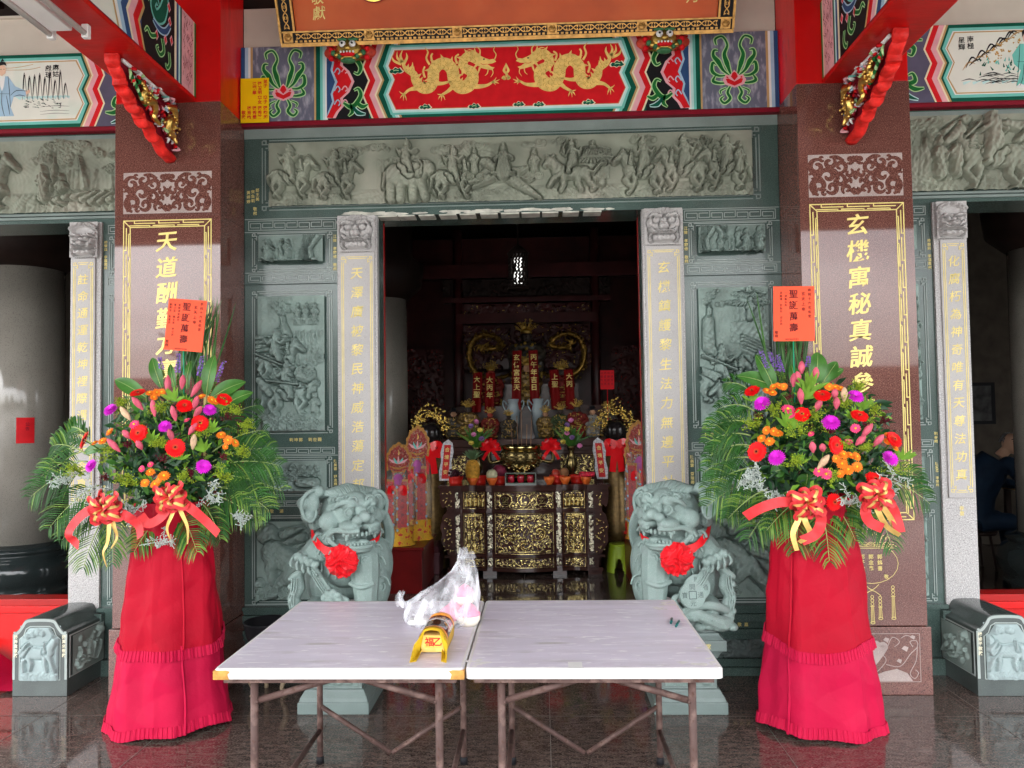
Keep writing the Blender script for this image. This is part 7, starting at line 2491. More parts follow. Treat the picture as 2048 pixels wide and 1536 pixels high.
def spray(st, c, n, R_, m, name, k=9, dots=16, dot=.0035, up=Vector((0, 0, .5))):
	mb = MB()
	for i in range(k):
		d = (n * rng.uniform(.3, 1) + up + Vector((rng.gauss(0, .7), rng.gauss(0, .3), rng.gauss(0, .55)))).normalized()
		e = c + d * R_ * rng.uniform(.6, 1.05)
		mb.tube([c - n * .05, c.lerp(e, .5) + Vector((0, 0, .004)), e], .0011, 4, 1, sub=0)
		for j in range(dots):
			t = rng.uniform(.35, 1)
			p = c.lerp(e, t) + Vector((rng.gauss(0, .007), rng.gauss(0, .007), rng.gauss(0, .007)))
			a = Vector((rng.gauss(0, 1), rng.gauss(0, 1), rng.gauss(0, 1))).normalized() * dot * rng.uniform(.7, 1.5)
			b = a.orthogonal().normalized() * dot * .7
			mb.add([p - a, p + b, p + a, p - b], [(0, 1, 2, 3)], 0)
			if j % 2:
				cc = a.cross(b).normalized() * dot
				mb.add([p - cc, p + a * .7, p + cc, p - a * .7], [(0, 1, 2, 3)], 0)
	mb.build(name, [m, M['stem']], st)

def silverspray(st, c, n, R_):
	mb = MB()
	for i in range(5):
		d = (n * .5 + Vector((rng.gauss(0, .8), 0, rng.gauss(0, .6)))).normalized()
		p = c - n * .03
		for sgm in range(6):
			e = p + (d + Vector((rng.gauss(0, .5), rng.gauss(0, .3), rng.gauss(0, .5)))).normalized() * R_ * .2
			mb.tube([p, e], [.0016, .0013], 4)
			for q in range(4):
				b = e + Vector((rng.gauss(0, .012), rng.gauss(0, .008), rng.gauss(0, .012)))
				mb.tube([e, b], [.0014, .0018], 4)
				mb.ell(b, .003, 0, 5, 3)
			p = e
	mb.build('silver_statice', M['silver'], st)

def liatris(st, tip, base, w):
	mb = MB()
	mb.tube([base, tip], [.003, .0015], 5, 1)
	d = (tip - base)
	for i in range(150):
		t = rng.uniform(.38, 1.0)
		p = base + d * t
		r = w * (1.05 - .45 * t)
		a = rng.uniform(0, 6.28)
		o = Vector((cos(a), sin(a), rng.uniform(-.2, .5))).normalized() * r
		u = Vector((rng.gauss(0, 1), rng.gauss(0, 1), rng.gauss(0, 1))).normalized() * .003
		mb.add([p, p + o - u, p + o * 1.1 + u], [(0, 1, 2)], 0)
	for i in range(30):
		t = rng.uniform(.05, .4)
		p = base + d * t
		a = rng.uniform(0, 6.28)
		mb.ell(p + Vector((cos(a), sin(a), 0)) * w * .5, .0035, 2, 5, 3)
	mb.build('liatris_spike', [M['liatris'], M['stem'], M['palm2']], st)

def ribbon_strip(mb, P, w, mi, nrm=Vector((0, -1, .15)), sub=6, edge=None, twist=0.0):
	P, _ = smooth([tuple(p) for p in P], .1, sub)
	P = [Vector(p) for p in P]
	n = len(P)
	for (o0, o1, m_) in (((-.5, .5, mi),) if edge is None else ((-.5, -.14, mi), (-.14, .14, edge), (.14, .5, mi))):
		vs = []
		for i, p in enumerate(P):
			d = (P[min(n - 1, i + 1)] - P[max(0, i - 1)]).normalized()
			nn = Matrix.Rotation(twist * i / n, 3, d) @ nrm
			s = d.cross(nn)
			s = s.normalized() if s.length > 1e-4 else Vector((1, 0, 0))
			vs += [p + s * w * o0, p + s * w * o1]
		mb.add(vs, [(2 * i, 2 * i + 1, 2 * i + 3, 2 * i + 2) for i in range(n - 1)], m_, True)

def bow(st, c, R_, tails, golds):
	mb = MB()
	for k in range(8):
		a = 2 * pi * k / 8 + .2
		d = Vector((cos(a), 0, sin(a) * .85))
		tl = 1.0 if k % 2 else .75
		ribbon_strip(mb, [c + Vector((0, -.012, 0)), c + d * R_ * .45 * tl + Vector((0, -.075, .0)), c + d * R_ * tl * .98 + Vector((0, -.06, 0)), c + d * R_ * 1.02 * tl + Vector((0, -.03, 0)), c + d * R_ * .6 * tl, c + Vector((0, .01, 0))], .05, 0, d.cross(Vector((0, 1, 0))).cross(d) if False else Vector((-d.z * .2, -1, d.x * .2)), 6, 1)
	for k in range(4):
		a = 2 * pi * k / 4 + .7
		d = Vector((cos(a), 0, sin(a)))
		ribbon_strip(mb, [c + Vector((0, -.04, 0)), c + d * R_ * .3 + Vector((0, -.10, 0)), c + d * R_ * .5 + Vector((0, -.07, 0)), c + Vector((0, -.03, 0))], .046, 0, Vector((-d.z * .3, -1, d.x * .3)), 6, 1)
	o = mb.build('ribbon_bow', [M['ribbon'], M['goldrib']], st)
	for P in tails:
		mb = MB()
		ribbon_strip(mb, [c] + [p + Vector((0, .02 * (i % 2), 0)) for i, p in enumerate(P)], .05, 0, twist=.45)
		mb.build('ribbon_tail', M['ribbon'], o)
	for P in golds:
		mb = MB()
		ribbon_strip(mb, [c] + [p + Vector((0, .015 * (i % 2), 0)) for i, p in enumerate(P)], .027, 0, twist=1.0)
		mb.build('gold_tail', M['goldrib'], o)

def skirt(st, cx, cy, s, zsplit, seed):
	rd = random.Random(seed)
	ph = [rd.uniform(0, 6.28) for _ in range(10)]

	def rad(a, z, tier):
		zz = 1.2 - z
		r = np.interp(z, [0, .1, .45, .8, 1.2], [.292, .284, .243, .203, .160])
		f = .008 * sin(3 * a + ph[0]) + (.003 + .007 * zz) * sin(7 * a + ph[1] + z * 1.5)
		for (ka, kz, q, am) in ((2.6, 7.5, 0, .018), (-3.4, 6.0, 1, .017), (6.0, 2.2, 2, .018), (-8.5, 1.2, 7, .014), (11, .8, 8, .010), (-1.5, 15, 3, .009), (7.5, -9, 4, .010), (3.0, 21, 5, .007), (-9, 12, 6, .008)):
			t = ka * a + kz * z + ph[q] + .9 * sin(1.7 * a + 2.3 * z + ph[(q + 3) % 10])
			tri = abs((t / pi) % 2 - 1)
			win = max(0, sin(.9 * ka * a * .5 - kz * .35 * z + ph[(q + 5) % 10]))
			f += am * (tri ** 2) * win
		return r * 1.0 + f + tier

	def crease(a, z):
		return .004 * abs(sin(9 * z + 3.3 * a + ph[8] + 1.3 * sin(2 * a))) + .003 * abs(sin(16 * z - 4 * a + ph[9] + 2 * sin(3 * z + a)))

	hem = lambda a, base: base + .018 * sin(2 * a + ph[4]) + .008 * sin(5 * a + ph[5])
	mb = MB()
	def low(u, v):
		a = 2 * pi * u
		z0 = max(.004, hem(a, .018))
		z = z0 + (zsplit + .06 - z0) * v
		r = rad(a, z, 0) + crease(a, z)
		return (cx + r * cos(a), cy + r * .92 * sin(a), z)
	mb.sheet(low, 320, 70, 0, True, True)
	lowo = mb.build('lower_cloth', M['cloth2'], st)
	mb = MB()
	def ruf(zt, h, tier, n=84):
		def f(u, v):
			a = 2 * pi * u
			z0 = zt(a)
			sq = ((a * n / (2 * pi)) % 1.0)
			st_ = .005 * (1 if sq < .55 else 0)
			z = max(.003, z0 - h * v)
			r = rad(a, z, tier) + crease(a, z) + .003 + (st_ + .006 * v) + .002 * sin(a * 37)
			return (cx + r * cos(a), cy + r * .92 * sin(a), z)
		return f
	mb.sheet(ruf(lambda a: max(.05, hem(a, .018) + .046), .052, 0), 504, 4, 0, False, True)
	mb.build('hem_ruffle', M['cloth2'], lowo)
	mb = MB()
	top = 1.2
	def upz(a):
		return zsplit + .02 * sin(a * 2 + ph[6]) + .012 * sin(3 * a + ph[2]) + (.03 if sin(a) > .2 else 0)
	def upp(u, v):
		a = 2 * pi * u
		z0 = upz(a)
		z = z0 + (top - z0) * v
		r = rad(a, z, .007) + crease(a, z)
		return (cx + r * cos(a), cy + r * .92 * sin(a), z)
	mb.sheet(upp, 320, 90, 0, True, True)
	upo = mb.build('upper_cloth', M['cloth'], st)
	mb = MB()
	mb.sheet(ruf(lambda a: upz(a) + .012, .052, .007, 96), 576, 4, 0, False, True)
	mb.build('upper_ruffle', M['cloth2'], upo)
	a0 = -pi / 2 + (.62 if s < 0 else -.78)
	for tier, z0, z1, m_, par in ((.018, zsplit, 1.15, 'cloth', upo), (.006, .02, zsplit + .02, 'cloth2', lowo)):
		mb = MB()
		def wrap(u, v):
			z = z0 + (z1 - z0) * v
			a = a0 + .05 * (u - .5) + .02 * sin(v * 5)
			r = rad(a, z, tier) + .007 * (1 - abs(2 * u - 1)) + crease(a, z)
			return (cx + r * cos(a), cy + .92 * r * sin(a), z)
		mb.sheet(wrap, 6, 60, 0)
		mb.build('wrap_edge', M[m_], par)

def stand(s, Z, X0, Y0, data, label, cx, cy, seed):
	"""data lists are in the coordinates of a picture enlarged Z times from (X0, Y0)"""
	global rng
	rng = random.Random(seed)
	st = thing('flower_stand', (cx, cy, 0), label, 'flower stand', 'congratulatory flower stands')
	skirt(st, cx, cy, s, .445, seed)
	cz = 1.42
	ccx = data['cx']

	def surf(px, py, depth=0.0):
		"""point on the front of the bouquet"""
		p = at(X0 + px / Z, Y0 + py / Z, cy - .2)
		for _ in range(4):
			q = 1 - ((p.x - ccx) / .59) ** 2 - ((p.z - cz) / .62) ** 2
			y = cy - .30 * math.sqrt(max(0.02, q)) + depth
			p = at(X0 + px / Z, Y0 + py / Z, y)
		return p

	def nor(p, up=.25):
		return Vector(((p.x - ccx) * 1.1, -.55, (p.z - cz) * .6 + up)).normalized()
	flat = lambda px, py, y: at(X0 + px / Z, Y0 + py / Z, y)
	k = 1 / Z / 1540 * (cy - .2)
	mb = MB()
	for i in range(1500):
		a, b = rng.uniform(0, 2 * pi), rng.uniform(-1, 1)
		q = rng.uniform(.55, 1.0)
		h = math.sqrt(max(0, 1 - b * b))
		c = Vector((ccx + .40 * q * h * cos(a), cy + .02 + .27 * q * h * sin(a), cz + .02 + .36 * q * b))
		d = Vector((rng.gauss(0, 1), rng.gauss(-.3, .6), rng.gauss(.2, .8))).normalized()
		L = rng.uniform(.03, .075)
		blade(mb, [c, c + d * L * .5 + Vector((0, 0, .004)), c + d * L], L * rng.uniform(.3, .5), rng.choice((0, 0, 1, 0, 2)), .15, Vector((rng.gauss(0, .5), -1, rng.gauss(.4, .5))))
	for i in range(260):
		c = Vector((ccx + max(-.3, min(.3, rng.gauss(0, .2))), cy + .1, cz + max(-.3, min(.26, rng.gauss(-.05, .2)))))
		d = Vector((rng.gauss(0, 1), rng.gauss(-.3, .4), rng.gauss(.0, .8))).normalized()
		blade(mb, [c, c + d * .05, c + d * .1], .04, 0, .1)
	mb.build('leaf_filler', [M['leaf3'], M['leaf'], M['leaf2']], st)
	for (bx, by, tx, ty, dy, light) in data['fronds']:
		base = flat(bx, by, cy - .06)
		tip = flat(tx, ty, cy - .06 + dy)
		frond(st, base, tip, Vector((rng.uniform(-.02, .02), -.03, .06)), (tip - base).length * rng.uniform(.33, .43) + .03, light, 22)
	for (tx, ty, bx, by, w) in data['leaves']:
		bigleaf(st, flat(tx, ty, cy - .05), flat(bx, by, cy - .08), w * k * 1.1)
	for (tx, ty, bx, by) in data['liatris']:
		liatris(st, flat(tx, ty, cy - .1), flat(bx, by, cy - .06), .017)
	for (x, y, r) in data['whorls']:
		c = surf(x, y, .01)
		mb = MB()
		for i in range(9):
			a = rng.uniform(-.2, pi + .2)
			d = Vector((cos(a) * .7, -.35, .35 + .65 * sin(a))).normalized()
			blade(mb, [c, c + d * r * k * .5, c + d * r * k], r * k * .27, 0, .2)
		mb.build('leaf_whorl', M['leaf2'], st)
	for (x, y, r) in data['gerberas']:
		c = surf(x, y, -.03)
		gerbera(st, c, nor(c, r[1] if isinstance(r, tuple) else .1) if not (isinstance(r, tuple) and len(r) > 2) else Vector(r[2]).normalized(), (r[0] if isinstance(r, tuple) else r) * k)
	for (x, y, r) in data['mums']:
		c = surf(x, y, -.025)
		mum(st, c, nor(c, .35), r * k)
	for (x, y, r) in data['orange']:
		c = surf(x, y, -.02)
		small_flower(st, c, (nor(c, .35) + Vector((rng.gauss(0, .3), 0, rng.gauss(0, .3)))).normalized(), r * k, M['orange'], 'orange_daisy')
	for (x, y, r) in data['pink']:
		c = surf(x, y, -.02)
		small_flower(st, c, (nor(c, .3) + Vector((rng.gauss(0, .3), 0, rng.gauss(0, .3)))).normalized(), r * k, M['pinkf'], 'pink_carnation')
	for i, (tx, ty, bx, by) in enumerate(data['buds']):
		tp, bs = surf(tx, ty, -.045), surf(bx, by, -.015)
		bud(st, tp, bs, 17 * k, i % 6 == 4)
	for (x, y, r) in data['golden']:
		c = surf(x, y, .0)
		spray(st, c, nor(c), r * k, M['solid'], 'goldenrod_spray', 12, 26, .0042)
	for (x, y) in data['wine']:
		c = surf(x, y, -.01)
		spray(st, c, nor(c), 34 * k, M['wine'], 'wine_red_spray', 7, 10, .005)
	for (x, y, r) in data['silver']:
		c = surf(x, y, -.03)
		silverspray(st, c, nor(c), r * k)
	for (x, y, tx, ty) in data['grass']:
		mb = MB()
		a, b = flat(x, y, cy + .03), flat(tx, ty, cy + .02 + rng.uniform(-.03, .05))
		blade(mb, curve3(a, b, Vector((rng.uniform(-.02, .02), 0, 0)), 8), .011, 0, .2)
		mb.build('grass_blade', M['palm'] if rng.random() < .6 else M['leaf'], st)
	for b in data['bows']:
		c = surf(b['c'][0], b['c'][1], -.05)
		f = lambda L: [[flat(x, y, c.y - .02 + d) for x, y, d in P] for P in L]
		bow(st, c, b['r'] * .8 * k, f(b['tails']), f(b['gold']))
	return st

def lerp_grass(x0, x1, yb, tops, n, r):
	rd = random.Random(r)
	return [(rd.uniform(x0, x1), yb + rd.uniform(-20, 30), rd.uniform(*tops[0]), rd.uniform(*tops[1])) for _ in range(n)]

LEFT = dict(
	cx=at(345, 880, 4.2).x,
	fronds=[(330, 960, 30, 1110, -.05, 0), (320, 930, 85, 1005, .0, 0), (330, 900, 140, 850, .05, 0), (360, 850, 180, 800, .1, 0), (380, 1050, 125, 1270, -.1, 0), (330, 800, 225, 765, .1, 0),
			(430, 1180, 300, 1470, -.14, 1), (470, 1180, 450, 1450, -.14, 1), (420, 1150, 190, 1330, -.1, 0), (800, 1180, 880, 1390, -.2, 1), (720, 1200, 560, 1390, -.15, 1),
			(950, 1000, 1315, 1080, -.02, 0), (960, 960, 1300, 950, .0, 0), (960, 930, 1265, 870, .05, 0), (980, 1060, 1250, 1180, -.06, 1), (960, 880, 1230, 770, .1, 0), (950, 800, 1190, 640, .15, 0), (950, 1100, 1190, 1230, -.08, 1), (900, 1140, 1000, 1330, -.1, 1), (760, 760, 500, 650, .1, 0), (980, 1000, 1290, 1020, .03, 0)],
	leaves=[(462, 510, 620, 600, 74), (1130, 522, 950, 610, 80), (1168, 576, 1000, 660, 70), (652, 398, 700, 550, 60), (972, 385, 930, 590, 74), (850, 415, 830, 560, 40), (745, 430, 770, 560, 36), (540, 620, 640, 700, 50), (1080, 980, 980, 960, 60), (920, 1030, 850, 960, 60), (430, 960, 520, 930, 70), (300, 890, 420, 860, 50), (560, 1120, 640, 1060, 60), (720, 620, 760, 700, 40)],
	liatris=[(688, 398, 710, 500), (785, 378, 780, 540), (908, 390, 880, 560), (1022, 415, 950, 590)],
	whorls=[(645, 840, 90), (915, 880, 80), (800, 920, 80), (955, 780, 80), (770, 620, 80), (830, 640, 60), (1000, 660, 70), (700, 860, 70)],
	gerberas=[(578, 578, (42, .9)), (818, 645, (42, .25)), (1020, 612, (41, .35)), (895, 733, (45, .1)), (582, 785, 48), (305, 822, (50, .2, (-.75, -.6, .35))), (770, 858, 50), (385, 1112, (48, .2, (-.8, -.6, .1))), (772, 1105, (48, .2))],
	mums=[(440, 667, 40), (945, 667, 36), (718, 752, 36), (342, 952, 38), (913, 957, 40)],
	orange=[(640, 580, 24), (675, 577, 24), (700, 575, 22), (905, 598, 24), (955, 615, 26), (975, 622, 22), (435, 778, 24), (398, 825, 24), (358, 835, 20), (1005, 795, 26), (1040, 820, 26), (1075, 835, 24), (1025, 855, 16), (642, 985, 24), (712, 1003, 30), (615, 1040, 24), (668, 1045, 27), (690, 1020, 22), (660, 602, 20)],
	pink=[(560, 740, 28), (830, 718, 18), (598, 967, 18), (643, 945, 17)],
	buds=[(732, 487, 732, 580), (810, 485, 803, 560), (905, 512, 850, 598), (548, 598, 605, 665), (488, 648, 540, 718), (652, 612, 665, 700), (752, 642, 772, 722), (905, 645, 865, 702), (880, 732, 838, 792), (735, 762, 758, 828), (868, 788, 858, 868), (420, 812, 488, 880), (885, 592, 860, 665), (500, 768, 540, 812), (572, 820, 600, 868)],
	golden=[(1060, 690, 70), (690, 680, 80), (440, 900, 80), (260, 990, 80), (530, 1040, 80), (1010, 1020, 90), (690, 850, 70), (900, 800, 70), (1095, 900, 80), (500, 650, 50), (820, 1020, 60), (1130, 760, 60)],
	wine=[(1030, 705), (530, 850), (705, 920), (1010, 920), (420, 1020), (850, 1000)],
	silver=[(300, 1050, 110), (200, 1020, 90), (930, 1110, 110), (1080, 1200, 90), (545, 1170, 70), (690, 1350, 90)],
	grass=lerp_grass(780, 940, 560, ((725, 1010), (75, 130)), 34, 3) + [(950, 520, 1080, 115), (930, 540, 1000, 130), (960, 500, 985, 85)],
	bows=[dict(c=(435, 1165), r=105, tails=[[(330, 1180, 0), (250, 1235, 0), (222, 1300, 0), (240, 1340, 0), (275, 1360, 0)], [(520, 1210, -.02), (570, 1260, -.02), (590, 1318, -.03)]], gold=[[(430, 1270, 0), (412, 1350, 0), (400, 1400, .01), (410, 1472, 0)], [(455, 1260, 0), (462, 1320, 0), (440, 1375, 0)]]),
		  dict(c=(765, 1110), r=100, tails=[[(850, 1170, -.01), (920, 1240, -.02), (990, 1300, -.02)], [(700, 1210, 0), (620, 1250, 0), (588, 1205, 0)]], gold=[[(760, 1180, 0), (720, 1270, -.02), (745, 1330, -.03)], [(800, 1190, 0), (825, 1270, -.02), (832, 1352, -.02)]])])
RIGHT = dict(
	cx=at(1650, 890, 4.2).x,
	fronds=[(330, 640, 175, 560, .1, 0), (320, 700, 135, 690, .08, 0), (310, 760, 90, 790, .05, 0), (300, 820, 80, 860, .02, 0), (300, 870, 85, 930, .0, 0), (300, 930, 70, 1000, .0, 0), (330, 980, 85, 1080, -.04, 0), (350, 1040, 85, 1170, -.06, 1), (380, 1090, 190, 1230, -.1, 1), (470, 1110, 290, 1330, -.14, 1), (560, 1130, 520, 1390, -.16, 1),
			(640, 1140, 690, 1440, -.2, 1), (700, 1150, 820, 1340, -.14, 1), (860, 1080, 1000, 1380, -.1, 0), (950, 1040, 1190, 1160, -.04, 0), (960, 1000, 1150, 1060, .0, 0), (560, 1130, 380, 1290, -.16, 1), (760, 1150, 900, 1290, -.12, 1), (330, 900, 120, 890, .06, 0), (330, 780, 150, 740, .1, 0)],
	leaves=[(325, 420, 420, 600, 70), (232, 525, 420, 580, 74), (632, 408, 620, 560, 84), (728, 455, 650, 570, 60), (760, 490, 660, 560, 40), (500, 470, 520, 600, 50), (455, 620, 500, 700, 50), (890, 860, 920, 810, 60), (400, 1010, 470, 990, 70), (570, 1080, 580, 1010, 100), (700, 1080, 760, 1050, 60), (860, 1010, 820, 960, 60), (560, 880, 620, 840, 50)],
	liatris=[(350, 400, 410, 560), (395, 405, 450, 560), (435, 420, 470, 560), (588, 428, 580, 520)],
	whorls=[(490, 790, 110), (590, 600, 100), (570, 640, 80), (810, 740, 70), (300, 650, 60), (1050, 940, 70), (540, 960, 60), (860, 690, 70)],
	gerberas=[(308, 600, (40, .6)), (655, 622, (42, .5)), (555, 715, (40, .2)), (840, 722, (42, .45)), (332, 900, 50), (722, 868, (44, .2, (.35, -.85, .1))), (1010, 840, (44, .3)), (918, 1040, (48, .6)), (712, 1150, (44, .1, (.3, -.9, .05)))],
	mums=[(357, 662, 42), (698, 757, 44), (820, 628, 40), (430, 930, 42), (990, 935, 42)],
	orange=[(380, 600, 22), (415, 580, 24), (440, 575, 22), (465, 578, 20), (410, 610, 22), (690, 580, 24), (720, 582, 24), (745, 588, 22), (380, 795, 24), (355, 835, 24), (395, 850, 26), (435, 810, 26), (415, 800, 22), (760, 915, 26), (795, 920, 24), (825, 925, 24), (725, 935, 22), (755, 960, 28), (785, 990, 28), (828, 975, 26), (985, 820, 24), (1000, 850, 24), (975, 850, 20), (1015, 880, 20), (745, 1010, 22)],
	pink=[(485, 690, 34), (820, 785, 24), (785, 852, 20), (640, 1000, 28), (675, 1010, 28), (600, 812, 16), (500, 715, 24)],
	buds=[(553, 450, 553, 515), (515, 510, 512, 580), (625, 480, 620, 550), (545, 585, 552, 665), (765, 580, 762, 655), (728, 630, 725, 690), (650, 640, 622, 702), (905, 760, 850, 830), (870, 820, 820, 868), (960, 815, 905, 875), (690, 915, 632, 985), (605, 850, 610, 905), (655, 860, 660, 900), (530, 500, 540, 560), (720, 588, 715, 640)],
	golden=[(320, 780, 80), (540, 830, 100), (620, 760, 80), (760, 680, 70), (520, 980, 90), (1000, 1000, 90), (830, 600, 60), (690, 1040, 70), (420, 700, 60), (860, 900, 60), (900, 720, 60), (770, 880, 50)],
	wine=[(345, 740), (690, 810), (960, 755), (500, 640), (870, 780)],
	silver=[(340, 1050, 100), (440, 1120, 70), (830, 1150, 90), (1020, 1040, 100), (300, 1030, 70)],
	grass=lerp_grass(440, 560, 560, ((420, 620), (65, 110)), 32, 5) + [(420, 560, 280, 140), (400, 540, 330, 110)],
	bows=[dict(c=(565, 1150), r=100, tails=[[(450, 1150, -.02), (360, 1180, -.03), (275, 1222, -.04)], [(640, 1200, -.02), (655, 1260, -.03), (620, 1310, -.03), (560, 1345, -.03)]], gold=[[(540, 1230, -.01), (515, 1310, -.02), (530, 1390, -.02)], [(570, 1240, -.01), (600, 1310, -.02), (540, 1350, -.02)]]),
		  dict(c=(905, 1110), r=95, tails=[[(870, 1190, -.01), (900, 1250, -.02), (955, 1280, -.02)], [(990, 1160, -.01), (1030, 1230, -.02), (1040, 1300, -.02)]], gold=[[(930, 1190, -.01), (980, 1270, -.02), (1040, 1315, -.02)], [(960, 1180, -.01), (1010, 1250, -.01), (1020, 1310, -.01)]])])
stand(-1, 2.56, 50, 560, LEFT, 'flower stand in two-tier red cloth, standing before the column lettered 天道酬勤', at(345, 1300, 4.2).x, 4.2, 11)
stand(1, 2.477, 1380, 540, RIGHT, 'flower stand in two-tier red cloth, standing before the column lettered 玄機寓秘', at(1632, 1300, 4.2).x, 4.2, 12)
rng = random.Random(77)

def card(pts, y, label, donors):
	P = [at(a, b, y) for a, b in pts]     # tl, tr, br, bl
	c = thing('greeting_card', tuple(P[3]), label, 'card', 'red greeting cards on the flower stands')
	u = (P[1] - P[0])
	v = (P[0] - P[3])
	W_, H_ = u.length, v.length
	u.normalize()
	v.normalize()
	n = u.cross(v)
	n = n if n.y < 0 else -n
	fr = Fr(P[3], u, v, n)
	mb = MB()
	mb.fbox(fr, 0, W_, 0, H_, -.003, 0)
	mb.build('card_board', M['card'], c)
	mb = MB()
	T = lambda st, a, b, sz, off=.012, pitch=1.08: mb.text(fr, st, a * W_, b * H_, sz, .001, 0, pitch=pitch, off=off)
	T('聖誕萬壽', .49, .86, .047, .012, 1.25)
	T('恭祝十六玄佑宮', .88, .93, .017, .012, 1.35)
	T('玄天上帝', .73, .86, .020, .012, 1.35)
	for k, d in enumerate(donors):
		T(d, .30 - .115 * k, .88, .0125, .012, 1.3)
	T('敬獻', .07, .16, .018)
	mb.text(fr, '精緻花藝設計服務專線', .3 * W_, .035 * H_, .0065, .001, 0, vert=False, pitch=1.05)
	mb.build('lettering', mk('dark_card_ink', (.06, .008, .012), .6) if 'dark_card_ink' not in bpy.data.materials else bpy.data.materials['dark_card_ink'], c)
	mb = MB()
	m = (P[2] + P[3]) / 2
	mb.tube([m + Vector((0, .006, .12)), m + Vector((.0, .012, -.32))], .0035, 6)
	mb.build('stick', mk('green_card_stick', (.01, .25, .12), .4) if 'green_card_stick' not in bpy.data.materials else bpy.data.materials['green_card_stick'], c)

card([(337.9, 596.3), (414, 602), (404.7, 705.7), (327.3, 698.7)], 4.06, 'tilted orange red card with black writing 聖誕萬壽, standing in the left flower stand', ['李國清李庭芬', '黃士賢 張文英 李小武', '鄭明芳 葉惠玉'])
card([(1546.7, 573), (1628.5, 572), (1628, 682.5), (1547.4, 682.5)], 4.06, 'upright orange red card with black writing 聖誕萬壽, standing in the right flower stand', ['一津製冰所', '周賦祥 曾鈺玲 周正若'])

# ------------------------------------------------------------------ shrine: altar tables
M['wood'] = mk('dark_rosewood', (.055, .022, .018), .22, var=.3, scale=6, coat=.4, stretch=(1, 1, 3))
M['agold'] = mk('altar_gilding', (.62, .49, .20), .24, metal=1.0, var=.35, scale=40)
M['bronze'] = mk('old_bronze', (.20, .15, .06), .25, metal=.9, var=.3, scale=12)
M['brass'] = mk('polished_brass', (.75, .58, .22), .18, metal=1.0, var=.1)

def gilded(r, name, fr, parent, a0, b0, gain=1.0, thr=.004, low=None, high=None):
	o = r.build(name, low or M['wood'], fr, parent, a0, b0, gain, .001)
	o.data.materials.append(high or M['agold'])
	H = (r.H[:-1, :-1] + r.H[1:, 1:] + r.H[1:, :-1] + r.H[:-1, 1:]) / 4
	o.data.polygons.foreach_set('material_index', (H > thr).astype(np.int32).ravel())
	o.data.update()
	return o

def warp(o, fn):
	n = len(o.data.vertices)
	co = np.empty(n * 3)
	o.data.vertices.foreach_get('co', co)
	co = co.reshape(-1, 3)
	org = np.array(ORG[o.name])
	w = co + org
	w[:, 1] += fn(w[:, 0])
	o.data.vertices.foreach_set('co', (w - org).ravel())
	o.data.update()

AY = 7.98
bulge = lambda x: np.where(np.abs(x) < .33, -.055 * (1 - (x / .33) ** 2), np.where((np.abs(x) > .39) & (np.abs(x) < .645), .035 * np.sin(np.clip((np.abs(x) - .39) / .255, 0, 1) * pi), 0.0))
alt = thing('altar_table', (0, AY + .3, 0), 'dark carved altar table with gilded panels and serpentine front in the shrine', 'altar table')

def serp(z0, z1, hx, d, name, mat):
	xs = np.linspace(-hx, hx, 121)
	yf = AY + bulge(xs) - d
	mb = MB()
	vs = []
	for x, y in zip(xs, yf):
		vs += [(x, y, z0), (x, y, z1), (x, AY + .58, z1), (x, AY + .58, z0)]
	n = len(xs)
	mb.add(vs, [(4 * i + k, 4 * i + 4 + k, 4 * i + 4 + (k + 1) % 4, 4 * i + (k + 1) % 4) for i in range(n - 1) for k in range(4)] + [(0, 1, 2, 3), tuple(4 * (n - 1) + k for k in (3, 2, 1, 0))])
	return mb.build(name, mat, alt)

serp(.895, .92, .885, .05, 'top', M['wood'])
serp(.86, .894, .865, .035, 'top_moulding', M['wood'])
serp(.64, .668, .80, .03, 'middle_rail', M['wood'])
serp(.182, .205, .82, .03, 'lower_rail', M['wood'])
serp(.04, .07, .80, .025, 'bottom_rail', M['wood'])
serp(.07, .86, .765, -.002, 'body', M['wood'])
for x in (-.72, -.36, .36, .72):
	mb = MB()
	mb.box(x - .07, x + .07, AY - .01, AY + .12, 0, .039)
	mb.build('foot', M['wood'], alt)
FA = Fr((0, AY - .001, 0))
rd = random.Random(12)
rng = random.Random(13)

def busy(w, h, n, r0, r1, seed, res=.0042):
	r = Relief(w, h, res, 0)
	for k in range(n):
		x, y = rd.uniform(.01, w - .01), rd.uniform(.01, h - .01)
		if rd.random() < .55:
			r.swirl(x, y, rd.uniform(r0, r1), .002, .012, rd.uniform(1, 2.2), rd.choice((-1, 1)))
		else:
			a = rd.uniform(0, 6.28)
			L = rd.uniform(r1, r1 * 3)
			r.fig([(x, y, r0 * .5, x + L * cos(a), y + L * sin(a), r0 * .3)], 0, 0, 1, 1, .003, .012, r0 * .4)
	return r

def dragon_coil(r, cx, cy, s, R0, tex=None):
	P = [(cx + s * R0 * (.2 + .8 * t) * cos(.6 + 5.0 * t), cy + R0 * .9 * (.3 + .7 * t) * sin(.6 + 5.0 * t)) for t in np.linspace(0, 1, 22)]
	r.fig([(P[i][0], P[i][1], R0 * (.17 - .006 * i), P[i + 1][0], P[i + 1][1], R0 * (.165 - .006 * i)) for i in range(21)], 0, 0, 1, 1, .008, .02, .008, tex=tex)

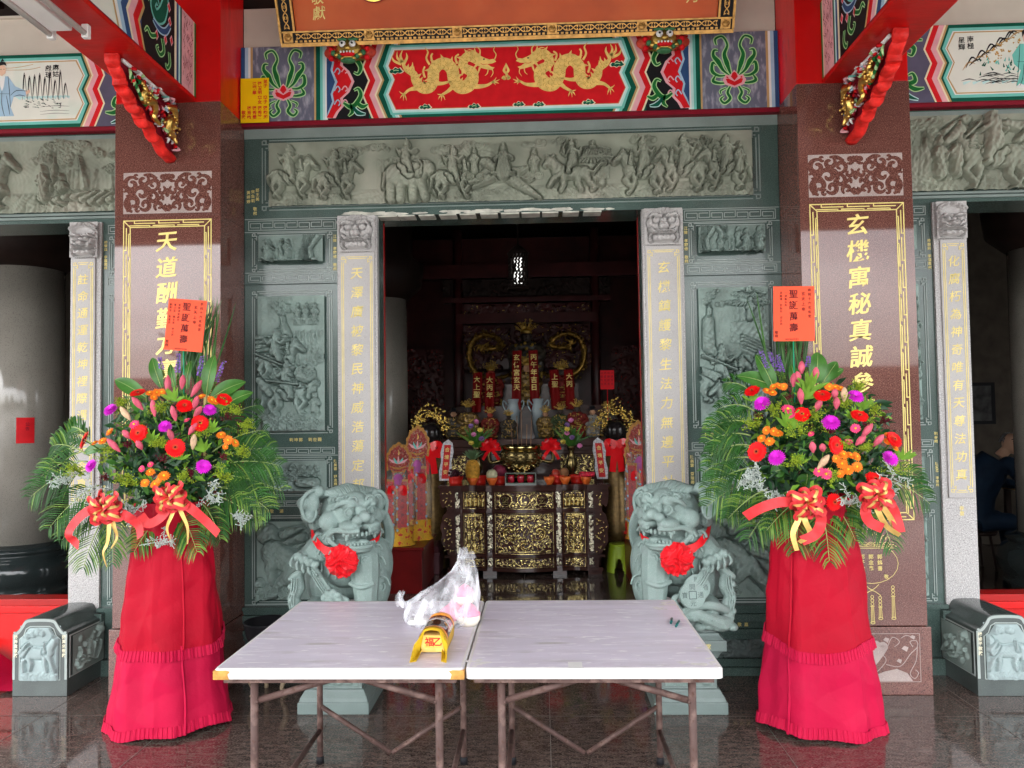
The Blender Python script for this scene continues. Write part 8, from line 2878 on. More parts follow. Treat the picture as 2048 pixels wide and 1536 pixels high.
for (x0, x1, z0, z1, kind) in ((-.30, .30, .675, .85, 'name'), (-.30, .30, .215, .632, 'dragons'), (-.625, -.405, .675, .85, 'fig'), (.405, .625, .675, .85, 'fig'), (-.625, -.405, .215, .632, 'fig'), (.405, .625, .215, .632, 'fig'),
							   (-.30, .30, .078, .175, 'leafy'), (-.625, -.405, .078, .175, 'leafy'), (.405, .625, .078, .175, 'leafy')):
	w, h = x1 - x0, z1 - z0
	r = busy(w, h, int(w * h * 1900) + 12, .009, .020, 1)
	if kind == 'dragons':
		dragon_coil(r, .15, .22, 1, .10, SCALE)
		dragon_coil(r, .45, .22, -1, .10, SCALE)
		dragon_coil(r, .3, .09, 1, .06, SCALE)
	if kind == 'fig' and h > .2:
		for k in range(3):
			for q in range(3):
				r.fig(STAND, .05 + .06 * k + rd.uniform(-.01, .01), .08 + .12 * q, .1, rd.choice((-1, 1)), .006, .016, .008, tex=FOLD)
	elif kind == 'fig':
		for k in range(5):
			r.fig(STAND, .03 + .04 * k, .085, .11, rd.choice((-1, 1)), .006, .016, .008)
	if kind == 'name':
		for cx in (.11, .3, .49):
			W = r.win(cx - .075, cx + .075, .01, .17)
			d = np.hypot(r.X[W] - cx, r.Y[W] - .088)
			r.H[W] = np.where(d < .066, .001, r.H[W])
			r.H[W] = np.where((d > .058) & (d < .068), .012, r.H[W])
	m = np.minimum(np.minimum(r.X, w - r.X), np.minimum(r.Y, h - r.Y))
	r.H = np.where(m < .006, .008, np.where(m < .010, .0, r.H))
	o = gilded(r, 'gilded_panel', FA, alt, x0, z0, 1.0, .0068)
	warp(o, bulge)
	if kind in ('dragons',) or (kind == 'fig' and h > .2):
		mb = MB()
		meander(mb, FA, x0 + .03, x1 - .03, z1 - .035, z1 - .012, max(3, int(w / .07)), .004, .012)
		meander(mb, FA, x0 + .03, x1 - .03, z0 + .012, z0 + .035, max(3, int(w / .07)), .004, .012)
		o = mb.build('gilded_fret', M['agold'], alt)
		warp(o, bulge)
	if kind == 'name':
		for ch, cx in (('宮', -.19), ('佑', 0), ('玄', .19)):
			mb = MB()
			mb.text(FA, ch, cx, .763, .092, .014, off=.02)
			o = mb.build('gilded_character', M['agold'], alt)
			warp(o, bulge)
for s in (-1, 1):
	for z0, z1 in ((.675, .85), (.215, .632), (.078, .175)):
		for x0, x1 in ((.325, .385), (.66, .715)):
			a, b = sorted((s * x0, s * x1))
			w, h = b - a, z1 - z0
			r = busy(w, h, int(h * 110), .012, .022, 2)
			m = np.minimum(np.minimum(r.X, w - r.X), np.minimum(r.Y, h - r.Y))
			r.H = np.where(m < .006, .004, r.H)
			gilded(r, 'gilded_pilaster', FA, alt, a, z0, .8, .005, high=mk('silvered_gilding', (.66, .60, .44), .3, metal=1.0, var=.2) if 'silvered_gilding' not in bpy.data.materials else bpy.data.materials['silvered_gilding'])
	for pts in ([(.72, .86), (.86, .86), (.868, .80), (.862, .74), (.85, .70), (.83, .69), (.815, .71), (.80, .70), (.79, .672), (.72, .672)],
				[(.72, .638), (.79, .64), (.835, .615), (.85, .56), (.868, .49), (.85, .42), (.86, .36), (.835, .29), (.80, .25), (.79, .21), (.72, .207)]):
		P, _ = smooth([(s * a, b) for a, b in pts], .1, 3)
		mb = MB()
		mb.prism(Fr((0, AY, 0)), P if s > 0 else P[::-1], -.05, .012, 0)
		w_ = mb.build('scrolled_wing', M['wood'], alt)
		mb = MB()
		zc, hh = ((pts[0][1] + pts[-1][1]) / 2, abs(pts[0][1] - pts[-1][1]))
		for k in range(int(hh * 70)):
			z = zc + rd.uniform(-.42, .42) * hh
			x = s * rd.uniform(.745, .83)
			a = rd.uniform(0, 6.28)
			mb.tube([(x, AY - .013, z), (x + .018 * cos(a), AY - .022, z + .018 * sin(a)), (x + .03 * cos(a + .5), AY - .013, z + .03 * sin(a + .5))], [.004, .007, .002], 6)
		mb.build('gilded_flowers', M['agold'], w_)

ba = thing('rear_altar', (0, 9.2, 0), 'long dark rear altar with two gilded relief panels, carrying the row of small deity statues', 'altar')
mb = MB()
mb.box(-1.25, 1.25, 8.95, 9.75, 1.27, 1.36)
mb.box(-1.2, 1.2, 9.0, 9.7, .0, 1.269)
mb.box(-1.22, 1.22, 8.98, 9.0, 1.18, 1.22)
mb.box(-1.22, 1.22, 8.975, 9.0, .86, .9)
mb.build('carcase', M['wood'], ba, bevel=.006)
for s in (-1, 1):
	r = busy(.38, .24, 130, .012, .026, 3, .005)
	m = np.minimum(np.minimum(r.X, .38 - r.X), np.minimum(r.Y, .24 - r.Y))
	r.H = np.where(m < .008, .01, r.H)
	gilded(r, 'gilded_panel', Fr((0, 8.998, 0)), ba, s * .60 - .19 if s > 0 else -.92, .93, 1.3, .006)
mb = MB()
mb.box(-1.0, 1.0, 9.76, 10.4, 0, 1.75)
mb.box(-.7, .7, 10.41, 11.0, 0, 2.05)
o = mb.build('shrine_tier', M['wood'])
things_tag(o, 'stepped dark shrine tiers rising behind the row of deity statues', 'tier')

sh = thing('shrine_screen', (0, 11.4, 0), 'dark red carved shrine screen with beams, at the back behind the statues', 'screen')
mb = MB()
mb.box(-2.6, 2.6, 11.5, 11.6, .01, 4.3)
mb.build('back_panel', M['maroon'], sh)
for x, w in ((-.98, .07), (.98, .07), (-1.95, .12), (1.95, .12)):
	mb = MB()
	mb.tube([(x, 11.0, 0), (x, 11.0, 4.3)], w, 16)
	mb.build('post', M['maroon'], sh)
for z, hh, hx, m_ in ((2.95, .14, 1.0, 'maroon'), (3.25, .07, 1.2, 'maroon'), (3.6, .2, 2.4, 'maroon')):
	mb = MB()
	mb.box(-hx, hx, 10.93, 11.04, z, z + hh)
	mb.build('beam', M[m_], sh)
for (x0, w, z0, h, n, low, high) in ((-.92, 1.84, 2.30, .62, 260, 'maroon', 'darkgold'), (-.95, 1.9, 3.03, .2, 110, 'maroon', 'darkgold'), (-2.0, .8, 1.3, 1.3, 260, 'maroon', 'deepred'), (1.2, .8, 1.3, 1.3, 260, 'maroon', 'deepred'), (-1.2, 2.4, 3.35, .24, 110, 'dark', 'maroon')):
	r = busy(w, h, n, .02, .05, 4, .011)
	gilded(r, 'carved_panel', Fr((0, 11.0, 0)), sh, x0, z0, 2.2, .011, M[low], M[high])
for s in (-1, 1):
	d = thing('gilt_dragon', (s * .5, 10.9, 2.3), 'gilt dragon curling round the %s of the dark shrine opening' % ('left' if s < 0 else 'right'), 'dragon', 'gilt dragons of the shrine')
	mb = MB()
	P = [(s * .12, 10.8, 2.28), (s * .3, 10.75, 2.18), (s * .52, 10.72, 2.15), (s * .72, 10.72, 2.25), (s * .80, 10.75, 2.45), (s * .76, 10.75, 2.66), (s * .6, 10.72, 2.76), (s * .42, 10.7, 2.72), (s * .34, 10.68, 2.6), (s * .5, 10.66, 2.56), (s * .62, 10.66, 2.58)]
	mb.tube(P, [.015, .03, .04, .045, .046, .045, .042, .04, .036, .04, .03], 10, sub=6)
	Q = smooth(P, .1, 8)[0]
	for k in range(0, len(Q) - 1, 1):
		p = Vector(Q[k])
		for j in range(2):
			mb.ell(p + Vector((rd.gauss(0, .04), -.05 + rd.uniform(-.01, .01), rd.gauss(0, .04))), .014, 0, 5, 4)
	for k in range(10):
		a = rd.uniform(0, 6.28)
		mb.tube([(s * .62, 10.64, 2.6), (s * .62 + .06 * cos(a), 10.62, 2.6 + .06 * sin(a)), (s * .62 + .13 * cos(a + .4), 10.64, 2.6 + .12 * sin(a + .4))], [.02, .014, .003], 6, sub=3)
	mb.build('body', mk('smoked_gold', (.24, .14, .03), .35, metal=.9, var=.4, scale=20) if s < 0 else bpy.data.materials['smoked_gold'], d)

# ------------------------------------------------------------------ statues
def statue(x, y, z, h, label, robe, trim, face, crown='gold', group='small deity statues on the rear altar', hold=None):
	t = thing('deity_statue', (x, y, z), label, 'statue', group)
	k = h
	rr = random.Random(int(abs(x) * 1000 + h * 77))
	mb = MB()
	e = lambda a, b, c, r: mb.ell((x + a * k, y + b * k, z + c * k), tuple(q * k for q in r), 0, 14, 10)
	e(0, 0, .06, (.22, .16, .07))
	e(0, -.02, .2, (.21, .17, .17))
	e(-.1, -.12, .14, (.1, .1, .08)); e(.1, -.12, .14, (.1, .1, .08))
	e(0, 0, .42, (.16, .12, .2))
	e(0, 0, .56, (.17, .1, .09))
	for s in (-1, 1):
		mb.tube([(x + s * .15 * k, y, z + .56 * k), (x + s * .22 * k, y - .05 * k, z + .42 * k), (x + s * .08 * k, y - .15 * k, z + .36 * k)], [.07 * k, .075 * k, .05 * k], 8, sub=3)
		e(s * .19, -.03, .3, (.07, .08, .13))
	body = sculpt(mb, 'robe', robe, t, .011 * max(.5, k), 1)
	mb = MB()
	for i in range(70):
		a = rr.uniform(-.2, pi + .2)
		zz = rr.uniform(.03, .6)
		R_ = (.22 if zz < .3 else .17)
		mb.ell((x + R_ * k * cos(a), y - (R_ * .8 * abs(sin(a)) + .02) * k, z + zz * k), (rr.uniform(.012, .03) * k, .015 * k, rr.uniform(.012, .03) * k), 0, 6, 4)
	for i in range(4):
		mb.tube([(x - .15 * k, y - .13 * k, z + (.1 + .1 * i) * k), (x, y - .2 * k, z + (.07 + .1 * i) * k), (x + .15 * k, y - .13 * k, z + (.1 + .1 * i) * k)], .009 * k, 5, sub=3)
	mb.build('trim', trim, body)
	mb = MB()
	e(0, -.01, .7, (.075, .08, .095))
	e(0, -.085, .69, (.016, .02, .022))
	e(-.075, 0, .7, (.015, .02, .03)); e(.075, 0, .7, (.015, .02, .03))
	e(0, -.075, .655, (.03, .012, .008))
	e(-.03, -.078, .715, (.014, .01, .008)); e(.03, -.078, .715, (.014, .01, .008))
	hd = mb.build('head', face, t)
	if hold != 'bald':
		mb = MB()
		mb.tube([(x, y - .04 * k, z + .61 * k), (x, y - .07 * k, z + .5 * k), (x, y - .09 * k, z + .42 * k)], [.045 * k, .035 * k, .008 * k], 7)
		mb.build('beard', M['black'], hd)
	mb = MB()
	if crown == 'gold':
		mb.lathe([(.085 * k, .75 * k), (.088 * k, .79 * k), (.06 * k, .82 * k), (.03 * k, .86 * k), (0, .87 * k)], (x, y, z), 12)
		for i in range(34):
			a = rr.uniform(.05, pi - .05)
			L = rr.uniform(.08, .17)
			c0 = (x + .06 * k * cos(a), y - .05 * k, z + (.78 + .03 * sin(a)) * k)
			c1 = (x + (.06 + L) * .8 * k * cos(a), y - .06 * k, z + (.80 + L * sin(a)) * k)
			mb.tube([c0, c1], [.007 * k, .003 * k], 5)
			mb.ell(c1, .013 * k, 0, 6, 4)
		mb.build('crown', M['darkgold'], hd)
	elif crown == 'hat':
		mb.lathe([(.14 * k, .77 * k), (.145 * k, .785 * k), (.08 * k, .80 * k), (.075 * k, .88 * k), (0, .9 * k)], (x, y, z), 14)
		mb.build('hat', M['black'], hd)
	return t

fd = mk('dark_statue_face', (.05, .035, .03), .35)
fl_ = mk('flesh_statue_face', (.45, .25, .15), .4)
fr_ = mk('red_statue_face', (.35, .06, .04), .4)
rb = [mk('robe_gold_brown', (.16, .10, .035), .35, metal=.6, var=.35, scale=30), mk('robe_black_gold', (.05, .04, .03), .3, var=.4, scale=20), mk('robe_red_gold', (.16, .02, .015), .4, var=.4, scale=25), mk('robe_green_gold', (.05, .07, .03), .4, var=.4, scale=25), mk('robe_pale', (.22, .21, .19), .5, var=.4, scale=20)]
for (x, h, ro, fc, cr, lab) in ((-.86, .42, 1, fl_, 'hat', 'small black robed statue with a flat hat at the far left of the rear altar'), (-.68, .50, 0, fd, 'gold', 'gold brown statue with a bright crown beside the flat hatted statue'), (-.42, .40, 2, fr_, 'gold', 'red faced statue with a silver tipped crown behind the left vase of flowers'),
								(-.20, .36, 1, fd, 'gold', 'dark small statue between the left vase and the incense burner'), (.24, .40, 0, fl_, 'gold', 'golden robed statue right behind the rim of the incense burner'), (.42, .44, 3, fd, 'gold', 'green and gold statue behind the right vase of flowers'),
								(.62, .48, 2, fd, 'gold', 'red robed crowned statue between the right vase and the pale statue'), (.80, .42, 4, fl_, 'hat', 'pale robed statue with a flat hat on the right of the rear altar'), (.98, .44, 1, fl_, 'gold', 'dark robed statue with pink flower at the far right of the rear altar')):
	statue(x, 9.22, 1.362, h, lab, rb[ro], M['darkgold'], fc, cr)
for (x, y, z, h, ro, fc, lab) in ((-.46, 10.05, 1.752, .62, 2, fr_, 'middle tier statue under the left pair of red stoles'), (0.02, 10.0, 1.752, .7, 0, fl_, 'seated gold statue at the centre of the middle tier'), (.46, 10.05, 1.752, .62, 2, fd, 'middle tier statue under the right pair of red stoles'), (0.0, 10.7, 2.052, .95, 1, fd, 'large black faced main deity high in the centre of the shrine')):
	statue(x, y, z, h, lab, rb[ro], M['darkgold'], fc, 'gold', 'larger deity statues on the shrine tiers')
stole_m = mk('dim_red_satin', (.17, .003, .003), .45, var=.2)
for (x, z, st, lab) in ((-.60, 2.18, '大上聖', 'outer red stole of the left pair'), (-.44, 2.17, '大丙年', 'inner red stole of the left pair'), (-.10, 2.45, '玄佑宮玄天', 'left stole of the central pair'), (.10, 2.45, '丙午年吉日', 'right stole of the central pair'), (.36, 2.2, '上聖', 'inner red stole of the right pair'), (.54, 2.2, '大丙', 'outer red stole of the right pair')):
	c = thing('red_stole', (x, 9.72, z), 'gold lettered %s hanging before the shrine statues' % lab, 'stole', 'red stoles hung on the statues')
	mb = MB()
	L = .75 if abs(x) < .2 else .5
	mb.sheet(lambda u, v: (x + (u - .5) * .115 + .03 * (1 if x > 0 else -1) * v * .6, 9.70 + .02 * sin(u * 6) - .12 * v, z - L * v), 8, 10)
	mb.build('cloth', stole_m, c)
	mb = MB()
	mb.text(Fr((0, 9.655, z), (1, 0, 0), (0, .12 / L, 1), (0, -1, 0)), st, x + .008 * (1 if x > 0 else -1), -.09, .085, .01, pitch=1.12, off=.015)
	mb.build('gold_lettering', M['gold'], c)
for s in (-1, 1):
	v = thing('ceramic_vase', (s * .155, 9.55, 1.362), 'pale blue ceramic jar with curled handles %s of the centre on the rear altar' % ('left' if s < 0 else 'right'), 'jar', 'ceramic jars on the rear altar')
	mb = MB()
	mb.lathe([(.04, 0), (.06, .05), (.075, .2), (.085, .34), (.06, .42), (.075, .47), (.065, .475)], (s * .155, 9.6, 1.362), 20)
	mb.build('body', mk('pale_celadon', (.30, .36, .38), .25, var=.2), v)
	mb = MB()
	for q in (-1, 1):
		mb.tube([(s * .155 + q * .07, 9.6, 1.76), (s * .155 + q * .12, 9.6, 1.82), (s * .155 + q * .13, 9.6, 1.76), (s * .155 + q * .085, 9.6, 1.68)], .01, 6, sub=3)
	mb.build('handle', bpy.data.materials['pale_celadon'], v)
n = thing('red_notice', (.97, 8.94, 1.9), 'red paper notice hung at the right side of the shrine above the statues', 'notice')
mb = MB()
mb.box(.88, 1.04, 8.93, 8.934, 1.92, 2.14)
mb.tube([(.96, 8.94, 1.362), (.96, 8.94, 1.93)], .005, 6)
mb.build('paper', M['p_red'], n)
mb = MB()
for k in range(4):
	mb.text(Fr((0, 8.93, 0)), '功德芳名', 1.015 - .04 * k, 2.11, .03, .002, pitch=1.4, off=.005)
mb.build('writing', M['p_wine'], n)

ln_ = thing('glare_lantern', (-.02, 8.9, 3.2), 'pierced lantern shape added for a white glare high in the dark shrine', 'lantern')
mb = MB()
mb.lathe([(.0, 3.16), (.05, 3.17), (.05, 3.46), (0, 3.47)], (-.05, 8.9, 0), 16)
mb.build('glare_core', mk('glare_emission', (.8, .8, .8), .4, emit=(1, .98, .93), estr=.30), ln_)  # emissive core added to stand in for white glare on the fretwork
r = Relief(.56, .38, .006)
mb = MB()
for i in range(16):
	a = 2 * pi * i / 16
	for j in range(9):
		aa = a + rd.uniform(-.1, .1)
		z = 3.12 + .042 * j
		mb.tube([(-.05 + .10 * cos(aa), 8.9 + .10 * sin(aa), z), (-.05 + .105 * cos(aa + .2), 8.9 + .105 * sin(aa + .2), z + .03), (-.05 + .10 * cos(aa + .05), 8.9 + .10 * sin(aa + .05), z + .055)], .0145, 5)
mb.lathe([(.12, 3.09), (.13, 3.10), (.12, 3.12), (.09, 3.12)], (-.05, 8.9, 0), 16)
mb.lathe([(.12, 3.50), (.13, 3.52), (.05, 3.6), (.01, 3.62), (.01, 4.42)], (-.05, 8.9, 0), 16)
mb.build('pierced_body', M['dark'], ln_)

# ------------------------------------------------------------------ things on the altar table
TZ = .9205
cen = thing('incense_burner', (-.03, 8.16, TZ), 'round bronze incense burner with a polished brass rim, central on the altar table', 'incense burner')
mb = MB()
mb.lathe([(.11, .0), (.15, .02), (.15, .06), (.10, .08), (.09, .11), (.15, .15), (.21, .21), (.225, .27), (.21, .33), (.195, .36)], (-.03, 8.2, TZ), 36, fn=lambda a, z: 1 + .012 * sin(a * 14) * (.1 < z < .32))
for i in range(60):
	a, z = rd.uniform(pi, 2 * pi), rd.uniform(.16, .32)
	R_ = float(np.interp(z, [.11, .15, .21, .27, .33], [.09, .15, .21, .225, .21]))
	mb.ell((-.03 + R_ * cos(a), 8.2 + R_ * sin(a), TZ + z), (.02, .015, .012), 0, 6, 4)
mb.build('bowl', M['bronze'], cen)
mb = MB()
mb.lathe([(.195, .355), (.215, .36), (.218, .40), (.19, .402), (.185, .37), (0, .368)], (-.03, 8.2, TZ), 36)
mb.build('rim', M['brass'], cen)
for s in (-1, 1):
	mb = MB()
	mb.tube([(-.03 + s * .21, 8.18, TZ + .24), (-.03 + s * .32, 8.16, TZ + .22), (-.03 + s * .34, 8.15, TZ + .30), (-.03 + s * .30, 8.15, TZ + .38), (-.03 + s * .24, 8.17, TZ + .36)], .02, 8, sub=4)
	hd = mb.build('handle', M['bronze'], cen)
mb = MB()
mb.tube([(-.03 + .13 * cos(a), 8.07, TZ + .2 + .05 * sin(a)) for a in np.linspace(0, 2 * pi, 17)], .006, 5)
for i in range(40):
	mb.ell((-.03 + rd.gauss(0, .06), 8.0 + rd.uniform(0, .02), TZ + .18 + rd.gauss(0, .03)), .012, 0, 6, 4)
mb.build('relief_boss', M['brass'], cen)
for s in (-1, 1):
	k = thing('red_bow', (-.03 + s * .32, 8.13, TZ + .36), 'shiny red bow tied on the %s handle of the incense burner' % ('left' if s < 0 else 'right'), 'bow', 'red bows on the incense burner')
	mb = MB()
	c = Vector((-.03 + s * .315, 8.12, TZ + .37))
	for i in range(7):
		a = pi * i / 6
		d = Vector((cos(a), 0, sin(a)))
		ribbon_strip(mb, [c, c + d * .055 + Vector((0, -.05, .0)), c + d * .095 + Vector((0, -.03, 0)), c], .045, 0, Vector((-d.z * .3, -1, d.x * .3)))
	for q in (-1, 1):
		ribbon_strip(mb, [c, c + Vector((q * .05, -.02, -.06)), c + Vector((q * .085, -.01, -.12))], .035, 0, twist=.5)
	mb.build('satin_loops', mk('glossy_red_ribbon', (.72, .01, .015), .15) if 'glossy_red_ribbon' not in bpy.data.materials else bpy.data.materials['glossy_red_ribbon'], k)
for i, x in enumerate((-.115, -.06, -.02, .03, .075)):
	mb = MB()
	mb.tube([(x, 8.18 + .02 * (i % 2), TZ + .37), (x + .008 * (i - 2), 8.18 + .02 * (i % 2), TZ + .62 + .09 * (i % 3))], .0045, 6)
	o = mb.build('incense_stick', mk('incense_brown', (.30, .17, .10), .8) if 'incense_brown' not in bpy.data.materials else bpy.data.materials['incense_brown'])
	things_tag(o, 'thin brown incense stick standing in the incense burner', 'incense stick', 'incense sticks in the burner')
bx = thing('candle_box', (-.03, 8.0, TZ), 'clear box with three red candle cups in front of the incense burner', 'candle box')
mb = MB()
mb.box(-.19, .13, 7.955, 8.04, TZ, TZ + .02)
mb.box(-.19, .13, 7.955, 8.04, TZ + .115, TZ + .125)
for x in (-.19, .12):
	mb.box(x, x + .01, 7.955, 8.04, TZ + .02, TZ + .115)
mb.build('frame', mk('smoky_acrylic', (.10, .12, .10), .1), bx)
for x in (-.13, -.03, .07):
	mb = MB()
	mb.lathe([(.028, 0), (.036, .02), (.036, .06), (.03, .075), (0, .078)], (x, 8.0, TZ + .021), 14)
	mb.build('red_cup', mk('red_glass_cup', (.40, .005, .02), .12) if 'red_glass_cup' not in bpy.data.materials else bpy.data.materials['red_glass_cup'], bx)

def bowl(x, y, r, h, m, label, grp):
	mb = MB()
	mb.lathe([(r * .5, 0), (r * .55, h * .15), (r * .62, h * .2), (r * .9, h * .6), (r, h), (r * .95, h), (r * .8, h * .5), (0, h * .35)], (x, y, TZ), 20)
	o = mb.build('offering_bowl', m)
	things_tag(o, label, 'bowl', grp)

ob = mk('orange_plastic_bowl', (.80, .16, .03), .3, var=.05)
db = mk('red_plastic_tub', (.55, .02, .012), .3, var=.05)
for x, lab in ((-.53, 'small orange bowl under the pineapple on the altar table'), (-.33, 'small orange bowl holding the pale melon on the altar table'), (.265, 'small orange bowl just right of the incense burner'), (.43, 'small orange bowl in front of the brown fruit'), (.645, 'small orange bowl under the red packet')):
	bowl(x, 8.0, .058, .075, ob, lab, 'orange bowls on the altar')
for x, lab in ((-.72, 'red tub of dark grapes at the left end of the altar table'), (-.47, 'red tub behind the pineapple bowl'), (-.26, 'red tub behind the melon bowl'), (.35, 'red tub of apples right of the incense burner'), (.56, 'red tub near the right end of the altar table')):
	mb = MB()
	mb.lathe([(.066, 0), (.07, .02), (.066, .03), (.078, .06), (.085, .085), (.078, .085), (.07, .04), (0, .035)], (x, 8.13, TZ), 22)
	o = mb.build('offering_tub', db)
	things_tag(o, lab, 'tub', 'red tubs on the altar')

def fruit(x, y, z, r, m, name, label, cat):
	mb = MB()
	mb.lathe([(0, 0), (r * .6, r * .08), (r, r * .7), (r * .95, r * 1.25), (r * .55, r * 1.75), (r * .15, r * 1.72), (0, r * 1.65)], (x, y, z), 18)
	mb.tube([(x, y, z + r * 1.66), (x + r * .1, y, z + r * 1.95)], r * .05, 5)
	o = mb.build(name, m)
	things_tag(o, label, cat)

fruit(-.33, 8.0, TZ + .05, .06, mk('pale_melon', (.62, .60, .38), .4, var=.1), 'melon', 'round pale melon in an orange bowl on the altar table', 'melon')
fruit(-.255, 8.13, TZ + .065, .075, mk('dragon_fruit', (.22, .03, .06), .4, var=.4, scale=20), 'dragon_fruit', 'dark maroon dragon fruit behind the pale melon', 'fruit')
fruit(.335, 8.11, TZ + .055, .05, mk('red_apple', (.45, .05, .03), .3, var=.4, scale=15), 'apple', 'shiny red apple in the tub right of the incense burner', 'apple')
fruit(.42, 8.13, TZ + .06, .055, mk('brown_pear', (.28, .13, .06), .4, var=.3), 'pear', 'brown round pear beside the red apple', 'pear')
gp = thing('grape_bunch', (-.72, 8.13, TZ + .06), 'bunch of dark grapes heaped in the red tub at the left', 'grapes')
mb = MB()
for i in range(45):
	mb.ell((-.72 + rd.gauss(0, .035), 8.13 + rd.gauss(0, .035), TZ + .075 + abs(rd.gauss(0, .04))), .014, 0, 8, 6)
mb.build('berries', mk('dark_grape', (.05, .012, .02), .2), gp)
rp = thing('red_packet', (.66, 8.0, TZ + .06), 'flowered red packet resting on the right orange bowl', 'packet')
mb = MB()
mb.box(.575, .735, 7.97, 8.05, TZ + .075, TZ + .125)
mb.build('packet', mk('flowered_red_foil', (.62, .02, .05), .25, var=.5, scale=40), rp, bevel=.012)
pn = thing('pineapple', (-.50, 8.06, TZ), 'whole pineapple with a green crown on the altar table', 'pineapple')
mb = MB()
mb.lathe([(.05, .05), (.068, .09), (.074, .15), (.068, .21), (.045, .25), (0, .265)], (-.53, 8.02, TZ), 40, fn=lambda a, z: 1 + .05 * abs(sin(a * 6 + z * 60)) * abs(sin(a * 6 - z * 60)))
mb.build('fruit_body', mk('pineapple_skin', (.55, .28, .04), .6, var=.35, scale=40), pn)
mb = MB()
for i in range(34):
	a = i * 2.4
	t = i / 34
	d = Vector((cos(a) * (1 - t * .8), sin(a) * (1 - t * .8), .8 + t)).normalized()
	b = Vector((-.53, 8.02, TZ + .25))
	blade(mb, [b, b + d * .06, b + d * .12 + Vector((cos(a) * .02, sin(a) * .02, 0))], .022, 0, .2)
mb.build('crown', mk('pineapple_leaf', (.10, .17, .08), .5, var=.2), pn)
for s in (-1, 1):
	v = thing('flower_vase', (s * .5, 8.22, TZ), 'dark bronze vase with pink lotus flowers %s the incense burner' % ('left of' if s < 0 else 'right of'), 'vase', 'flower vases on the altar')
	x = -.50 if s < 0 else .505
	mb = MB()
	mb.lathe([(.05, 0), (.055, .02), (.03, .05), (.03, .09), (.055, .15), (.06, .2), (.04, .26), (.026, .31), (.04, .36), (.055, .38)], (x, 8.24, TZ), 20)
	mb.build('body', M['bronze'], v)
	mb = MB()
	for i in range(40):
		d = Vector((rd.gauss(0, .5), rd.gauss(0, .3), 1)).normalized()
		b = Vector((x, 8.24, TZ + .36))
		L = rd.uniform(.1, .32)
		blade(mb, [b, b + d * L * .5, b + d * L + Vector((rd.gauss(0, .03), -.02, -.01))], .03, 0 if i % 3 else 1, .2)
	mb.build('leaves', [M['leaf'], M['palm2']], v)
	for i in range(7):
		c = Vector((x + rd.uniform(-.10, .10), 8.16 + rd.uniform(-.03, .03), TZ + (.38 + .045 * i)))
		if i == 6:
			c.x = x
		mb = MB()
		fan(mb, c, Vector((rd.gauss(0, .3), -1, .6)), .004, .03, 9, .018, .5, 0)
		fan(mb, c, Vector((rd.gauss(0, .3), -1, .6)), .002, .026, 7, .018, .9, 0)
		mb.build('blossom', [mk('lotus_pink', (.62, .20, .40), .5), mk('small_yellow_flower', (.70, .55, .10), .5), mk('small_violet_flower', (.22, .12, .30), .5)][i % 3] if i < 3 and s < 0 else bpy.data.materials[('lotus_pink', 'small_yellow_flower', 'small_violet_flower')[i % 3]], v)

# ------------------------------------------------------------------ ritual paper towers on red chests, crowned figures, stools
tw_red = mk('tower_red_print', (.50, .012, .012), .35, var=.35, scale=60)
tw_gold = mk('tower_gold_trim', (.46, .22, .05), .4, metal=.4, var=.3, scale=60)
tw_mix = mk('tower_colour_print', (.45, .10, .08), .4, var=.5, scale=50, stain=[(45, .52, .58, (.10, .30, .28)), (60, .58, .64, (.70, .45, .10)), (38, .6, .66, (.55, .52, .50))])
tw_yel = mk('tower_yellow_print', (.65, .36, .03), .4, var=.2, scale=30, stain=[(30, .55, .6, (.5, .03, .03))])
cello = mk('crinkled_cellophane', (.7, .7, .7), .08, alpha=.16, bump=1.0, bscale=40)

